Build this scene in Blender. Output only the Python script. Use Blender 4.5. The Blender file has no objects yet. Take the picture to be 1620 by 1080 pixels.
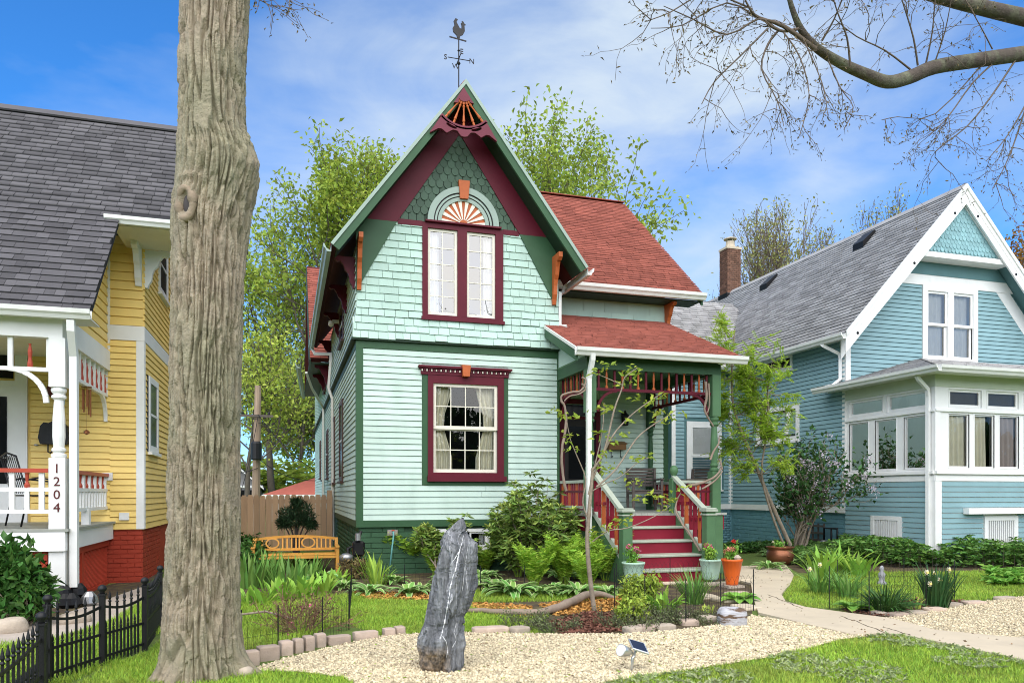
import bpy, bmesh, math, random
import numpy as np
from mathutils import Vector, Matrix, noise as mnoise

random.seed(7)
RNG = np.random.default_rng(11)
SC = bpy.context.scene
COL = SC.collection

# ---------------------------------------------------------------- camera
FPX, HZ, EYE, YAW = 1180.0, 780.0, 1.45, math.radians(16.74)
cam_d = bpy.data.cameras.new('camera')
cam = bpy.data.objects.new('camera', cam_d)
COL.objects.link(cam)
cam.location = (0, 0, EYE)
cam.rotation_euler = (math.pi/2, 0, -YAW)
cam_d.sensor_width = 36
cam_d.lens = 36*FPX/1620
cam_d.shift_y = (HZ-540)/1620
cam_d.clip_end = 3000
SC.camera = cam

# ---------------------------------------------------------------- sky and sun
SUN_EL, SUN_AZ = math.radians(44), math.radians(196)       # azimuth measured clockwise from +Y (away from the street)
w = bpy.data.worlds.new('World')
SC.world = w
w.use_nodes = True
nt = w.node_tree
nt.nodes.clear()
def wn(t, **k):
    n = nt.nodes.new(t)
    for a, b in k.items(): setattr(n, a, b)
    return n
sky = wn('ShaderNodeTexSky', sky_type='NISHITA', sun_disc=False, sun_elevation=SUN_EL, sun_rotation=SUN_AZ)
sky.air_density = .75; sky.dust_density = 0.0; sky.ozone_density = 3.0
tc = wn('ShaderNodeTexCoord')
mp = wn('ShaderNodeMapping'); mp.inputs['Scale'].default_value = (1.0, 1.0, 2.2); mp.inputs['Rotation'].default_value = (0.0, 0.0, 0.5)
n1 = wn('ShaderNodeTexNoise'); n1.inputs['Scale'].default_value = 1.35; n1.inputs['Detail'].default_value = 7; n1.inputs['Roughness'].default_value = .52; n1.inputs['Distortion'].default_value = .5
mp.inputs['Location'].default_value = (1.7, .9, .3)
r1 = wn('ShaderNodeValToRGB'); r1.color_ramp.elements[0].position = .39; r1.color_ramp.elements[1].position = .62
n2 = wn('ShaderNodeTexNoise'); n2.inputs['Scale'].default_value = 4.5; n2.inputs['Detail'].default_value = 9; n2.inputs['Roughness'].default_value = .6; n2.inputs['Distortion'].default_value = .8
r2 = wn('ShaderNodeMapRange'); r2.inputs['From Min'].default_value = .25; r2.inputs['From Max'].default_value = .75; r2.inputs['To Min'].default_value = .45; r2.inputs['To Max'].default_value = 1.0
mul = wn('ShaderNodeMath', operation='MULTIPLY')
# thin white towards the horizon (summer haze), the same all round
sep = wn('ShaderNodeSeparateXYZ')
hz = wn('ShaderNodeMapRange'); hz.inputs['From Min'].default_value = .0; hz.inputs['From Max'].default_value = .30; hz.inputs['To Min'].default_value = .6; hz.inputs['To Max'].default_value = 0.0
mx = wn('ShaderNodeMath', operation='MAXIMUM')
mix = wn('ShaderNodeMix', data_type='RGBA')
tint = wn('ShaderNodeMix', data_type='RGBA', blend_type='MULTIPLY'); tint.inputs[0].default_value = 1
SKY_TINT = (.38, 1.02, 1.52, 1); CLOUD = (3.95, 4.55, 5.1, 1); SKY_STRENGTH = .14
tint.inputs[7].default_value = SKY_TINT
mix.inputs[7].default_value = CLOUD
bg = wn('ShaderNodeBackground'); bg.inputs['Strength'].default_value = SKY_STRENGTH
out = wn('ShaderNodeOutputWorld')
L = nt.links.new
L(tc.outputs['Generated'], mp.inputs['Vector']); L(mp.outputs[0], n1.inputs['Vector']); L(mp.outputs[0], n2.inputs['Vector'])
L(n1.outputs['Fac'], r1.inputs[0]); L(n2.outputs['Fac'], r2.inputs[0])
L(r1.outputs[0], mul.inputs[0]); L(r2.outputs[0], mul.inputs[1])
L(tc.outputs['Generated'], sep.inputs[0]); L(sep.outputs['Z'], hz.inputs[0])
L(mul.outputs[0], mx.inputs[0]); L(hz.outputs[0], mx.inputs[1])
L(sky.outputs[0], tint.inputs[6]); L(tint.outputs[2], mix.inputs[6])
L(mx.outputs[0], mix.inputs[0]); L(mix.outputs[2], bg.inputs['Color']); L(bg.outputs[0], out.inputs['Surface'])

sun_d = bpy.data.lights.new('sun', 'SUN')
sun_d.energy = 5.0; sun_d.angle = math.radians(100); sun_d.color = (1, .925, .80)
sun = bpy.data.objects.new('sun', sun_d)
COL.objects.link(sun)
sd = Vector((math.sin(SUN_AZ)*math.cos(SUN_EL), math.cos(SUN_AZ)*math.cos(SUN_EL), math.sin(SUN_EL)))
sun.rotation_euler = sd.to_track_quat('Z', 'Y').to_euler()
sun.location = sd*30

SC.render.engine = 'CYCLES'
vs = SC.view_settings
vs.view_transform = 'Standard'; vs.look = 'None'; vs.gamma = 1; vs.use_curve_mapping = False
vs.exposure = 0.43
cy = SC.cycles
cy.use_denoising = True; cy.use_adaptive_sampling = False; cy.filter_width = 1.0
cy.max_bounces = 6; cy.diffuse_bounces = 3; cy.glossy_bounces = 3; cy.transparent_max_bounces = 12; cy.transmission_bounces = 4
cy.caustics_reflective = False; cy.caustics_refractive = False
try: cy.denoising_prefilter = 'ACCURATE'
except Exception: pass

# ---------------------------------------------------------------- from photograph measurements to metres
SN, CS = math.sin(YAW), math.cos(YAW)
def _ray(px, py):
    r = (px-810)/FPX; u = (HZ-py)/FPX
    return Vector((r*CS+SN, CS-r*SN, u))
def U(px, py, Y):
    v = _ray(px, py); t = Y/v.y
    return Vector((v.x*t, Y, EYE+v.z*t))
def W(px, py, X):
    v = _ray(px, py); t = X/v.x
    return Vector((X, v.y*t, EYE+v.z*t))
def G(px, py, z=0.0):
    v = _ray(px, py); t = (z-EYE)/v.z
    return Vector((v.x*t, v.y*t, z))
def GA(px, Y):                       # point on the ground at picture column px and distance Y
    v = _ray(px, 900); return Vector((v.x*Y/v.y, Y, 0))
def XA(px, Y): return U(px, 700, Y).x

# ---------------------------------------------------------------- mesh helpers
ORG = {}
def org(p): return ORG.get(p.name, Vector((0, 0, 0))) if p else Vector((0, 0, 0))
class MB:
    def __init__(s): s.v, s.f, s.n = [], [], 0
    def add(s, vs, fs):
        b = len(s.v); s.v += [tuple(p) for p in vs]; s.f += [tuple(i+b for i in f) for f in fs]; return s
    def box(s, x0, x1, y0, y1, z0, z1):
        x0, x1 = min(x0, x1), max(x0, x1); y0, y1 = min(y0, y1), max(y0, y1); z0, z1 = min(z0, z1), max(z0, z1)
        return s.add([(x0,y0,z0),(x1,y0,z0),(x1,y1,z0),(x0,y1,z0),(x0,y0,z1),(x1,y0,z1),(x1,y1,z1),(x0,y1,z1)],
                     [(0,3,2,1),(4,5,6,7),(0,1,5,4),(1,2,6,5),(2,3,7,6),(3,0,4,7)])
    def prism(s, poly, off):                     # closed polygon swept by a vector
        n = len(poly); off = Vector(off); a = [Vector(p) for p in poly]
        nr = Vector((0, 0, 0))
        for i in range(n): nr += a[i].cross(a[(i+1) % n])
        if nr.dot(off) > 0: a.reverse()
        return s.add(a+[p+off for p in a], [tuple(range(n)), tuple(range(2*n-1, n-1, -1))]+[(i, i+n, (i+1) % n+n, (i+1) % n) for i in range(n)])
    def bar(s, p, q, w, h, up=(0, 0, 1)):        # rectangular bar from p to q
        p, q = Vector(p), Vector(q); d = (q-p).normalized(); up = Vector(up)
        sx = d.cross(up)
        if sx.length < 1e-4: sx = d.cross(Vector((1, 0, 0)))
        sx.normalize(); sy = sx.cross(d); sx = sx*w/2; sy = sy*h/2
        return s.add([p-sx-sy, p+sx-sy, p+sx+sy, p-sx+sy, q-sx-sy, q+sx-sy, q+sx+sy, q-sx+sy],
                     [(0,1,2,3)[::-1],(4,5,6,7)[::-1][::-1],(0,1,5,4),(1,2,6,5),(2,3,7,6),(3,0,4,7)])
    def tube(s, pts, rad, n=8, cap=True):
        pts = [Vector(p) for p in pts]
        if not hasattr(rad, '__len__'): rad = [rad]*len(pts)
        ref = None; b = len(s.v)
        for i, p in enumerate(pts):
            d = (pts[min(i+1, len(pts)-1)]-pts[max(i-1, 0)])
            if d.length < 1e-9: d = Vector((0, 0, 1))
            d.normalize()
            if ref is None: ref = d.orthogonal().normalized()
            ref = (ref-d*ref.dot(d))
            if ref.length < 1e-5: ref = d.orthogonal()
            ref.normalize(); bi = d.cross(ref)
            for k in range(n):
                a = 2*math.pi*k/n
                s.v.append(tuple(p+(ref*math.cos(a)+bi*math.sin(a))*rad[i]))
        for i in range(len(pts)-1):
            for k in range(n):
                k2 = (k+1) % n
                s.f.append((b+i*n+k, b+i*n+k2, b+(i+1)*n+k2, b+(i+1)*n+k))
        if cap:
            s.f.append(tuple(b+k for k in range(n))[::-1]); e = b+(len(pts)-1)*n
            s.f.append(tuple(e+k for k in range(n)))
        return s
    def lathe(s, prof, c, n=16, axis=None):      # prof: (radius, z) from bottom up
        c = Vector(c); b = len(s.v)
        for r, z in prof:
            for k in range(n):
                a = 2*math.pi*k/n
                s.v.append((c.x+r*math.cos(a), c.y+r*math.sin(a), c.z+z))
        for i in range(len(prof)-1):
            for k in range(n):
                k2 = (k+1) % n
                s.f.append((b+i*n+k, b+i*n+k2, b+(i+1)*n+k2, b+(i+1)*n+k))
        s.f.append(tuple(b+k for k in range(n))[::-1]); e = b+(len(prof)-1)*n
        s.f.append(tuple(e+k for k in range(n)))
        return s
    def build(s, name, m=None, parent=None, smooth=False, local=False, kind=None, bevel=0, label=None):
        me = bpy.data.meshes.new(name)
        o0 = Vector((0, 0, 0)) if local else org(parent)
        me.from_pydata([(x-o0.x, y-o0.y, z-o0.z) for x, y, z in s.v], [], s.f)
        if m: me.materials.append(m)
        o = bpy.data.objects.new(name, me); COL.objects.link(o)
        if parent: o.parent = parent; ORG[o.name] = o0 if not local else Vector((0, 0, 0))
        if smooth: me.polygons.foreach_set('use_smooth', [True]*len(me.polygons))
        if kind: o['kind'] = kind
        if label: o['label'] = label
        if bevel:
            b = o.modifiers.new('bevel', 'BEVEL'); b.width = bevel; b.segments = 1; b.limit_method = 'ANGLE'
        return o
def npmesh(name, V, F, m=None, parent=None, kind=None, smooth=False, uv=None, local=False):
    """vertices (N,3), faces (M,k) of one size, as one mesh"""
    me = bpy.data.meshes.new(name)
    o0 = Vector((0, 0, 0)) if local else org(parent)
    V = np.asarray(V, float)-np.array(o0); F = np.asarray(F)
    k = F.shape[1]; me.vertices.add(len(V)); me.vertices.foreach_set('co', V.ravel())
    me.loops.add(F.size); me.loops.foreach_set('vertex_index', F.ravel().astype(np.int32))
    me.polygons.add(len(F)); me.polygons.foreach_set('loop_start', np.arange(0, F.size, k, dtype=np.int32))
    try: me.polygons.foreach_set('loop_total', np.full(len(F), k, dtype=np.int32))
    except Exception: pass
    if smooth: me.polygons.foreach_set('use_smooth', np.ones(len(F), bool))
    if uv is not None:
        l = me.uv_layers.new(name='UVMap'); l.data.foreach_set('uv', np.asarray(uv, float)[F.ravel()].ravel())
    me.update(calc_edges=True)
    if m: me.materials.append(m)
    o = bpy.data.objects.new(name, me); COL.objects.link(o)
    if parent: o.parent = parent; ORG[o.name] = o0
    if kind: o['kind'] = kind
    return o
def thing(name, label, cat, loc=(0, 0, 0), rz=0, group=None):
    o = bpy.data.objects.new(name, None); COL.objects.link(o)
    o.location = loc; o.rotation_euler = (0, 0, rz); o.empty_display_size = .2
    ORG[o.name] = Vector(loc)
    return tag(o, label, cat, group)
def tag(o, label, cat, group=None):
    o['label'] = label; o['category'] = cat
    if group: o['group'] = group
    return o
def piece(me, name, parent, loc, rz=0, scale=(1, 1, 1), rx=0, ry=0):     # one more object sharing mesh data
    o = bpy.data.objects.new(name, me); COL.objects.link(o)
    o.parent = parent; o.location = Vector(loc)-org(parent); o.rotation_euler = (rx, ry, rz); o.scale = scale
    ORG[o.name] = org(parent)
    return o
def meshdata(mb, name, m):
    me = bpy.data.meshes.new(name); me.from_pydata(mb.v, [], mb.f); me.materials.append(m); return me
def copy_tree(o, parent=None):
    c = o.copy(); COL.objects.link(c); c.parent = parent; ORG[c.name] = ORG.get(o.name, Vector((0, 0, 0)))
    for ch in list(o.children): copy_tree(ch, c)
    return c

# ---------------------------------------------------------------- materials
def lin(h):
    h = h.lstrip('#'); o = []
    for i in (0, 2, 4):
        c = int(h[i:i+2], 16)/255
        o.append(c/12.92 if c <= .04045 else ((c+.055)/1.055)**2.4)
    return o
def mat(name, col, rough=.6, var=.12, scale=5, rand=0, island=0, bump=0, bscale=60, col2=None, c2scale=3, c2lo=.45, c2hi=.65,
        stretch=(1, 1, 1), metallic=0, spec=.22, trans=0, uvstripe=None, sss=0, hue=0, c2amt=1):
    m = bpy.data.materials.new(name); m.use_nodes = True
    t = m.node_tree; N = t.nodes; b = N['Principled BSDF']; lk = t.links.new
    if isinstance(col, str): col = lin(col)
    geo = N.new('ShaderNodeNewGeometry')
    mapn = N.new('ShaderNodeMapping'); mapn.inputs['Scale'].default_value = stretch; lk(geo.outputs['Position'], mapn.inputs['Vector'])
    rgb = N.new('ShaderNodeRGB'); rgb.outputs[0].default_value = (*col, 1); cur = rgb.outputs[0]
    if col2 is not None:
        if isinstance(col2, str): col2 = lin(col2)
        nz = N.new('ShaderNodeTexNoise'); nz.inputs['Scale'].default_value = c2scale; nz.inputs['Detail'].default_value = 6; nz.inputs['Roughness'].default_value = .65
        lk(mapn.outputs[0], nz.inputs['Vector'])
        mr = N.new('ShaderNodeMapRange'); mr.inputs['From Min'].default_value = c2lo; mr.inputs['From Max'].default_value = c2hi; mr.inputs['To Max'].default_value = c2amt
        lk(nz.outputs['Fac'], mr.inputs[0])
        mx = N.new('ShaderNodeMix'); mx.data_type = 'RGBA'; mx.inputs[7].default_value = (*col2, 1)
        lk(mr.outputs[0], mx.inputs[0]); lk(cur, mx.inputs[6]); cur = mx.outputs[2]
    if uvstripe is not None:                                    # pale margin across a leaf
        uvn = N.new('ShaderNodeUVMap'); sx = N.new('ShaderNodeSeparateXYZ'); lk(uvn.outputs[0], sx.inputs[0])
        mr = N.new('ShaderNodeMapRange'); mr.inputs['From Min'].default_value = uvstripe[1]; mr.inputs['From Max'].default_value = uvstripe[2]
        lk(sx.outputs['X'], mr.inputs[0])
        mx = N.new('ShaderNodeMix'); mx.data_type = 'RGBA'; mx.inputs[7].default_value = (*uvstripe[0], 1)
        lk(mr.outputs[0], mx.inputs[0]); lk(cur, mx.inputs[6]); cur = mx.outputs[2]
    def mulv(cur, src, lo, hi, fmin=0, fmax=1):
        mr = N.new('ShaderNodeMapRange'); mr.inputs['From Min'].default_value = fmin; mr.inputs['From Max'].default_value = fmax
        mr.inputs['To Min'].default_value = lo; mr.inputs['To Max'].default_value = hi; lk(src, mr.inputs[0])
        vm = N.new('ShaderNodeVectorMath'); vm.operation = 'SCALE'; lk(cur, vm.inputs[0]); lk(mr.outputs[0], vm.inputs['Scale'])
        return vm.outputs[0]
    if var:
        nz = N.new('ShaderNodeTexNoise'); nz.inputs['Scale'].default_value = scale; nz.inputs['Detail'].default_value = 5; nz.inputs['Roughness'].default_value = .6
        lk(mapn.outputs[0], nz.inputs['Vector']); cur = mulv(cur, nz.outputs['Fac'], 1-var, 1+var, .25, .75)
    if rand:
        oi = N.new('ShaderNodeObjectInfo'); cur = mulv(cur, oi.outputs['Random'], 1-rand, 1+rand)
    if island: cur = mulv(cur, geo.outputs['Random Per Island'], 1-island, 1+island)
    if hue:
        hs = N.new('ShaderNodeHueSaturation'); mr = N.new('ShaderNodeMapRange')
        mr.inputs['To Min'].default_value = .5-hue; mr.inputs['To Max'].default_value = .5+hue
        wn_ = N.new('ShaderNodeTexWhiteNoise'); wn_.noise_dimensions = '1D'
        lk(geo.outputs['Random Per Island'], wn_.inputs['W']); lk(wn_.outputs['Value'], mr.inputs[0])
        lk(mr.outputs[0], hs.inputs['Hue']); lk(cur, hs.inputs['Color']); cur = hs.outputs[0]
    lk(cur, b.inputs['Base Color'])
    b.inputs['Roughness'].default_value = rough; b.inputs['Metallic'].default_value = metallic
    b.inputs['Specular IOR Level'].default_value = spec
    if bump:
        nz = N.new('ShaderNodeTexNoise'); nz.inputs['Scale'].default_value = bscale; nz.inputs['Detail'].default_value = 5
        lk(mapn.outputs[0], nz.inputs['Vector'])
        bp = N.new('ShaderNodeBump'); bp.inputs['Strength'].default_value = bump; bp.inputs['Distance'].default_value = .01
        lk(nz.outputs['Fac'], bp.inputs['Height']); lk(bp.outputs[0], b.inputs['Normal'])
    if trans:                                                   # thin leaves let light through
        tr = N.new('ShaderNodeBsdfTranslucent'); ms = N.new('ShaderNodeMixShader'); ms.inputs[0].default_value = trans
        lk(cur, tr.inputs['Color']); o = N['Material Output']
        lk(b.outputs[0], ms.inputs[1]); lk(tr.outputs[0], ms.inputs[2]); lk(ms.outputs[0], o.inputs['Surface'])
    return m
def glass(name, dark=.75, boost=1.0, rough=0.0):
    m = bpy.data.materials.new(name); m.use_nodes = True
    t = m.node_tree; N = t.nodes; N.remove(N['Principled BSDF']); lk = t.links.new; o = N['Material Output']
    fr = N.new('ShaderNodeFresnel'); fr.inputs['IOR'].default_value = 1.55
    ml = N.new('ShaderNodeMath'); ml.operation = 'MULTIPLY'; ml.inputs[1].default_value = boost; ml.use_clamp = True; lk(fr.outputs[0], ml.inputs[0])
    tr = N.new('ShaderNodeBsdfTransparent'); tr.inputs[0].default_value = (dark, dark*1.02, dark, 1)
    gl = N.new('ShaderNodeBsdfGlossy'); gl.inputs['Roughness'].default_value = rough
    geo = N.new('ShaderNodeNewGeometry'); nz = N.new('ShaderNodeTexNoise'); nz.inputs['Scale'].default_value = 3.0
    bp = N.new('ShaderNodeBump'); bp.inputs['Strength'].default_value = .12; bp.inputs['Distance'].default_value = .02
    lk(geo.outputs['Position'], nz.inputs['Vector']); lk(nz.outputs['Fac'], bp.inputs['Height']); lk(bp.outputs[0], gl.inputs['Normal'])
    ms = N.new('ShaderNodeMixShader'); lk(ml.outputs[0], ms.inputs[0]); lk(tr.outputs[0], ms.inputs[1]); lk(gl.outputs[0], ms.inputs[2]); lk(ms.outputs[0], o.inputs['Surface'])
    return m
MINT = mat('mint_paint', (.50, .63, .55), .5, .08, 2.5, rand=.05, bump=.08, bscale=35, col2=(.36, .50, .42), c2scale=3.5, c2lo=.5, c2hi=.8, c2amt=.45, stretch=(1, 1, .35))
MINT2 = mat('mint_shingle_paint', (.415, .57, .485), .55, .07, 3, rand=.07, bump=.25, bscale=45, stretch=(1, 1, .25))
GREEN = mat('green_trim_paint', (.036, .092, .042), .45, .12, 3, bump=.05)
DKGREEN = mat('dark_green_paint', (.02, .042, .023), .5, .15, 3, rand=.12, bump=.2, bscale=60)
SCALEG = mat('scale_shingle_paint', (.058, .10, .066), .55, .15, 3, rand=.16, bump=.25, bscale=50)
POSTG = mat('sage_green_paint', (.08, .165, .078), .45, .12, 4, bump=.06)
MAROON = mat('maroon_paint', (.10, .008, .018), .5, .12, 4, bump=.04, spec=.2)
MAROONL = mat('maroon_ornament_paint', (.145, .025, .042), .45, .1, 4)
ORANGE = mat('orange_paint', (.42, .105, .03), .45, .12, 5)
CREAM = mat('cream_paint', (.74, .70, .58), .5, .06, 4)
WHITE = mat('white_paint', (.80, .80, .77), .45, .05, 3, col2=(.60, .60, .56), c2scale=2.2, c2lo=.6, c2hi=.8, c2amt=.6)
GUTTER = mat('gutter_white', (.70, .71, .66), .4, .07, 2.5, col2=(.45, .45, .38), c2scale=3, c2lo=.6, c2hi=.8, c2amt=.5)
PALEMINT = mat('pale_green_gutter', (.29, .37, .315), .4, .08, 3)
REDROOF = mat('red_asphalt_shingle', (.28, .085, .060), .9, .12, 1.6, island=.2, bump=.5, bscale=220, col2=(.20, .06, .045), c2scale=.7, c2lo=.5, c2hi=.8, c2amt=.35)
BLACKROOF = mat('charcoal_asphalt_shingle', (.088, .084, .088), .9, .16, 1.5, island=.26, rand=.26, bump=.5, bscale=220)
GREYROOF = mat('grey_asphalt_shingle', (.32, .315, .31), .9, .14, 1.5, island=.24, bump=.5, bscale=220)
DARKROOF = mat('dark_roof_underlay', (.03, .03, .033), .9, .1)
REDUNDER = mat('red_roof_underlay', (.09, .02, .017), .9, .1)
TEAL = mat('teal_paint', (.23, .375, .40), .5, .07, 2.5, rand=.05, bump=.08, bscale=35)
TEALD = mat('deep_teal_paint', (.10, .20, .205), .5, .08, 2.5)
TEALB = mat('teal_brick_paint', (.15, .31, .36), .6, .1, 2.5, island=.08, bump=.3, bscale=60)
YELLOW = mat('yellow_paint', (.90, .65, .21), .5, .06, 2.5, rand=.035, bump=.08, bscale=35)
REDBRICK = mat('red_painted_brick', (.37, .05, .026), .6, .1, 3, island=.10, bump=.4, bscale=60)
REDPAINT = mat('red_paint', (.42, .055, .028), .5, .1, 4)
REDTRIM = mat('red_rail_paint', (.42, .07, .04), .4, .1, 4)
GREENBRICK = mat('green_painted_block', (.045, .11, .055), .65, .2, 3, island=.16, bump=.4, bscale=50)
IRON = mat('black_iron', (.010, .010, .011), .5, .2, 8, spec=.35, bump=.1, bscale=90)
BLACK = mat('black_plastic', (.01, .01, .011), .4, .1)
DARKIN = mat('dark_interior', (.014, .014, .014), 1.0, 0, 2, spec=0)
GREYMETAL = mat('galvanised_metal', (.38, .38, .38), .4, .15, 10, metallic=.8)
GLASS = glass('window_glass', .97, 1.2)
GLASS2 = glass('sunlit_window_glass', .95, 5.0)  # sky reflection turned up above plain glass for the upper windows
CURTAIN = mat('cream_curtain', (.82, .77, .60), .85, .08, 4)
CURTAINW = mat('white_curtain', (.84, .83, .80), .85, .06, 4)
SHEER = mat('pale_green_curtain', (.74, .80, .66), .85, .06, 4)
TAUPE = mat('taupe_curtain', (.46, .38, .36), .85, .06, 4)
PORCHFL = mat('grey_porch_boards', (.30, .31, .27), .5, .15, 4, rand=.12)
TREAD = mat('sage_tread_paint', (.36, .40, .32), .45, .14, 5)
REDRISER = mat('crimson_riser_paint', (.22, .016, .032), .38, .12, 4)
OLDWOOD = mat('weathered_teak', (.12, .10, .085), .75, .25, 6, stretch=(1, 1, 3), bump=.2)
FENCEW = mat('cedar_fence_board', (.47, .31, .195), .75, .14, 2.2, rand=.16, stretch=(5, 5, .6), bump=.2, bscale=40)
BENCHW = mat('honey_teak', (.62, .31, .06), .45, .14, 6, bump=.1)
BRICK = mat('chimney_brick', (.135, .068, .044), .8, .2, 8, island=.3, rand=.3, bump=.3)
MORTAR = mat('mortar', (.30, .27, .24), .9, .15)
PAVER = mat('tumbled_pink_paver', (.46, .36, .285), .85, .16, 7, rand=.16, bump=.5, bscale=60)
STONE = mat('tan_field_stone', (.44, .37, .29), .85, .2, 9, rand=.12, bump=.5, bscale=40)
CONC = mat('pale_concrete', (.54, .46, .335), .88, .1, 1.2, bump=.25, bscale=120, col2=(.36, .31, .245), c2scale=1.4, c2lo=.5, c2hi=.75, c2amt=.5)
GRAVELB = mat('gravel_bed', (.47, .41, .31), .95, .2, 30, bump=.6, bscale=150)
PEBBLE = mat('pale_gravel_stone', (.60, .51, .34), .85, .14, 6, island=.42)
SOIL = mat('dark_soil', (.075, .055, .038), .95, .3, 12, bump=.8, bscale=60, col2=(.14, .12, .05), c2scale=5)
LAWNB = mat('lawn_ground', (.11, .165, .035), .95, .25, 4, bump=.6, bscale=60, col2=(.16, .14, .055), c2scale=2.2, c2lo=.52, c2hi=.75)
MULCHO = mat('orange_wood_chips', (.50, .26, .07), .9, .2, 8, island=.4)
MULCHR = mat('red_brown_bark_chips', (.17, .075, .05), .9, .2, 8, island=.5)
GRASS = mat('lawn_grass', (.33, .50, .06), .6, .25, 1.2, island=.35, trans=.35, hue=.025, col2=(.36, .44, .08), c2scale=.9, c2lo=.45, c2hi=.7)

# ---------------------------------------------------------------- building helpers
def FY(Y): return lambda u, v, n: (u, Y-n, v)          # wall that faces the street
def FXm(X): return lambda u, v, n: (X-n, u, v)         # wall that faces left
def FXp(X): return lambda u, v, n: (X+n, u, v)         # wall that faces right
def fb(mb, F, u0, u1, v0, v1, n0, n1):
    a, b = F(u0, v0, n0), F(u1, v1, n1)
    return mb.box(a[0], b[0], a[1], b[1], a[2], b[2])
def fpoly(mb, F, pts, n0, n1):
    a = [Vector(F(u, v, n0)) for u, v in pts]; off = Vector(F(0, 0, n1))-Vector(F(0, 0, n0))
    return mb.prism(a, off)
def wall_holes(mb, F, u0, u1, v0, v1, holes, t):
    vsn = sorted({v0, v1, *[h[2] for h in holes], *[h[3] for h in holes]})
    for a, b in zip(vsn, vsn[1:]):
        hs = sorted((h[0], h[1]) for h in holes if h[2] <= a+1e-6 and h[3] >= b-1e-6)
        u = u0
        for h0, h1 in hs:
            if h0 > u: fb(mb, F, u, h0, a, b, -t, 0)
            u = h1
        if u < u1: fb(mb, F, u, u1, a, b, -t, 0)
_board = {}
def clapboards(root, m, F, u0, u1, v0, v1, pitch, holes=(), name='clapboard', lim=None, face=None, thick=.016, vary=0):
    """one object per board; boards stop at openings"""
    key = (m.name, round(pitch, 3), thick)
    if key not in _board:
        p, t = pitch-.015, thick+.014
        _board[key] = meshdata(MB().add([(0,-t,0),(1,-t,0),(1,0,0),(0,0,0),(0,-t*.55,p),(1,-t*.55,p),(1,0,p),(0,0,p)],
            [(0,3,2,1),(0,1,5,4),(4,5,6,7),(1,2,6,5),(3,0,4,7)]), 'clapboard', m)
    me = _board[key]
    nrow = max(1, round((v1-v0)/pitch)); p = (v1-v0)/nrow
    for i in range(nrow):
        z = v0+i*p
        a, b = (u0, u1) if lim is None else lim(z+p*.5)
        a, b = max(a, u0), min(b, u1)
        if b-a < .05: continue
        cuts = sorted((h[0], h[1]) for h in holes if h[2] < z+p*.6 and h[3] > z+p*.4)
        segs = []; u = a
        for h0, h1 in cuts:
            if h0-u > .02: segs.append((u, min(h0, b)))
            u = max(u, h1)
        if b-u > .02: segs.append((u, b))
        for s0, s1 in segs:
            ss = [(s0, s1)]
            if s1-s0 > 3.2 and random.random() < .5:
                c = random.uniform(s0+.8, s1-.8); ss = [(s0, c-.0015), (c+.0015, s1)]
            for q0, q1 in ss:
                if face == 'Y': piece(me, name, root, F(q0, z, 0), 0, (q1-q0, 1, 1))
                elif face == '-X': piece(me, name, root, F(q1, z, 0), -math.pi/2, (q1-q0, 1, 1))
                else: piece(me, name, root, F(q0, z, 0), math.pi/2, (q1-q0, 1, 1))
def shingles(name, O, A, B, La, Lb, e, w, m, parent, a0=None, a1=None, t=.012, b0=0.0, skip=None, joint=.22):
    """overlapping asphalt tabs on a slope, joined; O eave corner, A along the eave, B up the slope"""
    O, A, B = Vector(O), Vector(A).normalized(), Vector(B).normalized(); N = A.cross(B)
    if N.z < 0: N = -N
    Vs, n = [], 0
    rows = int(Lb/e)
    for i in range(rows):
        b = b0+i*e; lo = a0(b) if a0 else 0; hi = a1(b) if a1 else La
        x = lo - RNG.uniform(0, w)
        while x < hi:
            ww = w*RNG.uniform(.75, 1.25); l, r = max(x, lo), min(x+ww-.007, hi); x += ww
            if r-l < .03: continue
            if skip and skip(l, r, b): continue
            tt = t*RNG.uniform(.8, 1.5); bb = b+RNG.uniform(-.006, .006); e2 = e*(1.04-joint)
            P = [(l, bb, .0), (r, bb, .0), (l, bb, tt), (r, bb, tt), (l, bb+e2, tt*.35), (r, bb+e2, tt*.35)]
            Vs += [O+A*p[0]+B*p[1]+N*(p[2]+.002) for p in P]; n += 1
    base = np.arange(n)[:, None, None]*6
    F = (np.array([[0, 1, 3, 2], [2, 3, 5, 4]])[None]+base).reshape(-1, 4)
    o = npmesh(name, np.array([tuple(v) for v in Vs]), F, m, parent, 'stuff')
    return o
def slab(root, name, pts, t, m):                          # roof slab from its top polygon
    pts = [Vector(p) for p in pts]; n = (pts[1]-pts[0]).cross(pts[2]-pts[0]).normalized()
    if n.z < 0: n = -n
    return MB().prism(pts, -n*t).build(name, m, root)
def gutter(root, p, q, m, s=.11, name='gutter'):
    """K-profile gutter between two points on the eave (outer side to the right of p->q seen from above is outwards)"""
    p, q = Vector(p), Vector(q); d = (q-p).normalized(); o = Vector((d.y, -d.x, 0))
    prof = [(0, 0), (s*.55, -.0), (s*.72, s*.35), (s*.95, s*.55), (s, s), (s*.86, s), (s*.62, s*.45), (s*.1, s*.12), (0, s*1.0)]
    mb = MB(); n = len(prof); vs = [p+o*a+Vector((0, 0, b)) for a, b in prof]+[q+o*a+Vector((0, 0, b)) for a, b in prof]
    fs = [(i, (i+1) % n, (i+1) % n+n, i+n) for i in range(n)]
    fs += [(0, 8, 7), (0, 7, 1), (1, 7, 6, 2), (2, 6, 5, 3), (3, 5, 4)]; fs += [tuple(i+n for i in f)[::-1] for f in fs[n:]]
    return mb.add(vs, fs).build(name, m, root)
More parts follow.
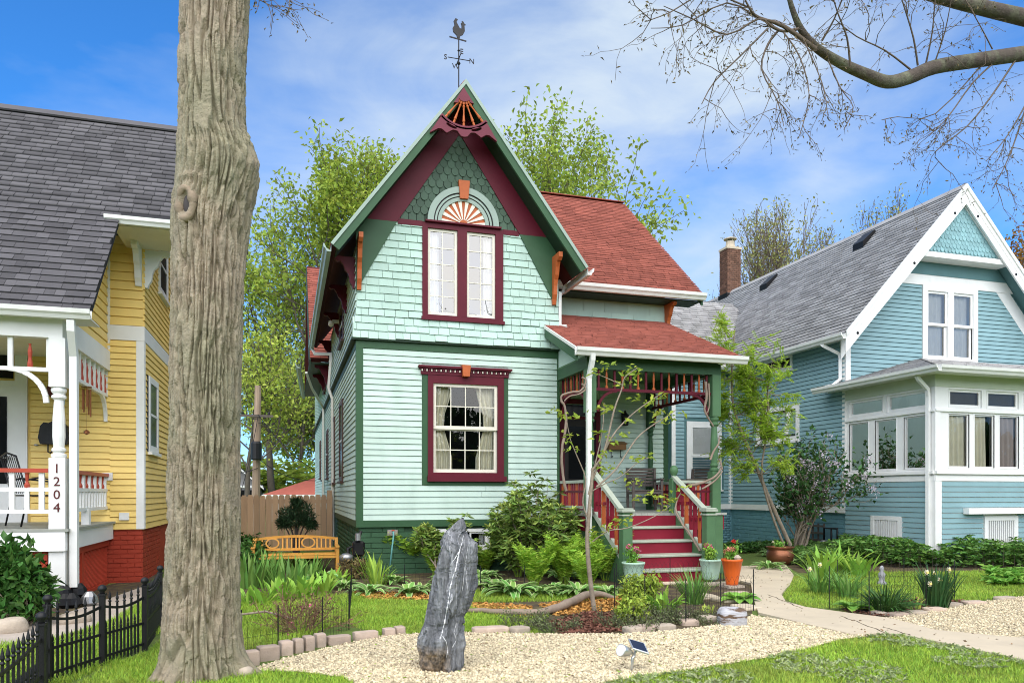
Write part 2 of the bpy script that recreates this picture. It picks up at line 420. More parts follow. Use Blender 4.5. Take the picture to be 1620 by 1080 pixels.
def curtain(parent, F, u0, u1, v0, v1, n, m, folds=5, flare=0, amp=.025):
    k = folds*8; vs, fs = [], []
    for j in range(7):
        f = j/6; v = v1+(v0-v1)*f
        for i in range(k+1):
            a = i/k; uu = u0+(u1-u0)*a
            if flare: uu = u0+(u1-u0)*(a*(1-abs(flare)*math.sin(math.pi*min(1, f*1.15))**2) if flare > 0 else 1-(1-a)*(1-abs(flare)*math.sin(math.pi*min(1, f*1.15))**2))
            vs.append(F(uu, v, n+amp*math.sin(a*folds*2*math.pi+.6*math.sin(f*3+a*4))+.008*math.sin(a*23)))
    for j in range(6):
        for i in range(k): b = j*(k+1)+i; fs.append((b, b+1, b+k+2, b+k+1))
    return MB().add(vs, fs).build('curtain', m, parent, smooth=True)
def sash(parent, F, u0, u1, v0, v1, n, m, cols=1, rows=1, fw=.045, g=None, mw=.016, label=None):
    """a sash (frame and bars) with its panes beside it, both under parent"""
    s = MB()
    fb(s, F, u0, u0+fw, v0, v1, n-.035, n); fb(s, F, u1-fw, u1, v0, v1, n-.035, n)
    fb(s, F, u0+fw, u1-fw, v0, v0+fw*1.15, n-.035, n-.0015); fb(s, F, u0+fw, u1-fw, v1-fw, v1, n-.035, n-.0015)
    a0, a1, b0, b1 = u0+fw, u1-fw, v0+fw*1.15, v1-fw
    for i in range(1, cols): c = a0+(a1-a0)*i/cols; fb(s, F, c-mw/2, c+mw/2, b0, b1, n-.03, n-.006)
    for j in range(1, rows): c = b0+(b1-b0)*j/rows; fb(s, F, a0, a1, c-mw/2, c+mw/2, n-.03, n-.009)
    s.build('sash', m, parent)
    for i in range(cols):
        for j in range(rows):
            p = MB()
            x0 = a0+(a1-a0)*i/cols; x1 = a0+(a1-a0)*(i+1)/cols; y0 = b0+(b1-b0)*j/rows; y1 = b0+(b1-b0)*(j+1)/rows
            tl = random.uniform(-.0035, .0035); tv = random.uniform(-.0025, .0025)
            p.add([F(x0, y0, n-.02+tl+tv), F(x1, y0, n-.02-tl+tv), F(x1, y1, n-.02-tl-tv), F(x0, y1, n-.02+tl-tv)], [(0, 1, 2, 3)])
            p.build('pane', g or GLASS, parent)
def casing(root, F, u0, u1, v0, v1, wd, n0, n1, m, name='window', sill=.05, holes=None):
    c = MB()
    fb(c, F, u0, u0+wd, v0, v1, n0, n1); fb(c, F, u1-wd, u1, v0, v1, n0, n1)
    fb(c, F, u0+wd, u1-wd, v1-wd, v1, n0, n1-.002); fb(c, F, u0+wd, u1-wd, v0, v0+wd, n0, n1-.002)
    o = c.build(name, m, root)
    if sill: fb(MB(), F, u0-.03, u1+.03, v0-sill, v0, n0, n1+.04).build('sill', m, o)
    return o
def room(parent, F, u0, u1, v0, v1, d=.9):                 # the dark room behind an opening
    r = MB(); t = .02
    fb(r, F, u0, u1, v0, v1, -d-t, -d); fb(r, F, u0-t, u0, v0-t, v1+t, -d-t, -.16); fb(r, F, u1, u1+t, v0-t, v1+t, -d-t, -.16)
    fb(r, F, u0, u1, v1, v1+t, -d-t, -.16); fb(r, F, u0, u1, v0-t, v0, -d-t, -.16)
    return r.build('room', DARKIN, parent)
def downspout(root, pts, m, r=.04): return MB().tube(pts, r, 4).build('downspout', m, root)
def spindle_prof(r, h, kind=0):
    if kind == 0: return [(r, 0), (r, h*.12), (r*.6, h*.16), (r*.95, h*.22), (r*.55, h*.34), (r*.5, h*.5), (r*.75, h*.7), (r*.95, h*.8), (r*.6, h*.85), (r, h*.89), (r, h)]
    return [(r*.45, 0), (r*1.0, h*.1), (r*.5, h*.3), (r*.85, h*.95), (r*.3, h)]
def turned_post(root, x, y, z0, z1, w, m, name='post', sq0=.55, sq1=.5):
    """square ends with a turned shaft between"""
    h = w/2; mb = MB(); a, b = z0+sq0, z1-sq1
    mb.box(x-h, x+h, y-h, y+h, z0, a); mb.box(x-h, x+h, y-h, y+h, b, z1); L_ = b-a; r = h
    mb.lathe([(r*.8, -.002), (r*.98, L_*.02), (r*.98, L_*.05), (r*.62, L_*.075), (r*.9, L_*.10), (r*.9, L_*.13), (r*.68, L_*.15), (r*.8, L_*.3), (r*.78, L_*.55), (r*.62, L_*.78),
              (r*.58, L_*.82), (r*.92, L_*.85), (r*.92, L_*.88), (r*.66, L_*.9), (r*.95, L_*.94), (r*.98, L_*.97), (r*.8, L_+.002)], (x, y, a), 14)
    return mb.build(name, m, root)
def bracket(root, P0, out, drop, th, m, name='bracket'):
    """scroll bracket: top back corner P0, out vector (horizontal), drop length; thickness across"""
    P0, o = Vector(P0), Vector(out); ln = o.length; o.normalize(); sd_ = Vector((-o.y, o.x, 0))*th
    pr = [(0, 0), (1, 0), (1, -.10), (.86, -.16), (.74, -.14), (.60, -.26), (.52, -.42), (.40, -.50), (.33, -.62), (.30, -.80), (.20, -.90), (.16, -1), (0, -1)]
    a = [P0+o*(ln*x)+Vector((0, 0, drop*z))-sd_/2 for x, z in pr]
    n = len(a); mb = MB(); vs = a+[p+sd_ for p in a]
    fs = [(i, (i+1) % n, (i+1) % n+n, i+n) for i in range(n)]
    for i in range(1, n-1): fs += [(0, i, i+1), (n, n+i+1, n+i)]
    return mb.add(vs, fs).build(name, m, root)
def text_mesh(txt, size, name, m, parent, M4, depth=.004, stack=False):
    cu = bpy.data.curves.new(name, 'FONT'); cu.body = txt; cu.size = size; cu.extrude = depth; cu.align_x = 'CENTER'; cu.resolution_u = 3
    if stack: cu.space_line = .82
    o = bpy.data.objects.new(name, cu); COL.objects.link(o)
    dg = bpy.context.evaluated_depsgraph_get(); me = bpy.data.meshes.new_from_object(o.evaluated_get(dg))
    bpy.data.objects.remove(o); me.materials.clear(); me.materials.append(m)
    M4 = Matrix.Translation(-org(parent)) @ M4
    me.transform(M4)
    t = bpy.data.objects.new(name, me); COL.objects.link(t); t.parent = parent
    return t

# ================================================================ THE MINT GREEN HOUSE
YF, XL, XR = 13.40, 1.175, 4.95
house = thing('victorian_house', 'mint green gabled house with maroon trim, red roof and corner porch', 'house', (3.0, 13.4, 0))
Ff = FY(YF)
RX, RZ, SL = 3.02, 8.75, 1.339                       # ridge and slope of the front gable
def rake(z, drop=.2): return RX-(RZ-drop-z)/SL, RX+(RZ-drop-z)/SL
W1 = (2.53, 3.74, 1.82, 3.45); W2 = (2.42, 3.70, 4.70, 6.26); WB = (2.38, 3.62, .40, .80)
b = MB()
wall_holes(b, Ff, XL, XR, .86, 5.60, [W1, (W2[0], W2[1], W2[2], 5.60)], .15)
zt = 6.26
fpoly(b, Ff, [(XL, 5.60), (W2[0], 5.60), (W2[0], zt), (rake(zt)[0], zt), (XL, 6.05)], -.15, 0)
fpoly(b, Ff, [(W2[1], 5.60), (XR, 5.60), (XR, 6.02), (rake(zt)[1], zt), (W2[1], zt)], -.15, 0)
fpoly(b, Ff, [(rake(zt)[0], zt), (rake(zt)[1], zt), (RX, RZ-.2)], -.15, 0)
b.box(XL, XL+.15, YF+.15, 34, .86, 5.9); b.box(XR-.15, XR, YF+.15, 22, .86, 5.9)
b.build('wall', MINT, house)
# foundation
b = MB(); wall_holes(b, FY(YF+.05), XL+.05, XR-.05, -.1, .86, [(2.40, 3.60, .42, .80)], .15); b.box(XL+.05, XL+.25, YF+.2, 34, -.1, .86)
b.build('foundation', mat('foundation_paint', (.035, .075, .04), .8, .2), house)
def block_wall(root, F, u0, u1, v0, v1, lw, lh, m, holes=(), name='brick_courses', t=.014, gap=.009):
    V_, n = [], 0
    rows = int(round((v1-v0)/lh))
    for j in range(rows):
        z0 = v0+j*lh; x = u0-(lw/2 if j % 2 else 0)
        while x < u1:
            a, c = max(x, u0), min(x+lw-gap, u1); x += lw
            if c-a < .02 or any(h[0] < c and h[1] > a and h[2] < z0+lh and h[3] > z0 for h in holes): continue
            o = RNG.uniform(.4, 1)*t; z1 = z0+lh-gap
            V_ += [F(a, z0, .001), F(c, z0, .001), F(c, z1, .001), F(a, z1, .001), F(a+.003, z0+.003, o), F(c-.003, z0+.003, o), F(c-.003, z1-.003, o), F(a+.003, z1-.003, o)]; n += 1
    Fc = (np.array([[4, 5, 6, 7], [0, 1, 5, 4], [1, 2, 6, 5], [2, 3, 7, 6], [3, 0, 4, 7]])[None]+np.arange(n)[:, None, None]*8).reshape(-1, 4)
    return npmesh(name, np.array(V_), Fc, m, root, 'stuff')
_bk = {}
def brick_pieces(root, F, face, u0, u1, v0, v1, lw, lh, m, holes=(), name='brick', gap=.009):
    key = m.name
    if key not in _bk:
        _bk[key] = meshdata(MB().add([(0,0,0),(1,0,0),(1,0,1),(0,0,1),(.015,-1,.05),(.985,-1,.05),(.985,-1,.95),(.015,-1,.95)], [(4,5,6,7),(0,1,5,4),(1,2,6,5),(2,3,7,6),(3,0,4,7)]), 'brick', m)
    for j in range(int(round((v1-v0)/lh))):
        z0 = v0+j*lh; x = u0-(lw/2 if j % 2 else 0)
        while x < u1:
            a, c = max(x, u0), min(x+lw-gap, u1); x += lw
            if c-a < .02 or any(h[0] < c and h[1] > a and h[2] < z0+lh and h[3] > z0 for h in holes): continue
            d = random.uniform(.007, .014)
            if face == 'Y': piece(_bk[key], name, root, F(a, z0, .001), 0, (c-a, d, lh-gap))
            elif face == '+X': piece(_bk[key], name, root, F(a, z0, .001), math.pi/2, (c-a, d, lh-gap))
            else: piece(_bk[key], name, root, F(c, z0, .001), -math.pi/2, (c-a, d, lh-gap))
brick_pieces(house, FY(YF+.05), 'Y', XL+.05, XR-.05, 0, .855, .40, .095, GREENBRICK, [(2.33, 3.67, .33, .86)], 'foundation_block')
block_wall(house, FXm(XL+.05), YF+.06, 20, 0, .855, .40, .095, GREENBRICK)
b = MB(); b.box(XL-.015, XR, YF-.03, YF, .85, .97); b.box(XL-.018, XL, YF-.028, 34, .852, .968); b.build('water_table', GREEN, house)
# lower clapboards
holes = [(2.32, 3.95, 1.58, 3.78)]
clapboards(house, MINT, Ff, XL+.105, XR-.03, .972, 4.02, .1058, holes, face='Y')
clapboards(house, MINT, FXm(XL), YF+.105, 34, .972, 4.02, .1058, (), face='-X')
b = MB(); b.box(XL-.022, XL+.10, YF-.022, YF, .97, 4.02); b.box(XL-.0215, XL, YF, YF+.10, .97, 4.02); b.build('corner_board', GREEN, house)
MB().box(XR-.03, XR+.02, YF-.022, YF+.1, .97, 4.02).build('corner_board', GREEN, house)
b = MB(); b.box(XL-.024, XR+.02, YF-.026, YF, 4.02, 4.15); b.box(XL-.0245, XL, YF, 34, 4.02, 4.145); b.build('frieze_board', GREEN, house)
b = MB(); b.box(XL-.10, XR+.05, YF-.085, YF-.002, 4.15, 4.19); b.box(XL-.105, XL, YF-.0835, 34, 4.15, 4.185); b.build('drip_board', DKGREEN, house)  # dark strip stands in for the shadow line under the flare
# upper floor: wall shingles, flared at the foot
sh = {}
sh_me = meshdata(MB().add([(0,-.016,0),(1,-.016,0),(1,0,0),(0,0,0),(0,-.004,1),(1,-.004,1),(1,0,1),(0,0,1)], [(0,3,2,1),(0,1,5,4),(4,5,6,7),(1,2,6,5),(3,0,4,7)]), 'shingle', MINT2)
pz = .1375; z = 4.185; flare = [.085, .062, .04, .022, .009]
i = 0
while z < 6.26:
    f0 = flare[i] if i < len(flare) else 0; f1 = flare[i+1] if i+1 < len(flare) else 0
    lo, hi = XL-f0, XR+.0+f0*.4
    if z > 5.3: lo = max(lo, 1.86-(6.3-z)/1.55-.05); hi = min(hi, 4.18+(6.3-z)/1.55+.05)
    x = lo-random.uniform(0, .15)
    while x < hi:
        ww = random.choice([.13, .17, .2, .23, .27, .31]) if i < 4 else random.choice([.17, .21, .25, .29, .33])
        segs = [(max(x, lo), min(x+ww-.006, hi))]; x += ww+.003
        if z > 4.5 and z < 6.4:
            o = []
            for a, c in segs:
                if c <= 2.34 or a >= 3.84: o.append((a, c))
                else:
                    if a < 2.34: o.append((a, 2.34))
                    if c > 3.84: o.append((3.84, c))
            segs = o
        for a, c in segs:
            if c-a < .025: continue
            dz = random.uniform(-.006, .006) if i > 3 else random.uniform(-.012, .008)
            piece(sh_me, 'shingle', house, (a, YF-f0-.001, z+dz), 0, (c-a, 1.35+random.uniform(-.1, .5), pz-.010-dz), rx=-math.atan2(f0-f1, pz))
    z += pz; i += 1
fl = MB(); pr = [(YF, 4.15)]+[(YF-f+.002, 4.185+k*pz) for k, f in enumerate(flare[:3])]+[(YF, 4.57)]
fl.prism([(XL-.08, y, zz) for y, zz in pr], (XR-XL+.1, 0, 0)).build('flare_backing', MINT, house)
# side wall, upper floor
clapboards(house, MINT, FXm(XL), YF+.02, 34, 4.22, 5.75, .1275, (), face='-X', thick=.02)
# roof of the front wing
EL, ER, YFR, YBK = (.70, 5.645), (5.34, 5.645), 12.90, 22.0
rf = slab(house, 'roof', [(EL[0], YFR, EL[1]), (RX, YFR, RZ), (RX, YBK, RZ), (EL[0], YBK, EL[1])], .10, REDUNDER)
rf2 = slab(house, 'roof', [(RX+.001, YFR, RZ), (ER[0], YFR, ER[1]), (ER[0], YBK, ER[1]), (RX+.001, YBK, RZ)], .10, REDUNDER)
sv = Vector((RX-EL[0], 0, RZ-EL[1])); LS = sv.length
shingles('shingle_courses', (EL[0], YFR-.02, EL[1]), (0, 1, 0), sv, YBK-YFR, LS, .13, .3, REDROOF, rf)
shingles('shingle_courses', (ER[0], YFR-.02, ER[1]), (0, 1, 0), (-(ER[0]-RX), 0, RZ-ER[1]), YBK-YFR, LS, .13, .3, REDROOF, rf2)
for s in (-1, 1): MB().bar((RX+s*.05, YFR, RZ-.045), (RX+s*.05, YBK, RZ-.045), .14, .03, (s*.8, 0, .6)).build('ridge_cap', REDROOF, rf)
# rake boards: pale outer board, green face below, dark soffit behind
for s, e in ((-1, EL), (1, ER)):
    d = Vector((e[0]-RX, 0, e[1]-RZ)).normalized(); n = Vector((-d.z*-s*-1, 0, 0)); dn = Vector((s*-abs(d.z), 0, -abs(d.x)))
    def rk(a, bq, y0, y1, m, name, cut=0):
        A = Vector((RX, 0, RZ)); Bv = Vector((e[0], 0, e[1]))
        # strip parallel to the slope between depths a and bq below the roof top, mitred on the ridge line
        ka, kb = a/abs(d.x), bq/abs(d.x)
        p = [Vector((RX, y0, RZ-ka)), Vector((RX, y0, RZ-kb)), Bv+dn*bq+Vector((0, y0, 0)), Bv+dn*a+Vector((0, y0, 0))]
        return MB().prism(p, (0, y1-y0, 0)).build(name, m, house)
    rk(-.012, .042, YFR-.05, YFR-.002, PALEMINT, 'rake_moulding')
    rk(.042, .16, YFR-.03, YFR+.02, GREEN, 'rake_board')
    rk(.105, .125, YFR+.02, YF, DKGREEN, 'soffit')
gutter(house, (EL[0]+.0, YBK, EL[1]-.14), (EL[0]+.0, YFR-.04, EL[1]-.14), PALEMINT, .13)
gutter(house, (ER[0]-.0, YFR-.04, ER[1]-.14), (ER[0], YFR+1.35, ER[1]-.14), GUTTER, .13)
downspout(house, [(EL[0]-.04, 21.7, 5.52), (EL[0]+.02, 21.6, 5.36), (XL-.08, 20.2, 5.12), (XL-.09, 20.1, 4.9), (XL-.15, 20.0, 4.2), (XL-.06, 19.9, 3.9), (XL-.06, 19.6, .25)], GUTTER, .045)
# wide boards on the gable wall
zb = 6.30
for s in (-1, 1):
    X = lambda x: RX+s*x
    fpoly(MB(), Ff, [(RX, 8.585), (X(1.705), zb), (X(1.15), zb), (RX, 8.03)], 0, .047).build('gable_board', MAROON, house)
    fpoly(MB(), Ff, [(X(1.705), zb), (X(1.87), 6.08), (X(1.87), 5.0), (X(1.15), zb)], 0, .045).build('gable_board', GREEN, house)
for u0, u1 in ((1.885, 2.33), (3.85, 4.155)): fb(MB(), Ff, u0, u1, 6.27, 6.365, 0, .035).build('belt_board', MAROON, house)
fpoly(MB(), Ff, [(1.8, 6.365), (4.24, 6.365), (RX, 8.0)], 0, .006).build('gable_backing', DKGREEN, house)
# scale shingles of the gable
sc_pr = [(0, 1.0), (0, .42)]+[(.5-.5*math.cos(a), .42-.42*math.sin(a)) for a in [math.pi*k/8 for k in range(1, 8)]]+[(1, .42), (1, 1.0)]
n_ = len(sc_pr)
mb = MB(); mb.add([(x, -.020+.014*zz, zz) for x, zz in sc_pr]+[(x, 0, zz) for x, zz in sc_pr], [tuple(range(n_))]+[(i_, (i_+1) % n_, (i_+1) % n_+n_, i_+n_)[::-1] for i_ in range(n_)])
sc_me = meshdata(mb, 'scale_shingle', SCALEG)
sq_me = meshdata(MB().add([(0,-.02,0),(1,-.02,0),(1,0,0),(0,0,0),(0,-.006,1),(1,-.006,1),(1,0,1),(0,0,1)], [(0,3,2,1),(0,1,5,4),(4,5,6,7),(1,2,6,5),(3,0,4,7)]), 'scale_shingle', SCALEG)
ws, ps = .142, .128
for i in range(14):
    z = 6.36+i*ps-(.0 if i else 0)
    hw = (8.03-z)/1.45+.04
    k = -int(hw/ws)-1
    while k*ws < hw:
        x = RX+.06+(k+(.5 if i % 2 else 0))*ws; k += 1
        xc = x+ws/2
        if abs(xc-RX) > hw-.01: continue
        if math.hypot(xc-3.09, z+.09-6.38) < .66: continue
        piece(sq_me if i < 1 else sc_me, 'scale_shingle', house, (x+.003, YF-.002-.004*(i % 2), z), 0, (ws-.013, 1.25+random.uniform(-.1, .3), ps*1.5), rx=random.uniform(-.012, .012))
# sunburst above the upper window
C0 = (3.09, 6.385)
def arc(r0, r1, m, name, n0, n1, par, a0=0, a1=math.pi, k=26):
    p = [(C0[0]+r1*math.cos(a0+(a1-a0)*i/k), C0[1]+r1*math.sin(a0+(a1-a0)*i/k)) for i in range(k+1)]
    q = [(C0[0]+r0*math.cos(a0+(a1-a0)*i/k), C0[1]+r0*math.sin(a0+(a1-a0)*i/k)) for i in range(k+1)]
    mb = MB()
    for i in range(k): fpoly(mb, Ff, [p[i], p[i+1], q[i+1], q[i]], n0, n1)
    return mb.build(name, m, par)
sb = arc(.56, .67, PALEMINT, 'sunburst', 0, .075, house)
arc(.535, .56, BLACK, 'shadow_bead', 0, .05, sb); arc(.50, .535, PALEMINT, 'inner_arch', 0, .06, sb); arc(.48, .50, BLACK, 'shadow_bead', 0, .04, sb); arc(.415, .48, PALEMINT, 'inner_arch', 0, .055, sb)
for i in range(19):
    arc(.06, .415, CREAM if i % 2 == 0 else ORANGE, 'ray', 0, .02 if i % 2 else .034, sb, math.pi*i/19, math.pi*(i+1)/19, 2)
arc(0, .075, ORANGE, 'hub', 0, .05, sb, k=8)
fpoly(MB(), Ff, [(C0[0]-.075, 6.83), (C0[0]+.075, 6.83), (C0[0]+.105, 7.16), (C0[0]-.105, 7.16)], 0, .11).build('keystone', ORANGE, sb)
fb(MB(), Ff, 2.38, 3.80, 6.355, 6.385, .0, .10).build('ledge', MAROON, sb)
# upper window: two tall casements in a maroon surround
b = MB()
fb(b, Ff, 2.33, 2.43, 4.60, 6.35, -.03, .04); fb(b, Ff, 3.70, 3.85, 4.60, 6.35, -.03, .04); fb(b, Ff, 2.98, 3.155, 4.69, 6.26, -.03, .04)
fb(b, Ff, 2.43, 3.70, 6.26, 6.35, -.03, .038); fb(b, Ff, 2.43, 3.70, 4.60, 4.69, -.03, .038); fb(b, Ff, 2.31, 3.87, 4.585, 4.645, .0385, .075)
w2 = b.build('window', MAROON, house)
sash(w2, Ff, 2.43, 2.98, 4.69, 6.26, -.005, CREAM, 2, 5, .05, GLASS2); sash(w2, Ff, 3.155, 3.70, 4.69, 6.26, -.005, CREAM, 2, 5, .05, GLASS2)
curtain(w2, Ff, 2.47, 2.66, 4.72, 6.24, -.13, CURTAINW, 3); curtain(w2, Ff, 3.5, 3.68, 4.72, 6.24, -.13, CURTAINW, 3)
room(house, Ff, W2[0], W2[1], W2[2], W2[3])
# lower window
b = MB()
fb(b, Ff, 2.43, 2.53, 1.76, 3.60, -.03, .05); fb(b, Ff, 3.74, 3.86, 1.76, 3.60, -.03, .05); fb(b, Ff, 2.53, 3.74, 3.45, 3.60, -.03, .048); fb(b, Ff, 2.53, 3.74, 1.76, 1.83, -.03, .048)
w1 = b.build('window', MAROON, house)
b = MB(); fb(b, Ff, 2.33, 2.43, 1.60, 3.60, 0, .03); fb(b, Ff, 3.86, 3.945, 1.60, 3.60, 0, .03); fb(b, Ff, 2.43, 3.86, 1.59, 1.66, 0, .028); b.build('outer_casing', GREEN, w1)
fb(MB(), Ff, 2.42, 3.90, 1.665, 1.765, 0, .095).build('sill', MAROON, w1)
b = MB(); fb(b, Ff, 2.30, 3.95, 3.60, 3.70, 0, .06); fb(b, Ff, 2.25, 4.0, 3.72, 3.755, 0, .13); fb(b, Ff, 2.27, 3.98, 3.70, 3.72, 0, .10); b.build('crown', MAROON, w1)
for i in range(38): fb(MB(), Ff, 2.31+i*.0432, 2.31+i*.0432+.022, 3.655, 3.69, .06, .082).build('dentil', MAROONL if i % 2 else CREAM, w1)
fpoly(MB(), Ff, [(3.06, 3.58), (3.18, 3.58), (3.20, 3.785), (3.04, 3.785)], .0, .16).build('keystone', ORANGE, w1)
sash(w1, Ff, 2.53, 3.74, 2.62, 3.45, .012, CREAM, 4, 2, .055); sash(w1, Ff, 2.53, 3.74, 1.83, 2.655, -.028, CREAM, 4, 2, .055)
curtain(w1, Ff, 2.56, 2.92, 1.86, 3.43, -.16, CURTAIN, 4, .45); curtain(w1, Ff, 3.36, 3.72, 1.86, 3.43, -.16, CURTAIN, 4, -.45)
room(house, Ff, W1[0], W1[1], W1[2], W1[3], 1.3)
# basement window
bw_ = casing(house, FY(YF+.05), 2.40, 3.60, .40, .80, .06, -.02, .05, WHITE, sill=0)
fb(MB(), FY(YF+.05), 2.33, 2.398, .40, .80, 0, .045).build('side_trim', REDPAINT, bw_)
for u0, u1 in ((2.46, 2.72), (2.77, 3.17), (3.22, 3.54)): sash(bw_, FY(YF+.05), u0, u1, .46, .74, .03, WHITE, 1, 1, .03)
room(house, FY(YF+.05), 2.40, 3.60, .42, .80, .5)
curtain(bw_, FY(YF+.05), 2.47, 2.6, .44, .78, -.1, CURTAINW, 2); curtain(bw_, FY(YF+.05), 3.42, 3.55, .44, .78, -.1, CURTAINW, 2)
# windows in the long side wall
SIDEC = mat('umber_window_casing', (.10, .055, .045), .5, .1)
DPANE = mat('dark_window_pane', (.010, .011, .012), .1, .1, spec=.15)
Fs = FXm(XL)
for (y0, y1, z0, z1, nar) in ((16.5, 17.5, 1.72, 3.5, 0), (19.4, 20.7, 1.72, 3.4, 0), (22.6, 23.4, 1.9, 3.35, 0), (25.4, 26.3, 1.9, 3.35, 0), (27.6, 28.4, 2.0, 3.35, 0), (16.3, 17.4, 4.75, 5.55, 1), (24.0, 25.0, 4.7, 5.5, 1)):
    c = casing(house, Fs, y0, y1, z0, z1, .1, 0, .055, SIDEC); fb(MB(), Fs, y0+.1, y1-.1, z0+.1, z1-.1, .0, .036).build('pane', DPANE, c); fb(MB(), Fs, y0+.1, y1-.1, (z0+z1)/2-.02, (z0+z1)/2+.02, .036, .048).build('meeting_rail', WHITE, c)
# brackets under the eaves
bracket(house, (XL+.03, YF, 5.93), (0, -.42, 0), .90, .075, ORANGE); bracket(house, (XR-.10, YF, 5.93), (0, -.42, 0), .90, .075, ORANGE)
for y in (13.6, 15.5, 17.9, 21.2): bracket(house, (XL, y, 5.66), (-.38, 0, 0), .55, .09, MAROON)
# rear wing
RW = (0.62, 22.3, 26.0, 30.0)
slab(house, 'roof', [(RW[0], 22.3, 5.35), (3.2, 22.3, 5.35), (3.2, 26.1, 9.1), (RW[0], 26.1, 9.1)], .12, REDUNDER)
o = slab(house, 'roof', [(RW[0], 29.9, 5.35), (3.2, 29.9, 5.35), (3.2, 26.102, 9.1), (RW[0], 26.102, 9.1)], .12, REDUNDER)
shingles('shingle_courses', (RW[0], 22.3, 5.36), (1, 0, 0), (0, 3.8, 3.75), 2.5, 5.3, .13, .3, REDROOF, o)
b = MB(); b.prism([(RW[0]-.03, 22.25, 5.30), (RW[0]-.03, 26.1, 9.05), (RW[0]-.03, 26.1, 8.75), (RW[0]-.03, 22.25, 4.98)], (.05, 0, 0)); b.build('rake_board', DKGREEN, house)
MB().box(RW[0]-.02, XL, 22.3, 29.9, 5.2, 5.24).build('soffit', DKGREEN, house)
MB().prism([(XL+.01, 22.5, 5.2), (XL+.01, 29.8, 5.2), (XL+.01, 26.1, 8.8)], (.1, 0, 0)).build('gable_wall', MINT, house)
gutter(house, (.62, 29, 5.0), (.34, 22.0, 5.0), PALEMINT, .15)
for y in (22.6, 24.4): bracket(house, (XL, y, 5.2), (-.42, 0, 0), .6, .1, MAROON)
downspout(house, [(.52, 22.6, 4.98), (.7, 23.2, 4.6), (XL-.08, 24.6, 4.2), (XL-.08, 24.7, .3)], GUTTER, .045)
# gable ornament: fan of turned spindles
YO = 12.83
og = MB(); zs = lambda z_: 100+z_/3.24
def oz(zx, zy): p = U(480+zx/3.24, 100+zy/3.24, YO); return p.x, p.z
A0 = oz(820, 128); L0 = oz(752, 232); R0 = oz(893, 238)
FO = FY(YO)
cx, czz = oz(822, 168)
pts = [A0, oz(770, 205), oz(792, 206)]+[(cx+.115*math.cos(a), czz-.0+.115*math.sin(a)) for a in [math.radians(d_) for d_ in (218, 240, 270, 300, 322)]]+[oz(853, 206), oz(872, 212)]
fpoly(og, FO, pts, -.03, .03); orn = og.build('gable_ornament', MAROONL, house)
mb = MB(); k = 24; r0, r1 = .54, .60
for i in range(k):
    a, c = math.radians(224+92*i/k), math.radians(224+92*(i+1)/k)
    fpoly(mb, FO, [(cx+r0*math.cos(a), czz+r0*math.sin(a)), (cx+r0*math.cos(c), czz+r0*math.sin(c)), (cx+r1*math.cos(c), czz+r1*math.sin(c)), (cx+r1*math.cos(a), czz+r1*math.sin(a))], -.03, .03)
mb.build('arch_rail', MAROONL, orn)
mb = MB(); NX = 72
for i in range(NX):
    x0, x1 = -.60+1.2*i/NX, -.60+1.2*(i+1)/NX; xm = (x0+x1)/2; ax = abs(xm)
    top = -math.sqrt(.57**2-ax*ax) if ax < .40 else -.41-(ax-.40)*1.55
    bot = float(np.interp(ax, [0, .06, .12, .2, .31, .40, .46, .60], [-.735, -.72, -.645, -.635, -.705, -.645, -.645, -.735]))
    segs = [(bot, top)]
    hd = (ax-.225)/.095
    if abs(hd) < 1:
        hc = -.572+.03*hd; hh = .034*math.sqrt(1-hd*hd)
        segs = [(bot, hc-hh), (hc+hh, top)]
    for s0, s1 in segs:
        if s1-s0 > .004: mb.box(cx+x0, cx+x1, YO-.03, YO+.03, czz+s0, czz+s1)
mb.build('scalloped_rail', MAROONL, orn)
for ang in (232, 250, 270, 291, 310):
    a = math.radians(ang); p = Vector((cx+.10*math.cos(a), YO, czz+.10*math.sin(a))); q = Vector((cx+.54*math.cos(a), YO, czz+.54*math.sin(a)))
    ts = [0, .12, .14, .2, .28, .5, .72, .8, .86, .88, 1]; rs = [.022, .022, .012, .024, .014, .013, .022, .026, .014, .022, .022]
    MB().tube([p.lerp(q, t_) for t_ in ts], rs, 8).build('spindle', ORANGE, orn)
# weather vane
VX, VY = 2.93, 13.05
wv = thing('weathervane', 'black iron rooster weathervane standing on the gable peak', 'weathervane', (VX, VY, 8.7))
MB().tube([(VX, VY, 8.70), (VX, VY, 9.62)], .011, 6).build('rod', IRON, wv)
b = MB(); b.tube([(VX-.2, VY, 9.21), (VX+.2, VY, 9.21)], .008, 5); b.tube([(VX, VY-.2, 9.21), (VX, VY+.2, 9.21)], .008, 5); b.lathe([(.01, -.035), (.035, 0), (.01, .035)], (VX, VY, 9.13), 8); b.lathe([(.008, -.025), (.026, 0), (.008, .025)], (VX, VY, 9.36), 8); b.build('direction_arms', IRON, wv)
for t_, dx, dy in (('N', .24, 0), ('S', -.24, 0), ('E', 0, -.24), ('W', 0, .24)):
    text_mesh(t_, .13, 'letter', IRON, wv, Matrix.Translation((VX+dx, VY+dy, 9.165)) @ Matrix.Rotation(math.pi/2, 4, 'X'), .006)
ro = [(-.02, 0), (.03, 0), (.05, .06), (.12, .12), (.13, .2), (.09, .27), (.11, .35), (.07, .42), (.02, .40), (.05, .34), (.01, .27), (-.02, .22), (-.06, .21), (-.06, .29), (-.045, .33), (-.07, .345), (-.065, .385), (-.10, .37), (-.12, .335), (-.15, .315), (-.12, .305), (-.125, .25), (-.13, .17), (-.09, .09), (-.04, .06)]
mb = MB(); a = [(VX-x*.85, VY-.012, 9.58+z_*.82) for x, z_ in ro]; mb.prism(a[::-1], (0, .024, 0)); mb.build('rooster', IRON, wv)
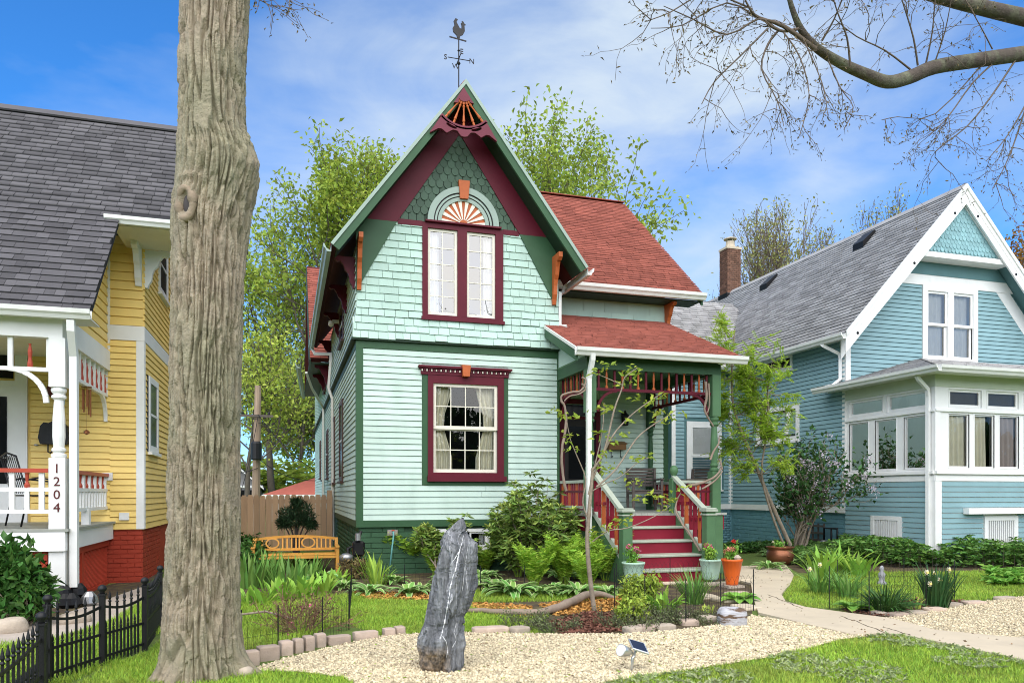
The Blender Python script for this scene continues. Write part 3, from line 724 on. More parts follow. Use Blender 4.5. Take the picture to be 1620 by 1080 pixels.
b = MB(); b.bar((VX-.17, VY, 9.58), (VX+.14, VY, 9.55), .014, .02); b.build('arrow', IRON, wv)

# ---------------------------------------------------------------- cross wing and porch
YW = 14.6; Fw = FY(YW); XG = 7.92
b = MB(); b.box(XR, XG, YW, YW+.15, .9, 5.65); b.box(XG-.15, XG, YW+.15, 21.5, .0, 5.65); b.prism([(XG-.15, YW, 5.65), (XG-.15, 21.4, 5.65), (XG-.15, 18.03, 8.9)], (.15, 0, 0)); b.build('wall', MINT, house)
clapboards(house, MINT, Fw, 6.33, XG-.1, 1.16, 3.9, .1058, (), face='Y')
clapboards(house, MINT, FXp(XR), YF+.1, YW, 1.16, 3.9, .1058, (), face='+X')
MB().box(XG-.1, XG+.02, YW-.022, YW, 1.1, 4.5).build('corner_board', GREEN, house)
x = XR+.05
while x < XG:
    ww = random.uniform(.36, .56); piece(sh_me, 'shingle', house, (x, YW-.002, 5.28), 0, (min(ww-.006, XG-x), 1, .27)); x += ww
x = XR+.05
while x < XG:
    ww = random.uniform(.36, .56); piece(sh_me, 'shingle', house, (x, YW-.012, 5.02), 0, (min(ww-.006, XG-x), 1, .27)); x += ww
xf = slab(house, 'roof', [(2.9, 14.08, 5.70), (8.47, 14.08, 5.70), (8.47, 18.03, 9.10), (2.9, 18.03, 9.10)], .12, REDUNDER)
slab(house, 'roof', [(2.9, 21.98, 5.70), (8.47, 21.98, 5.70), (8.47, 18.032, 9.10), (2.9, 18.032, 9.10)], .12, DKGREEN)
csl = Vector((0, 3.95, 3.40))
shingles('shingle_courses', (2.9, 14.06, 5.70), (1, 0, 0), csl, 5.59, csl.length, .105, .3, REDROOF, xf, a0=lambda b_: max(0, (RX+(RZ-5.70-b_*.652)/SL)-2.9-.1))
MB().bar((2.95, 17.99, 9.105), (8.48, 17.99, 9.105), .14, .02).build('ridge_cap', REDROOF, xf)
gutter(house, (5.02, 14.05, 5.545), (8.50, 14.05, 5.545), GUTTER, .14)
MB().box(5.0, 8.45, 14.1, YW, 5.53, 5.548).build('soffit', DKGREEN, house)
MB().prism([(8.44, 14.06, 5.62), (8.44, 18.03, 9.05), (8.44, 18.03, 8.85), (8.44, 14.06, 5.45)], (.04, 0, 0)).build('rake_board', GREEN, house)
bracket(house, (XG-.03, YW, 5.55), (0, -.42, 0), .62, .08, ORANGE)
downspout(house, [(5.30, 13.98, 5.56), (5.22, 13.9, 5.42), (5.02, 13.5, 5.30), (4.99, 13.42, 5.1), (4.99, 13.42, 4.66), (5.08, 13.3, 4.62)], GUTTER, .04)
# porch roof
PX0, PX1, PYF, PZ, PS = 4.66, 7.88, 11.70, 3.90, .437
pz_ = lambda y: PZ+PS*(y-PYF)
pr_ = slab(house, 'porch_roof', [(PX0, PYF, PZ), (PX1, PYF, PZ), (PX1, YW-.02, pz_(YW-.02)), (XR+.02, YW-.02, pz_(YW-.02)), (XR+.02, YF-.03, pz_(YF-.03)), (PX0, YF-.03, pz_(YF-.03))], .09, REDUNDER)
psv = Vector((0, 1, PS)).normalized()
shingles('shingle_courses', (PX0, PYF-.03, PZ-.01), (1, 0, 0), psv, PX1-PX0, 3.2, .10, .3, REDROOF, pr_, a0=lambda b_: 0 if PYF+b_*psv.y < YF-.05 else XR+.03-PX0)
MB().prism([(PX0-.03, PYF-.01, PZ+.01), (PX0-.03, YF-.1, pz_(YF-.1)+.01), (PX0-.03, YF-.1, pz_(YF-.1)-.045), (PX0-.03, PYF-.01, PZ-.045)], (.03, 0, 0)).build('rake_moulding', GUTTER, pr_)
MB().prism([(PX0-.015, PYF+.02, PZ-.05), (PX0-.015, YF-.09, pz_(YF-.09)-.05), (PX0-.015, YF-.09, pz_(YF-.09)-.21), (PX0-.015, PYF+.02, PZ-.21)], (.04, 0, 0)).build('rake_board', GREEN, pr_)
gutter(house, (PX0-.04, PYF, PZ-.13), (PX1+.04, PYF, PZ-.13), GUTTER, .13)
PYP = 12.0; BX0, BX1 = 5.02, 7.47
b = MB(); b.box(4.93, 7.56, PYP-.08, PYP+.08, 3.60, 3.80); b.box(4.93, 5.09, PYP+.08, YF, 3.60, 3.80); b.box(7.40, 7.56, PYP+.08, YW, 3.60, 3.80); b.build('porch_beam', GREEN, house)
MB().box(4.93, 7.56, PYP, YW, 3.802, 3.83).build('porch_ceiling', POSTG, house)
MB().prism([(4.95, PYP, 3.83), (4.95, YF-.02, 3.83), (4.95, YF-.02, pz_(YF)-.12)], (.04, 0, 0)).build('cheek_wall', MINT, house)
# floor, fascia
b = MB()
for i in range(24): x0 = 4.90+i*.114; piece(meshdata(MB().box(0, .111, PYP-.16, YW, 1.06, 1.10), 'floor_board', PORCHFL) if i == 0 else fbm, 'floor_board', house, (x0, 0, 0)) if i else None; fbm = bpy.data.meshes.get('floor_board') or meshdata(MB().box(0, .111, PYP-.16, YW, 1.06, 1.10), 'floor_board', PORCHFL)
piece(fbm, 'floor_board', house, (4.90, 0, 0))
b = MB(); b.box(4.92, 7.60, PYP-.12, PYP-.04, .80, 1.055); b.box(7.54, 7.62, PYP-.04, YW, .80, 1.055); b.box(4.915, 4.97, PYP-.04, YF, .80, 1.055); b.build('porch_fascia', REDRISER, house)
b = MB()
for i in range(26): b.box(4.98+i*.1, 5.05+i*.1, PYP-.02, PYP, 0, .80)
b.build('porch_skirt', MAROON, house, kind='stuff')
turned_post(house, BX0, PYP, 1.10, 3.60, .17, POSTG, sq0=.75, sq1=.75)
turned_post(house, BX1, PYP, 1.10, 3.60, .17, POSTG, sq0=.75, sq1=.75)
for px_ in (BX0, BX1): MB().box(px_-.10, px_+.10, PYP-.10-.03, PYP+.07, 0, 1.10).build('porch_pier', POSTG, house)
turned_post(house, 7.46, YW-.12, 1.10, 3.60, .14, GREEN, sq0=.75, sq1=.75)
# fretwork
FRZ0, FRZ1 = 3.26, 3.60
def fret(p, q, n, arch=True):
    p, q = Vector(p), Vector(q); d = (q-p)
    fr = MB().bar(p+Vector((0, 0, FRZ0)), q+Vector((0, 0, FRZ0)), .05, .05).build('fretwork', MAROON, house)
    for i in range(n):
        c = p+d*((i+.5)/n)
        if i % 2: MB().lathe([(.028, 0), (.03, .03), (.012, .06), (.022, .22), (.010, .31), (.026, .32), (.026, FRZ1-FRZ0-.02)], (c.x, c.y, FRZ0+.02), 8).build('spindle', ORANGE, fr)
        else: MB().bar(c+Vector((0, 0, FRZ0+.02)), c+Vector((0, 0, FRZ1)), .035, .03, (d.y, -d.x, 0)).build('spindle', MAROON, fr)
    for s, c in ((1, p), (-1, q)):
        u = d.normalized()*s; mb = MB(); R = .36
        pts = [c+u*(.06+R-R*math.cos(a)) + Vector((0, 0, FRZ0-R-.02+R*math.sin(a))) for a in [math.pi/2*k_/7 for k_ in range(8)]]
        for a_, b_ in zip(pts, pts[1:]): mb.bar(a_, b_, .035, .045)
        mb.build('arch_bracket', MAROON, fr)
fret((BX0+.085, PYP, 0), (BX1-.085, PYP, 0), 15); fret((BX0, PYP+.085, 0), (BX0, YF, 0), 9); fret((BX1, PYP+.085, 0), (BX1, YW-.2, 0), 13)
# porch railings
def railing(p, q, zt, zb, n, cap=True):
    p, q = Vector(p), Vector(q); d = q-p
    r = MB().bar(p+Vector((0, 0, zt)), q+Vector((0, 0, zt)), .09, .05).build('railing', TREAD, house)
    MB().bar(p+Vector((0, 0, zb)), q+Vector((0, 0, zb)), .05, .05).build('bottom_rail', TREAD, r)
    MB().bar(p+Vector((0, 0, (zt*.62+zb*.38))), q+Vector((0, 0, (zt*.62+zb*.38))), .03, .04).build('mid_rail', MAROON, r)
    for i in range(n):
        c = p+d*((i+.5)/n)
        MB().bar(c+Vector((0, 0, zb)), c+Vector((0, 0, zt)), .07 if i % 2 else .05, .025, (d.y, -d.x, 0)).build('baluster', ORANGE if i % 3 == 1 else REDRISER, r)
railing((6.68, PYP, 0), (BX1-.08, PYP, 0), 1.66, 1.2, 7); railing((BX0, PYP+.08, 0), (BX0, YF, 0), 1.66, 1.2, 11); railing((BX1, PYP+.08, 0), (BX1, YW-.2, 0), 1.66, 1.2, 17)
# steps
RIS = .218; SX0, SX1 = 5.16, 6.60
for i in range(5):
    zt_ = 1.10-RIS*i; y1 = PYP-.16-.28*(i-1)+.02; y0 = PYP-.16-.28*i
    if i: MB().box(SX0, SX1, y0-.035, y1, zt_-.04, zt_).build('step_tread', TREAD, house, bevel=.008)
    MB().box(SX0+.01, SX1-.01, y0-.005, y0+.02, zt_-RIS+.0, zt_-.042).build('step_riser', REDRISER, house)
for s, xx in ((0, SX0-.06), (1, SX1)):
    MB().prism([(xx, 10.72, -.05), (xx, 10.72, .30), (xx, PYP-.14, 1.12), (xx, PYP-.14, -.05)], (.06, 0, 0)).build('stair_stringer', POSTG, house)
# newel posts and sloping rails
NY = 10.80
def newel(x, y, z0, z1, wd):
    h = wd/2; b = MB(); b.box(x-h, x+h, y-h, y+h, z0, z1); o = b.build('newel_post', POSTG, house, bevel=.008)
    c = MB(); c.box(x-h-.03, x+h+.03, y-h-.03, y+h+.03, z1-.02, z1+.02); c.box(x-h-.012, x+h+.012, y-h-.012, y+h+.012, z1+.02, z1+.045); c.box(x-h-.02, x+h+.02, y-h-.02, y+h+.02, z1-.08, z1-.055); c.build('cap', TREAD, o, bevel=.006)
    return o
newel(5.13, NY, 0, 1.17, .165); newel(6.62, NY, 0, 1.17, .165)
fp = MB().box(6.55, 6.69, PYP-.12, PYP+.02, 1.10, 1.70).build('newel_post', POSTG, house, bevel=.01)
MB().lathe([(.065, 0), (.07, .02), (.04, .04), (.035, .07), (.06, .1), (.078, .15), (.07, .2), (.045, .235), (.02, .25)], (6.62, PYP-.05, 1.70), 14).build('finial', POSTG, fp, smooth=True)
for xx, x2 in ((5.13, 5.03), (6.64, 6.62)):
    r = MB().bar((xx, NY+.05, 1.12), (x2, PYP-.06, 1.74 if xx > 6 else 1.86), .10, .055).build('handrail', TREAD, house)
    MB().bar((xx, NY+.1, .40), (x2, PYP-.1, 1.17), .06, .09).build('bottom_rail', TREAD, r)
    for i in range(7):
        t_ = (i+.7)/7.6; p = Vector((xx, NY+.08, .42)).lerp(Vector((x2, PYP-.08, 1.18)), t_); q = Vector((xx, NY+.08, 1.11)).lerp(Vector((x2, PYP-.08, 1.74)), t_)
        MB().bar(p, q, .045 if i % 2 else .07, .025, (0, 1, 0)).build('baluster', ORANGE if i % 3 == 1 else REDRISER, r)
    for t_, k_ in ((.35, .45), (.7, .45)):
        p = Vector((xx, NY+.08, .42)).lerp(Vector((x2, PYP-.08, 1.18)), t_); p.z += .33; MB().bar(p-Vector((0, .17, .0)), p+Vector((0, .17, .0)), .03, .05).build('cross_piece', REDRISER, r)
# front door, light, plaque
dr = casing(house, Fw, 5.42, 6.33, 1.10, 3.42, .1, 0, .05, MAROON, 'door', 0)
b = MB(); fb(b, Fw, 5.52, 6.23, 1.12, 3.0, 0, .02); b.build('door_leaf', mat('dark_door', (.02, .016, .014), .35, .2), dr); fb(MB(), Fw, 5.52, 6.23, 3.0, 3.06, 0, .04).build('transom_bar', MAROON, dr); fb(MB(), Fw, 5.55, 6.2, 3.07, 3.3, 0, .02).build('transom', DPANE, dr)
fb(MB(), Fw, 5.62, 6.13, 1.75, 2.85, .02, .03).build('pane', DPANE, dr); MB().lathe([(.02, 0), (.035, .02), (.02, .045)], (6.17, YW-.07, 2.1), 10).build('handle', GREYMETAL, dr)
downspout(house, [(4.92, PYF-.06, 3.80), (4.92, PYF-.05, 3.70), (4.90, PYF+.06, 3.4), (4.90, PYF+.06, .12), (4.86, PYF-.10, .05)], GUTTER, .055)

# ================================================================ THE BLUE HOUSE ON THE RIGHT
bh = thing('gabled_cottage', 'teal blue gabled house with grey roof and white sunroom', 'house', (15, 14.4, 0))
BX, BY, BR, BZ, BS = 12.46, 14.40, 15.50, 8.80, 1.075
Fb = FY(BY); FbL = FXm(BX)
UW = (14.80, 16.22, 4.74, 6.35)
b = MB(); wall_holes(b, Fb, BX, 18.6, 1.0, 5.0, [(UW[0], UW[1], UW[2], 5.0)], .15)
rk2 = lambda z: (BR-(BZ-.15-z)/BS, BR+(BZ-.15-z)/BS)
fpoly(b, Fb, [(BX, 5.0), (UW[0], 5.0), (UW[0], UW[3]), (rk2(UW[3])[0], UW[3]), (BX, 5.35)], -.15, 0); fpoly(b, Fb, [(UW[1], 5.0), (18.6, 5.0), (18.6, 5.3), (rk2(UW[3])[1], UW[3]), (UW[1], UW[3])], -.15, 0)
fpoly(b, Fb, [(rk2(UW[3])[0], UW[3]), (rk2(UW[3])[1], UW[3]), (BR, BZ-.15)], -.15, 0)
LW = (16.15, 17.70, 2.92, 3.62)
wall_holes(b, FbL, BY+.15, 24, 1.0, 5.35, [LW], .15)
b.box(10.5, BX-.15, 19.1, 19.25, 1.0, 5.4); b.box(10.5, 10.65, 19.25, 24, 0, 5.4)
b.build('wall', TEALD, bh)
clapboards(bh, TEAL, Fb, BX+.11, 18.5, 3.9, 6.5, .1045, [(14.65, 16.37, 4.6, 6.52)], lim=lambda z: (max(BX+.11, rk2(z)[0]+.1), min(18.5, rk2(z)[1]-.1)), face='Y')
clapboards(bh, TEAL, FbL, BY+.02, 24, 1.14, 5.1, .1045, [(LW[0]-.13, LW[1]+.13, LW[2]-.13, LW[3]+.13)], face='-X')
clapboards(bh, TEAL, FY(19.1), 10.62, BX-.06, 1.14, 5.2, .1045, [(10.9, 12.2, 1.5, 3.6)], face='Y')
# painted brick base
b = MB(); b.box(BX+.03, BX+.18, BY, 24, -.1, 1.0); b.box(10.53, BX+.03, 19.13, 19.3, -.1, 1.0); b.build('foundation', TEALB, bh)
brick_pieces(bh, FXm(BX+.03), '-X', BY+.1, 19.0, 0, .99, .42, .105, TEALB, [(15.0, 16.0, .1, .72)], 'foundation_block'); block_wall(bh, FY(19.13), 10.55, BX, 0, .98, .21, .07, TEALB)
b = MB(); b.box(BX-.03, BX, BY, 19.12, .99, 1.14); b.box(10.5, BX-.03, 19.07, 19.1, .99, 1.14); b.build('water_table', WHITE, bh)
b = MB(); b.box(BX-.025, BX+.11, BY-.025, BY, 3.9, 5.3); b.box(BX-.0245, BX, BY, BY+.10, 1.14, 5.05); b.build('corner_board', WHITE, bh)
MB().box(BX-.10, BX+.0, 19.075, 19.1, 1.14, 5.1).build('corner_board', WHITE, bh); MB().box(BX-.025, BX, 19.0, 19.1, 1.14, 5.1).build('corner_board', WHITE, bh)
MB().box(10.5, 10.62, 19.07, 19.1, 1.14, 5.1).build('corner_board', WHITE, bh)
MB().box(BX-.02, BX, BY, 19.0, 5.02, 5.10).build('frieze_board', WHITE, bh)
# main roof
BE0, BE1 = (12.02, BZ-(BR-12.02)*BS), (18.98, BZ-(BR-12.02)*BS)
YB0, YB1 = 13.92, 26.0
r_ = slab(bh, 'roof', [(BE0[0], YB0, BE0[1]), (BR, YB0, BZ), (BR, YB1, BZ), (BE0[0], YB1, BE0[1])], .10, DARKROOF)
r2_ = slab(bh, 'roof', [(BE1[0], YB0, BE1[1]), (BR+.002, YB0, BZ), (BR+.002, YB1, BZ), (BE1[0], YB1, BE1[1])], .10, TEALD)
vv = Vector((BR-BE0[0], 0, BZ-BE0[1]))
shingles('shingle_courses', (BE0[0], YB0-.02, BE0[1]), (0, 1, 0), vv, YB1-YB0, vv.length, .135, .32, GREYROOF, r_)
for s in (-1, 1): MB().bar((BR+s*.06, YB0, BZ-.04), (BR+s*.06, YB1, BZ-.04), .2, .03, (s*.73, 0, .68)).build('ridge_cap', GREYROOF, r_)
for y in (16.6, 20.8):
    c = Vector((BR-.45, y, BZ-.45*BS)); b = MB()
    b.prism([(c.x-.28, y-.16, c.z-.27), (c.x-.28, y-.16, c.z-.10), (c.x+.1, y-.16, c.z+.24), (c.x+.15, y-.16, c.z+.2)], (0, .38, 0)); b.build('roof_vent', BLACK, bh)
# rear cross roof
wr_ = slab(bh, 'roof', [(10.05, 18.72, 5.10), (13.6, 18.72, 5.10), (13.6, 21.8, 7.80), (10.05, 21.8, 7.80)], .1, DARKROOF)
slab(bh, 'roof', [(10.05, 24.9, 5.10), (13.6, 24.9, 5.10), (13.6, 21.802, 7.80), (10.05, 21.802, 7.80)], .1, GREYROOF)
shingles('shingle_courses', (10.05, 18.70, 5.10), (1, 0, 0), (0, 3.08, 2.70), 4.2, 4.08, .135, .32, GREYROOF, wr_, a1=lambda b_: min(4.2, 2.0+b_*.62))
gutter(bh, (10.05, 18.72, 4.98), (12.3, 18.72, 4.98), GUTTER, .12); gutter(bh, (BE0[0], 18.6, BE0[1]-.13), (BE0[0], YB0-.02, BE0[1]-.13), GUTTER, .13)
MB().box(BE0[0]+.02, BX, YB0+.05, 18.7, 5.02, 5.035).build('soffit', WHITE, bh)
# bargeboards
for s in (-1, 1):
    def strip(a, c, y0, y1, m, name, over=.0, par=bh):
        ka, kc = a*math.hypot(1, BS), c*math.hypot(1, BS); hw = BR-BE0[0]-.02+over
        p = [(BR, y0, BZ-ka), (BR, y0, BZ-kc), (BR+s*(hw-.0), y0, BZ-kc-hw*BS), (BR+s*hw, y0, BZ-ka-hw*BS)]
        return MB().prism(p, (0, y1-y0, 0)).build(name, m, par)
    strip(-.02, .06, YB0-.04, YB0, GUTTER, 'rake_moulding'); bb = strip(.06, .31, YB0-.012, YB0+.03, WHITE, 'bargeboard')
    strip(.145, .165, YB0-.02, YB0-.012, GUTTER, 'bead', -.06, bb); strip(.145, .147, YB0-.014, YB0-.0125, BLACK, 'groove', -.06, bb)
    for k in (.35, 1.55, 3.15):
        hx = BR+s*k; hz_ = BZ-k*BS-.23*math.hypot(1, BS)
        MB().tube([(hx, YB0-.018, hz_), (hx, YB0-.011, hz_)], .035, 8).build('rosette', BLACK, bb)
    fpoly(MB(), Fb, [(BR, BZ-.28), (BR+s*3.2, BZ-.28-3.2*BS), (BR+s*3.2, BZ-.80-3.2*BS), (BR, BZ-.72)], 0, .03).build('gable_board', WHITE, bh)
# upper gable panel with scalloped shingles standing proud
FP = FY(YB0+.12)
fpoly(MB(), FP, [(BR-1.30, 7.14), (BR+1.30, 7.14), (BR, 8.54)], -.2, -.0).build('gable_panel', TEAL, bh)
ts_me = meshdata(MB().add([(x, -.022+.016*zz, zz) for x, zz in sc_pr]+[(x, 0, zz) for x, zz in sc_pr], [tuple(range(n_))]+[(i_, (i_+1) % n_, (i_+1) % n_+n_, i_+n_)[::-1] for i_ in range(n_)]), 'scale_shingle', mat('teal_scale_paint', (.23, .40, .42), .5, .1, 3, rand=.12))
for i in range(10):
    z = 7.18+i*.105; hw = (8.42-z)/1.12; x = BR-hw+(.05 if i % 2 else 0)
    while x < BR+hw-.06: piece(ts_me, 'scale_shingle', bh, (x, YB0+.116-.003*(i % 2), z), 0, (.105, 1, .18)); x += .112
for s in (-1, 1):
    fpoly(MB(), FP, [(BR, 8.60), (BR+s*1.40, 7.10), (BR+s*1.20, 7.10), (BR, 8.36)], 0, .06).build('panel_board', WHITE, bh)
fb(MB(), FP, BR-1.43, BR+1.43, 7.02, 7.14, -.3, .07).build('panel_rail', WHITE, bh)
fpoly(MB(), FP, [(BR-1.76, 6.72), (BR+1.76, 6.72), (BR+1.48, 7.02), (BR-1.48, 7.02)], -.34, -.30).build('dark_band', TEALD, bh)
fpoly(MB(), Fb, [(BR-2.0, 6.47), (BR+2.0, 6.47), (BR+1.77, 6.72), (BR-1.77, 6.72)], .0, .045).build('head_band', WHITE, bh)
# gable window
b = MB()
fb(b, Fb, 14.66, 14.80, 4.62, 6.48, -.03, .05); fb(b, Fb, 16.22, 16.36, 4.62, 6.48, -.03, .05); fb(b, Fb, 15.43, 15.59, 4.74, 6.35, -.03, .05); fb(b, Fb, 14.80, 16.22, 6.35, 6.47, -.03, .048); fb(b, Fb, 14.80, 16.22, 4.62, 4.74, -.03, .048)
gw = b.build('window', WHITE, bh); fb(MB(), Fb, 14.62, 16.40, 4.57, 4.62, 0, .09).build('sill', WHITE, gw)
for u0, u1 in ((14.80, 15.43), (15.59, 16.22)):
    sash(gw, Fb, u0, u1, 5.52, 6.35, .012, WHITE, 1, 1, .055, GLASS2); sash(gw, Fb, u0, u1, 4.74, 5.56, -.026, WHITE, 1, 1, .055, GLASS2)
    curtain(gw, Fb, u0+.02, u1-.02, 4.76, 6.34, -.12, CURTAINW, 5, amp=.012)
room(bh, Fb, *UW)
# side windows
c = casing(bh, FbL, LW[0]-.12, LW[1]+.12, LW[2]-.12, LW[3]+.12, .12, 0, .045, WHITE); sash(c, FbL, LW[0], LW[1], LW[2], LW[3], .0, mat('dark_sash', (.03, .03, .032), .5), 1, 2, .05); room(bh, FbL, *LW)
for y0, y1 in ((16.3, 17.45), (18.1, 18.9)):
    c = casing(bh, FbL, y0, y1, 4.66, 5.02, .07, 0, .05, WHITE); fb(MB(), FbL, y0+.07, y1-.07, 4.73, 4.95, .0, .036).build('pane', DPANE, c)
c = casing(bh, FY(19.1), 10.98, 12.12, 1.56, 3.52, .13, 0, .045, WHITE)
fb(MB(), FY(19.1), 11.11, 11.99, 1.69, 3.39, 0, .012).build('blind', CURTAINW, c); sash(c, FY(19.1), 11.11, 11.99, 2.52, 3.39, .05, WHITE, 1, 1, .05); sash(c, FY(19.1), 11.11, 11.99, 1.69, 2.54, .04, WHITE, 1, 1, .05)
for k in range(12): fb(MB(), FY(19.1), 11.12, 11.98, 1.72+k*.07, 1.775+k*.07, .013, .018).build('slat', mat('teal_screen', (.14, .24, .27), .6) if k == 0 else bpy.data.materials['teal_screen'], c)
downspout(bh, [(11.98, 14.7, 5.0), (11.98, 14.6, 4.9), (12.36, 14.52, 4.72), (12.385, 14.5, 4.6), (12.385, 14.5, 4.12), (12.2, 14.55, 3.95), (12.05, 14.6, 3.92)], WHITE, .05)
# chimney on the ridge
ch = MB(); cx0, cx1, cy0, cy1 = 15.30, 15.86, 23.7, 24.2
chm = MB().box(cx0+.01, cx1-.01, cy0+.01, cy1-.01, 8.3, 10.35).build('chimney', MORTAR, bh)
bkm = meshdata(MB().box(0, 1, 0, 1, 0, 1), 'brick', BRICK)
for j in range(22):
    z = 8.75+j*.073
    for k in range(4):
        a = cx0+k*.187-(.0935 if j % 2 else 0); p0, p1 = max(a, cx0), min(a+.176, cx1)
        if p1-p0 > .02: piece(bkm, 'brick', chm, (p0, cy0-.006-random.uniform(0, .006), z), 0, (p1-p0, .02, .06))
    for k in range(4):
        a = cy0+k*.17-(.085 if j % 2 else 0); p0, p1 = max(a, cy0+.015), min(a+.16, cy1)
        if p1-p0 > .02: piece(bkm, 'brick', chm, (cx0-.006-random.uniform(0, .006), p0, z), 0, (.02, p1-p0, .06))
MB().box(cx0-.04, cx1+.04, cy0-.04, cy1+.04, 8.2, 8.72).build('flashing', BLACK, chm); MB().box(cx0-.03, cx1+.03, cy0-.03, cy1+.03, 10.35, 10.43).build('chimney_cap', CONC, chm)
b = MB(); b.lathe([(.2, 0), (.16, .14), (.15, .26)], (15.58, 23.95, 10.43), 12); b.lathe([(.24, 0), (.24, .03), (.05, .1)], (15.58, 23.95, 10.76), 12)
for k in range(4): b.box(15.58+.13*math.cos(k*1.57)-.01, 15.58+.13*math.cos(k*1.57)+.01, 23.95+.13*math.sin(k*1.57)-.01, 23.95+.13*math.sin(k*1.57)+.01, 10.66, 10.78)
b.build('flue', CONC, chm)
# ---- sunroom
SY, SXR = 11.9, 19.2; FS = FY(SY); FL = FXm(BX)
TRF = [(12.80+i*1.0, 13.66+i*1.0) for i in range(6)]; WNF = [(12.80+i*.665, 13.33+i*.665) for i in range(9)]
TRL = [(12.10, 13.16), (13.26, 14.30)]; WNL = [(12.12, 12.70), (12.90, 13.50), (13.70, 14.30)]
b = MB(); wall_holes(b, FS, BX, SXR, -.1, 3.86, [(a, c, 3.20, 3.56) for a, c in TRF]+[(a, c, 1.97, 3.06) for a, c in WNF], .12)
wall_holes(b, FL, SY+.12, BY, -.1, 3.86, [(a, c, 3.20, 3.56) for a, c in TRL]+[(a, c, 1.95, 3.05) for a, c in WNL], .12)
b.build('sunroom_wall', WHITE, bh)
clapboards(bh, TEAL, FS, BX+.15, SXR, .0, 1.70, .1045, [(13.68, 14.62, .3, 1.0)], face='Y')
clapboards(bh, TEAL, FL, SY+.14, BY, .0, 1.70, .1045, [(12.72, 13.62, .3, .98)], face='-X')
MB().box(BX+.02, SXR, SY+.02, SY+.1, -.1, .3).build('foundation', TEALB, bh)
for k, (F, u0, u1) in enumerate(((FS, BX-.022, SXR), (FL, SY, BY))):
    b = MB(); fb(b, F, u0, u1, 1.70, 1.80, 0, .03); b.build('skirt_board', WHITE, bh)
    fb(MB(), F, u0, u1, 1.84, 1.90, 0, .07).build('sill', WHITE, bh); fb(MB(), F, u0, u1, 3.10, 3.15, 0, .045).build('transom_rail', WHITE, bh)
b = MB(); b.box(BX-.025, BX+.14, SY-.025, SY, .0, 1.70); b.box(BX-.0245, BX, SY, SY+.14, 0, 1.70); b.box(BX-.025, BX+.10, SY-.026, SY, 1.90, 3.1); b.build('corner_board', WHITE, bh)
PALEG = mat('pale_sage_fascia', (.55, .60, .48), .5, .05)
b = MB(); fb(b, FS, BX-.02, SXR, 3.60, 3.85, 0, .02); fb(b, FL, SY, BY, 3.60, 3.85, 0, .0195); b.build('frieze_board', PALEG, bh)
TRG = mat('dark_screen', (.05, .045, .035), .3, .2, spec=.6)
for F, tr, wn_, cu in ((FS, TRF, WNF, [CURTAIN, CURTAIN, TAUPE]), (FL, TRL, WNL, [SHEER]*3)):
    for a, c in tr:
        o = casing(bh, F, a-.01, c+.01, 3.19, 3.57, .012, -.1, .008, WHITE, 'transom', sill=0); sash(o, F, a+.02, c, 3.20, 3.56, -.03, WHITE, 1, 1, .05)
        fb(MB(), F, a+.03, c-.03, 3.22, 3.54, -.12, -.1).build('screen', TRG, o)
    for i, (a, c) in enumerate(wn_):
        lo, hi = (1.97, 3.06) if F is FS else (1.95, 3.05)
        o = casing(bh, F, a-.012, c+.012, lo-.012, hi+.012, .012, -.1, .012, WHITE, sill=0)
        sash(o, F, a, c, lo, hi, -.02, WHITE, 1, 1, .028)
        f0 = .02 if i != 1 else .0
        curtain(o, F, a+.01, c-(.01 if i % 3 != 1 else .12), lo, hi, -.09, cu[i % len(cu)], 4, amp=.02)
rm = MB(); rm.box(BX+.9, SXR, SY+.8, SY+.83, .3, 3.8); rm.box(BX+.9, BX+.93, SY+.8, BY, .3, 3.8); rm.build('room', DARKIN, bh)
# hip roof of the sunroom
sz = 3.92; cor = (12.02, 11.45, sz); hp = (14.55, 14.38, 4.68)
s1 = MB().add([cor, (SXR+.3, 11.45, sz), (SXR+.3, 14.38, 4.68), hp, (cor[0], cor[1], sz-.06), (SXR+.3, 11.45, sz-.06)], [(0, 1, 2, 3), (4, 5, 1, 0)]).add([cor, hp, (12.02, 14.9, sz), (12.02, 14.9, sz-.06), (cor[0], cor[1], sz-.06)], [(0, 1, 2), (0, 2, 3, 4)]).build('sunroom_roof', DARKROOF, bh)
v_ = Vector((0, 2.93, .76)); shingles('shingle_courses', (12.02, 11.43, sz), (1, 0, 0), v_, 7.4, 3.0, .13, .32, GREYROOF, s1, a0=lambda b_: b_*.84)
v_ = Vector((2.53, 0, .76)); shingles('shingle_courses', (12.0, 11.45, sz), (0, 1, 0), v_, 3.45, 2.6, .13, .32, GREYROOF, s1, a0=lambda b_: b_*1.11, a1=lambda b_: 3.45 if b_ < .46 else 2.93)
MB().box(12.04, SXR+.25, 11.47, 14.38, 3.84, 3.858).build('soffit', WHITE, bh); MB().box(12.04, BX-.0, 14.38, 14.9, 3.84, 3.858).build('soffit', WHITE, bh)
gutter(bh, (12.02, 11.45, 3.80), (SXR+.3, 11.45, 3.80), GUTTER, .13); gutter(bh, (12.02, 14.92, 3.80), (12.02, 11.33, 3.80), GUTTER, .13)
downspout(bh, [(12.05, 11.95, 3.80), (12.1, 11.95, 3.72), (12.36, 12.0, 3.55), (12.40, 12.02, 3.4), (12.40, 12.02, .25)], WHITE, .05)
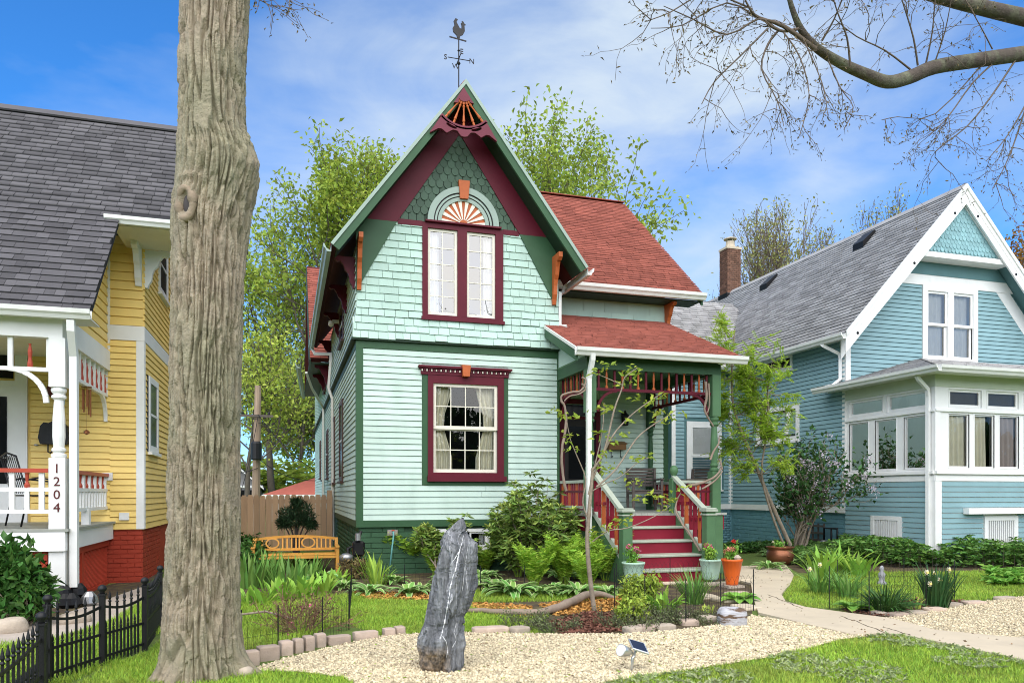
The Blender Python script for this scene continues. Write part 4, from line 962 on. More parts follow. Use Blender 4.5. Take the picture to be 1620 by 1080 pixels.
for F, u0, u1, v0, v1 in ((FS, 13.70, 14.60, .36, .98), (FL, 12.74, 13.60, .36, .96)):
    v = casing(bh, F, u0, u1, v0, v1, .09, 0, .04, WHITE, 'vent', 0)
    for k in range(14):
        u = u0+.1+(u1-u0-.2)*k/13; fb(MB(), F, u-.012, u+.012, v0+.09, v1-.09, .004, .03).build('slat', WHITE, v)
    fb(MB(), F, u0+.09, u1-.09, v0+.09, v1-.09, 0, .003).build('backing', DARKIN, v)
fb(MB(), FS, 13.15, 18, 1.03, 1.15, .02, .16).build('ledge', WHITE, bh)
lt = thing('wooden_lattice', 'grey wooden grating leaning against the teal brick base behind the lilac', 'lattice', (BX-.1, 15.6, 0))
b = FXm(BX-.05)
for k in range(5):
    fb(MB(), b, 15.05+k*.2, 15.10+k*.2, .08, .72, 0, .02).build('slat', OLDWOOD, lt)
for k in range(4): fb(MB(), b, 15.03, 15.9, .12+k*.17, .17+k*.17, .021, .04).build('rail', OLDWOOD, lt)
gm = thing('gas_meter', 'black gas pipes and meters against the teal wall beside the lilac', 'gas meter', (BX-.2, 14.9, 0))
b = MB(); b.tube([(BX-.12, 15.0, 0), (BX-.12, 15.0, .62), (BX-.12, 14.55, .62), (BX-.12, 14.55, .3)], .025, 8); b.tube([(BX-.12, 14.75, .62), (BX-.12, 14.75, .2)], .022, 8); b.build('pipe', IRON, gm, smooth=True)
for y in (14.62, 14.9): MB().lathe([(.05, 0), (.1, .04), (.1, .16), (.05, .2)], (BX-.2, y, .14), 12).build('meter_body', GREYMETAL, gm, smooth=True)

# ================================================================ THE YELLOW HOUSE ON THE LEFT
yh = thing('porch_house', 'yellow clapboard house with charcoal roof and white front porch', 'house', (-3, 13.4, 0))
AX, AY = -2.26, 13.40; PX, PY = -2.80, 10.80; Fa = FY(AY); Fr = FXp(AX); Fp = FXp(PX)
b = MB(); b.box(-7.5, AX, AY, AY+.15, .86, 5.62); b.box(AX-.15, AX, AY+.15, 24, .86, 5.6); b.prism([(AX-.15, AY, 5.60), (AX-.15, 17.0, 5.60), (AX-.15, 14.6, 7.7), (AX-.15, AY, 6.4)], (.15, 0, 0)); b.build('wall', YELLOW, yh)
Fq = FY(AY+.0)
clapboards(yh, YELLOW, Fa, PX+.06, AX-.10, .87, 3.93, .102, (), face='Y'); clapboards(yh, YELLOW, Fa, PX+.06, AX, 4.17, 5.62, .145, (), face='Y')
clapboards(yh, YELLOW, Fa, -7.4, PX+.06, 1.0, 3.93, .102, [(-4.98, -3.86, 1.0, 3.82)], face='Y')
clapboards(yh, YELLOW, Fr, AY+.10, 20, .87, 3.93, .102, (), face='+X'); clapboards(yh, YELLOW, Fr, AY, 20, 4.17, 6.6, .102, (), lim=lambda z: (AY, 20), face='+X')
b = MB(); b.box(AX-.10, AX+.022, AY-.022, AY, .87, 3.93); b.box(AX, AX+.0215, AY, AY+.10, .87, 3.93); b.build('corner_board', WHITE, yh)
b = MB(); b.box(PX, AX+.024, AY-.026, AY, 3.93, 4.165); b.box(AX, AX+.0245, AY, 22, 3.93, 4.16); b.build('belt_board', WHITE, yh)
MB().box(PX+.005, PX+.06, AY-.024, AY, 3.5, 5.5).build('corner_board', WHITE, yh)
b = MB(); b.box(-7.5, AX-.02, AY+.02, AY+.2, -.1, .86); b.box(AX-.2, AX-.02, AY+.2, 24, -.1, .86); b.build('foundation', REDBRICK, yh)
brick_pieces(yh, FY(AY+.02), 'Y', PX, AX-.02, -.05, .85, .21, .0745, REDBRICK); brick_pieces(yh, FXp(AX-.02), '+X', AY+.03, 15.2, -.05, .85, .21, .0745, REDBRICK)
# windows in the side wall
for (y0, y1, z0, z1) in ((13.72, 14.62, 2.15, 3.42), (14.75, 15.75, 5.1, 6.2)):
    c = casing(yh, Fr, y0, y1, z0, z1, .11, 0, .05, WHITE); fb(MB(), Fr, y0+.11, y1-.11, z0+.11, z1-.11, 0, .036).build('pane', DPANE, c)
    fb(MB(), Fr, y0+.11, y1-.11, (z0+z1)/2-.02, (z0+z1)/2+.02, .036, .046).build('meeting_rail', WHITE, c)
    fb(MB(), Fr, y0-.1, y0-.0, z0, z1, .01, .03).build('shutter', BLACK, c) if z0 < 3 else None
# roof
GY0, GZ0, GS = 10.56, 3.75, 1.047
gz = lambda y: GZ0+GS*(y-GY0)
YR = 14.6; JY = 12.28; RXa, RXb = -2.40, -1.62
ro_ = slab(yh, 'roof', [(-7.5, GY0, GZ0), (RXa, GY0, GZ0), (RXa, JY, gz(JY)), (RXb, JY, gz(JY)), (RXb, YR, gz(YR)), (-7.5, YR, gz(YR))], .10, DARKROOF)
slab(yh, 'roof', [(-7.5, 18.6, gz(10.6)), (RXb, 18.6, gz(10.6)), (RXb, YR+.002, gz(YR)), (-7.5, YR+.002, gz(YR))], .10, BLACKROOF)
ey = Vector((0, 1, GS)).normalized(); sl_l = (YR-GY0)/ey.y; jb = (JY-GY0)/ey.y; ex = .155
# the lowest tabs one by one, the rest of the courses as one part
tab = meshdata(MB().add([(0,0,0),(1,0,0),(0,0,1),(1,0,1),(0,1,.08),(1,1,.08),(0,1,0),(1,1,0)], [(0,1,3,2),(2,3,5,4),(0,2,4,6),(1,7,5,3)]), 'roof_shingle', BLACKROOF)
nn = Vector((0, -GS, 1)).normalized(); cnt = 0; row = 0
while cnt < 290:
    x = -4.25-random.uniform(0, .2)
    if row*ex > 2.6: break
    while x < RXa and cnt < 300:
        ww = random.choice([.12, .16, .2, .24, .28]); l, r = x, min(x+ww-.004, RXa+.02); x += ww
        if r-l < .03: continue
        o = piece(tab, 'roof_shingle', yh, (0, 0, 0)); P_ = Vector((l, GY0, GZ0))+ey*(row*ex-.02)+nn*.003-org(yh)
        sxv, syv, szv = Vector((1, 0, 0))*(r-l), ey*(ex*.90), nn*random.choice([.009, .012, .017])
        o.matrix_basis = Matrix(((sxv.x, syv.x, szv.x, P_.x), (sxv.y, syv.y, szv.y, P_.y), (sxv.z, syv.z, szv.z, P_.z), (0, 0, 0, 1))); cnt += 1
    row += 1
b_split = row*ex
shingles('shingle_courses', (-7.5, GY0, GZ0), (1, 0, 0), ey, 5.88, sl_l, ex, .2, BLACKROOF, ro_, t=.014, a1=lambda b_: (RXa if b_ < jb-.02 else RXb)+7.5+.02, skip=lambda l, r, b_: b_ < b_split-.01 and l > 3.25)
shingles('shingle_courses', (-7.5, GY0, GZ0), (1, 0, 0), ey, 5.88, b_split, ex, .2, BLACKROOF, ro_, t=.014, a1=lambda b_: 3.27) if False else None
MB().bar((-7.5, YR-.05, gz(YR)+.0), (RXb, YR-.05, gz(YR)+.0), .18, .03, (0, -1, 1)).build('ridge_cap', BLACKROOF, ro_)
gutter(yh, (-7.5, GY0, GZ0-.12), (RXa+.03, GY0, GZ0-.12), GUTTER, .12); gutter(yh, (RXa-.18, JY, gz(JY)-.12), (RXb+.03, JY, gz(JY)-.12), GUTTER, .11)
MB().box(RXa-.1, RXb, JY+.03, AY, 5.43, 5.445).build('soffit', CREAM, yh); MB().prism([(RXb-.02, JY, gz(JY)), (RXb-.02, YR, gz(YR)), (RXb-.02, YR, gz(YR)-.2), (RXb-.02, JY, gz(JY)-.2)], (.03, 0, 0)).build('rake_board', WHITE, yh)
MB().box(AX-.25, RXb, AY, 14.9, 5.9, 5.915).build('soffit', CREAM, yh)
bracket(yh, (AX-.06, AY, 5.43), (0, -.45, 0), .62, .09, WHITE); bracket(yh, (AX, 13.46, 5.43), (.4, 0, 0), .62, .09, WHITE)
# porch side above the beam
pg = MB(); pg.prism([(PX, PY+.05, 3.72), (PX, AY, 3.72), (PX, AY, gz(AY)-.24), (PX, PY+.05, gz(PY+.05)-.24)], (-.08, 0, 0)); pg.build('gable_wall', YELLOW, yh)
i = 0; z = 3.74
while z < 6.3:
    y0 = max(PY+.05, GY0+(z+.145-GZ0+.22)/GS)
    if AY-y0 > .1: clapboards(yh, YELLOW, Fp, y0-.12, AY, z, z+.145, .145, (), face='+X')
    z += .145
b = MB(); b.box(PX-.10, PX+.06, PY-.08, AY, 3.42, 3.73); b.build('porch_beam', WHITE, yh); MB().box(-7.5, PX-.10, PY-.08, PY+.08, 3.42, 3.66).build('porch_beam', WHITE, yh)
MB().box(-7.5, PX-.1, PY+.1, AY, 3.60, 3.63).build('porch_ceiling', CREAM, yh); MB().box(-7.5, RXa, GY0+.02, PY+.3, 3.66, 3.675).build('soffit', WHITE, yh)
# porch posts (the corner one carries the house number)
def ypost(x, nm=True):
    o = turned_post(yh, x, PY, .0, 3.42, .185, WHITE, sq0=1.90, sq1=.62)
    return o
po = ypost(PX-.0); ypost(PX-2.35)
REDNUM = mat('dark_red_numeral', (.10, .02, .02), .4, .05)
for k, t_ in enumerate('1204'): text_mesh(t_, .165, 'numeral', REDNUM, po, Matrix.Translation((PX, PY-.096, 1.71-k*.165)) @ Matrix.Rotation(math.pi/2, 4, 'X'), .004)
downspout(yh, [(PX+.20, GY0-.02, 3.62), (PX+.20, GY0+.0, 3.5), (PX+.175, PY-.02, 3.2), (PX+.175, PY, .25)], WHITE, .062)
# fret: front and side
def yfret(p, q, n, zr=3.02, zt=3.42):
    p, q = Vector(p), Vector(q); d = q-p; fr = MB().bar(p+Vector((0, 0, zr)), q+Vector((0, 0, zr)), .06, .05).build('fretwork', WHITE, yh)
    for i in range(n+1): c = p+d*(i/n); MB().bar(c+Vector((0, 0, zr)), c+Vector((0, 0, zt)), .055, .05, (d.y, -d.x, 0)).build('spindle', WHITE, fr)
    for i in range(n):
        c = p+d*((i+.5)/n); MB().lathe([(.03, 0), (.032, .05), (.02, .12), (.028, .2), (.012, .28), (.02, .30)], (c.x, c.y, zr+.02), 8).build('finial', REDTRIM, fr)
    for s, c in ((1, p), (-1, q)):
        u = d.normalized()*s; R = .42; pts = [c+u*(.03+R-R*math.cos(a))+Vector((0, 0, zr-R-.0+R*math.sin(a))) for a in [math.pi/2*k_/8 for k_ in range(9)]]; mb = MB()
        for a_, b_ in zip(pts, pts[1:]): mb.bar(a_, b_, .05, .06)
        mb.build('arch_bracket', WHITE, fr)
yfret((PX-2.24, PY, 0), (PX-.11, PY, 0), 5); yfret((PX, PY+.11, 0), (PX, AY, 0), 9)
# porch floor, skirt, lattice
MB().box(-7.5, PX+.14, PY-.14, AY, .965, 1.0).build('porch_floor', PORCHFL, yh)
MB().box(-7.5, PX+.10, PY-.135, PY-.112, .72, .964).build('porch_fascia', WHITE, yh); MB().box(PX+.06, PX+.105, PY-.11, AY-.02, .72, .964).build('porch_fascia', WHITE, yh)
la = MB(); la.box(-7.5, PX-.12, PY-.04, PY, .60, .72); la.box(-7.5, PX-.12, PY-.04, PY, -.05, .07); la.box(PX+.0, PX+.05, PY+.1, AY-.03, .62, .72); la.box(PX+.0, PX+.05, PY+.1, AY-.03, -.05, .05); la.box(PX, PX+.05, PY+.9, PY+1.0, .05, .62); lat = la.build('porch_skirt', REDPAINT, yh)
def lattice(F, u0, u1, v0, v1, st, n0):
    for s in (1, -1):
        u = u0-(v1-v0)
        while u < u1+(v1-v0):
            pts = []
            for vv_ in (v0, v1):
                uu = u+(vv_-v0)*s+(0 if s > 0 else (v1-v0)); pts.append([uu, vv_])
            (ua, va), (ub, vb) = pts
            def clip(ua, va, ub, vb):
                if ua > ub: ua, va, ub, vb = ub, vb, ua, va
                if ub <= u0 or ua >= u1: return None
                f = lambda t_: (va+(vb-va)*(t_-ua)/(ub-ua))
                if ua < u0: va, ua = f(u0), u0
                if ub > u1: vb, ub = va+(vb-va)*(u1-ua)/(ub-ua), u1
                return ua, va, ub, vb
            c = clip(ua, va, ub, vb)
            if c and c[2]-c[0] > .02: MB().bar(F(c[0], c[1], n0+(.008 if s > 0 else 0)), F(c[2], c[3], n0+(.008 if s > 0 else 0)), .008, .036, Vector(F(0, 0, 1))-Vector(F(0, 0, 0))).build('lattice_strip', REDPAINT, lat) if False else MB().prism([Vector(F(c[0], c[1]-.02, n0+(.008 if s > 0 else 0))), Vector(F(c[2], c[3]-.02, n0+(.008 if s > 0 else 0))), Vector(F(c[2], c[3]+.02, n0+(.008 if s > 0 else 0))), Vector(F(c[0], c[1]+.02, n0+(.008 if s > 0 else 0)))], Vector(F(0, 0, .008))-Vector(F(0, 0, 0))).build('lattice_strip', REDPAINT, lat)
            u += st
lattice(FY(PY-.01), -4.6, PX-.12, .07, .60, .10, .0); lattice(FXp(PX+.01), PY+.12, AY-.05, .05, .62, .085, .0)
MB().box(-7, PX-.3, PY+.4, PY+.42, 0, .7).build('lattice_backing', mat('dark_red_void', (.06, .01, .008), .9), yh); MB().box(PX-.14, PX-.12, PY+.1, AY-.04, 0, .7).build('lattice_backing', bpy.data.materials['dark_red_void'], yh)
# porch railings
def yrail(p, q, n):
    p, q = Vector(p), Vector(q); d = q-p
    r = MB().bar(p+Vector((0, 0, 1.74)), q+Vector((0, 0, 1.74)), .10, .05).build('railing', REDTRIM, yh)
    for z_ in (1.22, 1.50): MB().bar(p+Vector((0, 0, z_)), q+Vector((0, 0, z_)), .05, .05).build('rail', WHITE, r)
    for i in range(n):
        c = p+d*((i+.5)/n)
        if i % 2 == 0: MB().bar(c+Vector((0, 0, 1.22)), c+Vector((0, 0, 1.71)), .06, .045, (d.y, -d.x, 0)).build('baluster', WHITE, r)
        else: MB().lathe([(.03, 0), (.032, .04), (.016, .08), (.024, .17), (.03, .19)], (c.x, c.y, 1.52), 8).build('baluster', REDTRIM, r); MB().bar(c+Vector((0, 0, 1.22)), c+Vector((0, 0, 1.5)), .05, .04, (d.y, -d.x, 0)).build('baluster', WHITE, r)
    c = p+d*.5; MB().bar(c+Vector((0, 0, 1.0)), c+Vector((0, 0, 1.22)), .12, .1, (d.y, -d.x, 0)).build('foot', WHITE, r)
yrail((PX-2.24, PY, 0), (PX-.11, PY, 0), 13); yrail((PX, PY+.11, 0), (PX, AY-.03, 0), 15)
# front door, transom
dd = casing(yh, Fa, -4.95, -3.90, 1.0, 3.80, .17, 0, .05, WHITE, 'door', 0)
fb(MB(), Fa, -4.78, -4.07, 1.02, 3.12, .0, .03).build('door_leaf', WHITE, dd); fb(MB(), Fa, -4.78, -4.07, 3.12, 3.2, 0, .045).build('transom_bar', WHITE, dd); fb(MB(), Fa, -4.72, -4.1, 3.24, 3.6, 0, .02).build('transom', DPANE, dd)
fb(MB(), Fa, -4.68, -4.18, 1.6, 2.95, .03, .04).build('pane', DPANE, dd)
MB().tube([(-4.14, AY-.05, 2.0), (-4.14, AY-.10, 2.0), (-4.30, AY-.10, 2.0)], .015, 6).build('handle', GREYMETAL, dd)
MB().lathe([(.03, 0), (.03, .02)], (-3.78, AY-.03, 2.2), 10).build('doorbell', GREYMETAL, yh)
fb(MB(), Fa, -2.85, -2.70, 1.66, 1.78, .02, .06).build('outlet_box', WHITE, yh); fb(MB(), Fa, -2.60, -2.46, 1.02, 1.14, .02, .07).build('outlet_box', WHITE, yh)

# ================================================================ GROUND
def sheet(name, pts, z, m, th=0, grid=0):
    pts = [Vector((p[0], p[1], z)) for p in pts]
    ar = sum(pts[i].x*pts[(i+1) % len(pts)].y-pts[(i+1) % len(pts)].x*pts[i].y for i in range(len(pts)))
    if ar < 0: pts.reverse()
    b = MB()
    if th: b.prism([p-Vector((0, 0, th)) for p in pts], (0, 0, th))
    else: b.add(pts, [tuple(range(len(pts)))])
    return b.build(name, m, kind='structure')
def gp(*px): return [tuple(G(x, y))[:2] for x, y in px]
sheet('ground', [(-300, -60), (300, -60), (300, 500), (-300, 500)], 0, LAWNB)
GRAV = gp((392, 1062), (455, 1042), (545, 1020), (600, 1008), (660, 1003), (760, 1001), (850, 1004), (985, 1004), (1060, 999), (1130, 990), (1190, 975), (1260, 985), (1340, 1004), (1400, 1004), (1330, 1012), (1285, 1025), (1220, 1040), (1120, 1056), (1000, 1074), (940, 1082), (560, 1082), (545, 1072), (480, 1064), (430, 1062))
GRAV2 = gp((1400, 978), (1470, 968), (1540, 955), (1620, 943), (1760, 930), (1900, 1000), (1620, 1015), (1480, 1003))
PATH = gp((1150, 897), (1244, 896), (1256, 912), (1250, 926), (1236, 942), (1243, 954), (1275, 963), (1340, 972), (1410, 981), (1480, 1000), (1620, 1013), (1850, 1030), (1850, 1075), (1620, 1048), (1500, 1022), (1420, 1006), (1345, 1006), (1262, 987), (1200, 972), (1192, 950), (1188, 925), (1150, 915))
BED = gp((376, 985), (376, 890), (600, 876), (990, 872), (1010, 915), (1190, 915), (1190, 972), (1130, 990), (1060, 998), (985, 1003), (880, 1004), (860, 975), (760, 955), (660, 950), (560, 938), (545, 985), (470, 1010), (395, 1045), (376, 1060))
BED2 = gp((1232, 888), (1700, 880), (1700, 905), (1300, 908), (1262, 905)); BED3 = gp((1330, 962), (1420, 950), (1500, 945), (1530, 953), (1470, 967), (1400, 977), (1350, 972))
LEFTBED = gp((-200, 935), (130, 935), (215, 915), (260, 905), (130, 985), (-200, 1010))
sheet('garden_soil', BED, .004, SOIL); sheet('garden_soil', BED2, .004, SOIL); sheet('garden_soil', BED3, .004, SOIL); sheet('garden_soil', LEFTBED, .004, SOIL)
LEFTPATH = gp((-260, 985), (60, 985), (150, 955), (235, 925), (262, 912), (262, 935), (170, 985), (80, 1012), (-260, 1055))
sheet('side_path', LEFTPATH, .010, mat('side_path_concrete', (.42, .36, .30), .9, .15, 2, bump=.3, bscale=90))
sheet('gravel_bed', GRAV, .008, GRAVELB); sheet('gravel_bed', GRAV2, .008, GRAVELB)
sheet('path', PATH, .030, CONC, .04)
for a, c in (((1216, 940), (1270, 962)), ((1330, 973), (1400, 1000)), ((1395, 990), (1440, 1004))):   # cracks and joints
    a, c = G(*a, .0315), G(*c, .0315); pts = [a.lerp(c, t_/9)+Vector((random.uniform(-.02, .02), random.uniform(-.02, .02), 0)) for t_ in range(10)]
    b = MB()
    for p, q in zip(pts, pts[1:]): b.bar(p, q, random.uniform(.008, .016), .001)
    b.build('path_crack', SOIL, kind='structure')

# ---------------------------------------------------------------- scattering helpers
def inpoly(P, poly):
    x, y = P[:, 0], P[:, 1]; r = np.zeros(len(P), bool); n = len(poly); j = n-1
    for i in range(n):
        xi, yi = poly[i]; xj, yj = poly[j]
        c = ((yi > y) != (yj > y)) & (x < (xj-xi)*(y-yi)/((yj-yi)+1e-12)+xi); r ^= c; j = i
    return r
def scatter(poly, n, seed=1, exclude=()):
    r = np.random.default_rng(seed); a = np.array(poly); lo, hi = a.min(0), a.max(0); o = []
    tot = 0
    for _ in range(60):
        p = r.uniform(lo, hi, (n, 2)); k = inpoly(p, poly)
        for e in exclude: k &= ~inpoly(p, e)
        p = p[k]; o.append(p); tot += len(p)
        if tot >= n: break
    return np.concatenate(o)[:n]
_perm = np.random.default_rng(3).permutation(256); _perm = np.concatenate([_perm, _perm, _perm])
_gv = np.random.default_rng(4).normal(size=(256, 3)); _gv /= np.linalg.norm(_gv, axis=1)[:, None]
def pn(P):                                   # gradient noise, vectorised, about -0.7 to 0.7
    P = np.asarray(P, float); i = np.floor(P).astype(int); f = P-i; u = f*f*f*(f*(f*6-15)+10); i &= 255
    def g(dx, dy, dz):
        h = _perm[_perm[_perm[i[:, 0]+dx]+i[:, 1]+dy]+i[:, 2]+dz] & 255
        return (_gv[h]*(f-np.array([dx, dy, dz]))).sum(1)
    l = lambda a, b, t: a+(b-a)*t
    return l(l(l(g(0,0,0), g(1,0,0), u[:,0]), l(g(0,1,0), g(1,1,0), u[:,0]), u[:,1]), l(l(g(0,0,1), g(1,0,1), u[:,0]), l(g(0,1,1), g(1,1,1), u[:,0]), u[:,1]), u[:,2])
def fbm(P, o=4):
    s = 0; a = 1; P = np.array(P, float)
    for k in range(o): s = s+a*pn(P+k*17.3); P = P*2.03; a *= .5
    return s
def unit(v): return v/np.maximum(np.linalg.norm(v, axis=-1, keepdims=True), 1e-9)
def leaves(name, P, D, Lg, Wd, m, parent=None, seed=0, fold=.25, kind=None, up=.5, mid=.42):
    """pointed leaves folded along the midrib: two triangles each"""
    r = np.random.default_rng(seed); P = np.asarray(P, float); D = unit(np.asarray(D, float)); n = len(P)
    Nn = r.normal(size=(n, 3)); Nn[:, 2] += up*3; S = unit(np.cross(D, Nn)); Nn = np.cross(S, D)
    Lg = np.broadcast_to(Lg, n)[:, None]; Wd = np.broadcast_to(Wd, n)[:, None]
    a = P; t = P+D*Lg-Nn*Lg*.12; M = P+D*Lg*mid
    lft = M+S*Wd*.5+Nn*Wd*fold; rgt = M-S*Wd*.5+Nn*Wd*fold
    V = np.stack([a, lft, t, rgt], 1).reshape(-1, 3); b = np.arange(n)[:, None, None]*4
    F = (np.array([[0, 2, 1], [0, 3, 2]])[None]+b).reshape(-1, 3)
    return npmesh(name, V, F, m, parent, kind)
def ribbons(name, B, az, Lg, e0, droop, Wd, m, parent=None, seg=5, prof='blade', fold=.0, kind=None, twist=0.0, seed=0):
    """arching strap leaves; UV.x runs from the midrib to the margin"""
    r = np.random.default_rng(seed); B = np.asarray(B, float); n = len(B)
    az, Lg, e0, droop, Wd = [np.broadcast_to(x, n).astype(float) for x in (az, Lg, e0, droop, Wd)]
    s = np.linspace(0, 1, seg+1)
    w = {'blade': np.clip((1-s)*3.2, 0, 1)*(.75+.25*np.sin(s*math.pi)), 'grass': np.clip(1-s, 0, 1)**.7, 'hosta': np.sin(np.clip((s-.22)/.78, 0, 1)**.72*math.pi)**.75+.10*(s < .3), 'oval': np.sin(s*math.pi)**.8+.02}[prof]
    w[-1] = 0.015
    e = e0[:, None]-droop[:, None]*s[None]**1.3
    dx = np.cos(e); dz = np.sin(e); step = Lg[:, None]/seg
    cx_ = np.concatenate([np.zeros((n, 1)), np.cumsum((dx[:, :-1]+dx[:, 1:])/2*step, 1)], 1); cz_ = np.concatenate([np.zeros((n, 1)), np.cumsum((dz[:, :-1]+dz[:, 1:])/2*step, 1)], 1)
    ca, sa = np.cos(az)[:, None], np.sin(az)[:, None]
    C_ = np.stack([B[:, :1]+cx_*ca, B[:, 1:2]+cx_*sa, B[:, 2:]+cz_], -1)
    tw = r.uniform(-1, 1, n)[:, None]*twist
    S = np.stack([-sa*np.ones_like(cx_)*np.cos(tw), ca*np.ones_like(cx_)*np.cos(tw), np.sin(tw)*np.ones_like(cx_)], -1)
    U_ = np.stack([-dz*ca, -dz*sa, dx], -1)
    hw = (Wd[:, None]*w[None]/2)[..., None]
    if fold:
        V = np.stack([C_-S*hw+U_*hw*fold, C_, C_+S*hw+U_*hw*fold], 2).reshape(-1, 3); k = 3; cols = 2
        uv = np.broadcast_to(np.stack([np.tile([1., 0., 1.], seg+1), np.repeat(s, 3)], -1)[None], (n, 3*(seg+1), 2)).reshape(-1, 2)
    else:
        V = np.stack([C_-S*hw, C_+S*hw], 2).reshape(-1, 3); k = 2; cols = 1
        uv = np.broadcast_to(np.stack([np.tile([-1., 1.], seg+1), np.repeat(s, 2)], -1)[None], (n, 2*(seg+1), 2)).reshape(-1, 2)
    f = []
    for j in range(seg):
        for c in range(cols): f.append([j*k+c, j*k+c+1, (j+1)*k+c+1, (j+1)*k+c])
    F = (np.array(f)[None]+np.arange(n)[:, None, None]*k*(seg+1)).reshape(-1, 4)
    return npmesh(name, V, F, m, parent, kind, uv=uv, smooth=True)
def tubes(name, polys, m, parent=None, n=5, smooth=True):
    """many tapering branches as one mesh: (points, radii)"""
    Vs, Fs, b = [], [], 0; ang = np.linspace(0, 2*math.pi, n, endpoint=False); ca, sa = np.cos(ang), np.sin(ang)
    for pts, rad in polys:
        P = np.array([tuple(p) for p in pts], float); k = len(P)
        T = unit(np.gradient(P, axis=0)); ref = np.cross(T, [.13, .31, .94]); bad = np.linalg.norm(ref, axis=1) < .15; ref[bad] = np.cross(T[bad], [1., 0, 0]); ref = unit(ref); bi = np.cross(T, ref)
        R = np.asarray(rad, float)[:, None, None]
        Vs.append((P[:, None]+(ref[:, None]*ca[None, :, None]+bi[:, None]*sa[None, :, None])*R).reshape(-1, 3))
        i = np.arange(k-1)[:, None]*n; j = np.arange(n)[None]; j2 = (j+1) % n
        Fs.append((np.stack([i+j, i+j2, i+n+j2, i+n+j], -1).reshape(-1, 4))+b); b += k*n
    return npmesh(name, np.concatenate(Vs), np.concatenate(Fs), m, parent, smooth=smooth)
def grow(r, p, d, ln, rad, depth, nch, spread=.6, lift=.15, wob=.18, shrink=.62, out=None, tips=None, first=.3, minr=.004):
    """a limb and, down to depth, the limbs on it; tips collect (point, direction) along the last twigs"""
    if out is None: out, tips = [], []
    k = 5 if depth > 0 else 4; pts = [np.array(p, float)]; d = unit(np.array(d, float)); dirs = [d]
    for i in range(k-1):
        d = unit(d+r.normal(size=3)*wob+np.array([0, 0, lift])); pts.append(pts[-1]+d*ln/(k-1)); dirs.append(d)
    rr = rad*np.linspace(1, .45, k); out.append((pts, np.maximum(rr, minr)))
    if depth == 0:
        for i in range(1, k): tips.append((pts[i], dirs[i]))
        return out, tips
    m = max(1, int(round(nch*r.uniform(.8, 1.2))))
    for c in range(m):
        t = first+(1-first)*(c+r.uniform(.1, .9))/m; f = t*(k-1); i = min(int(f), k-2); q = pts[i]+(pts[i+1]-pts[i])*(f-i)
        ax = r.normal(size=3); ax -= dirs[i]*ax.dot(dirs[i]); ax = unit(ax); a = spread*r.uniform(.7, 1.3)
        nd = dirs[i]*math.cos(a)+ax*math.sin(a)
        grow(r, q, nd, ln*shrink*r.uniform(.75, 1.2), rad*(.62-.2*t), depth-1, nch, spread, lift, wob, shrink, out, tips, .25, minr)
    grow(r, pts[-1], dirs[-1], ln*shrink*.9, rad*.45, depth-1, nch, spread, lift, wob, shrink, out, tips, .25, minr)
    return out, tips
def leafy(r, tips, per, spread, droop=0.0):
    T = np.array([t[0] for t in tips]); Dd = np.array([t[1] for t in tips]); n = len(T)*per
    P = np.repeat(T, per, 0)+r.normal(size=(n, 3))*spread; D = np.repeat(Dd, per, 0)*.5+r.normal(size=(n, 3)); D[:, 2] -= droop
    return P, D

# ---------------------------------------------------------------- foliage and bark materials
def leafm(name, col, isl=.35, hue=.02, trans=.3, rough=.5, **k): return mat(name, col, rough, .12, 3, island=isl, hue=hue, trans=trans, **k)
LEAFY = leafm('spring_leaf', (.34, .43, .07), .5, trans=.45); LEAFY2 = leafm('yellow_green_leaf', (.45, .54, .10), .4, trans=.45); LEAFO = leafm('bronze_spring_leaf', (.28, .15, .04), .4)
LEAFB = leafm('young_bud_leaf', (.34, .34, .11), .5); LEAFTW = leafm('bronze_bud', (.17, .13, .06), .5, trans=.2)
RHODO = leafm('rhododendron_leaf', (.17, .26, .055), .45, trans=.15, rough=.38); RHODON = leafm('young_rhododendron_leaf', (.36, .44, .10), .35, trans=.2, rough=.4)
FERN = leafm('fern_frond', (.33, .52, .06), .3); IRIS = leafm('iris_blade', (.17, .33, .07), .35, trans=.25); SPEAR = leafm('bright_spear_leaf', (.29, .48, .07), .3)
HOSTAV = leafm('variegated_hosta_leaf', (.14, .30, .06), .25, trans=.2, rough=.4, uvstripe=((.44, .54, .24), .5, .9)); HOSTA = leafm('bright_hosta_leaf', (.22, .44, .07), .2, trans=.25, rough=.4); HOSTAG = leafm('lime_leaf', (.36, .47, .07), .3)
HEDGE = leafm('pachysandra_leaf', (.12, .25, .05), .4, trans=.15, rough=.35); SHRUBL = leafm('laurel_leaf', (.06, .15, .03), .4, trans=.15, rough=.35)
LILAC = leafm('lilac_leaf', (.05, .12, .032), .4, trans=.15, rough=.4); LILACF = leafm('pale_lilac_bloom', (.62, .54, .62), .2, trans=.2); PINEN = leafm('dark_pine_needle', (.02, .05, .018), .4, trans=.05)
LOCUST = leafm('locust_leaflet', (.42, .58, .07), .3, trans=.4); SAPL = leafm('sapling_leaf', (.36, .46, .06), .25, trans=.4); TWIGL = leafm('rosy_twig_leaf', (.22, .17, .07), .5)
DAFFB = leafm('daffodil_blade', (.045, .12, .035), .3, trans=.15); GRASSD = leafm('dark_sedge', (.055, .13, .028), .35, trans=.15); PETALW = leafm('cream_petal', (.80, .75, .55), .08, 0, trans=.3)
PETALR = leafm('red_petal', (.60, .04, .03), .2, 0); PETALP = leafm('pink_petal', (.68, .20, .28), .25, 0); PETALO = leafm('coral_petal', (.75, .32, .22), .25, 0)
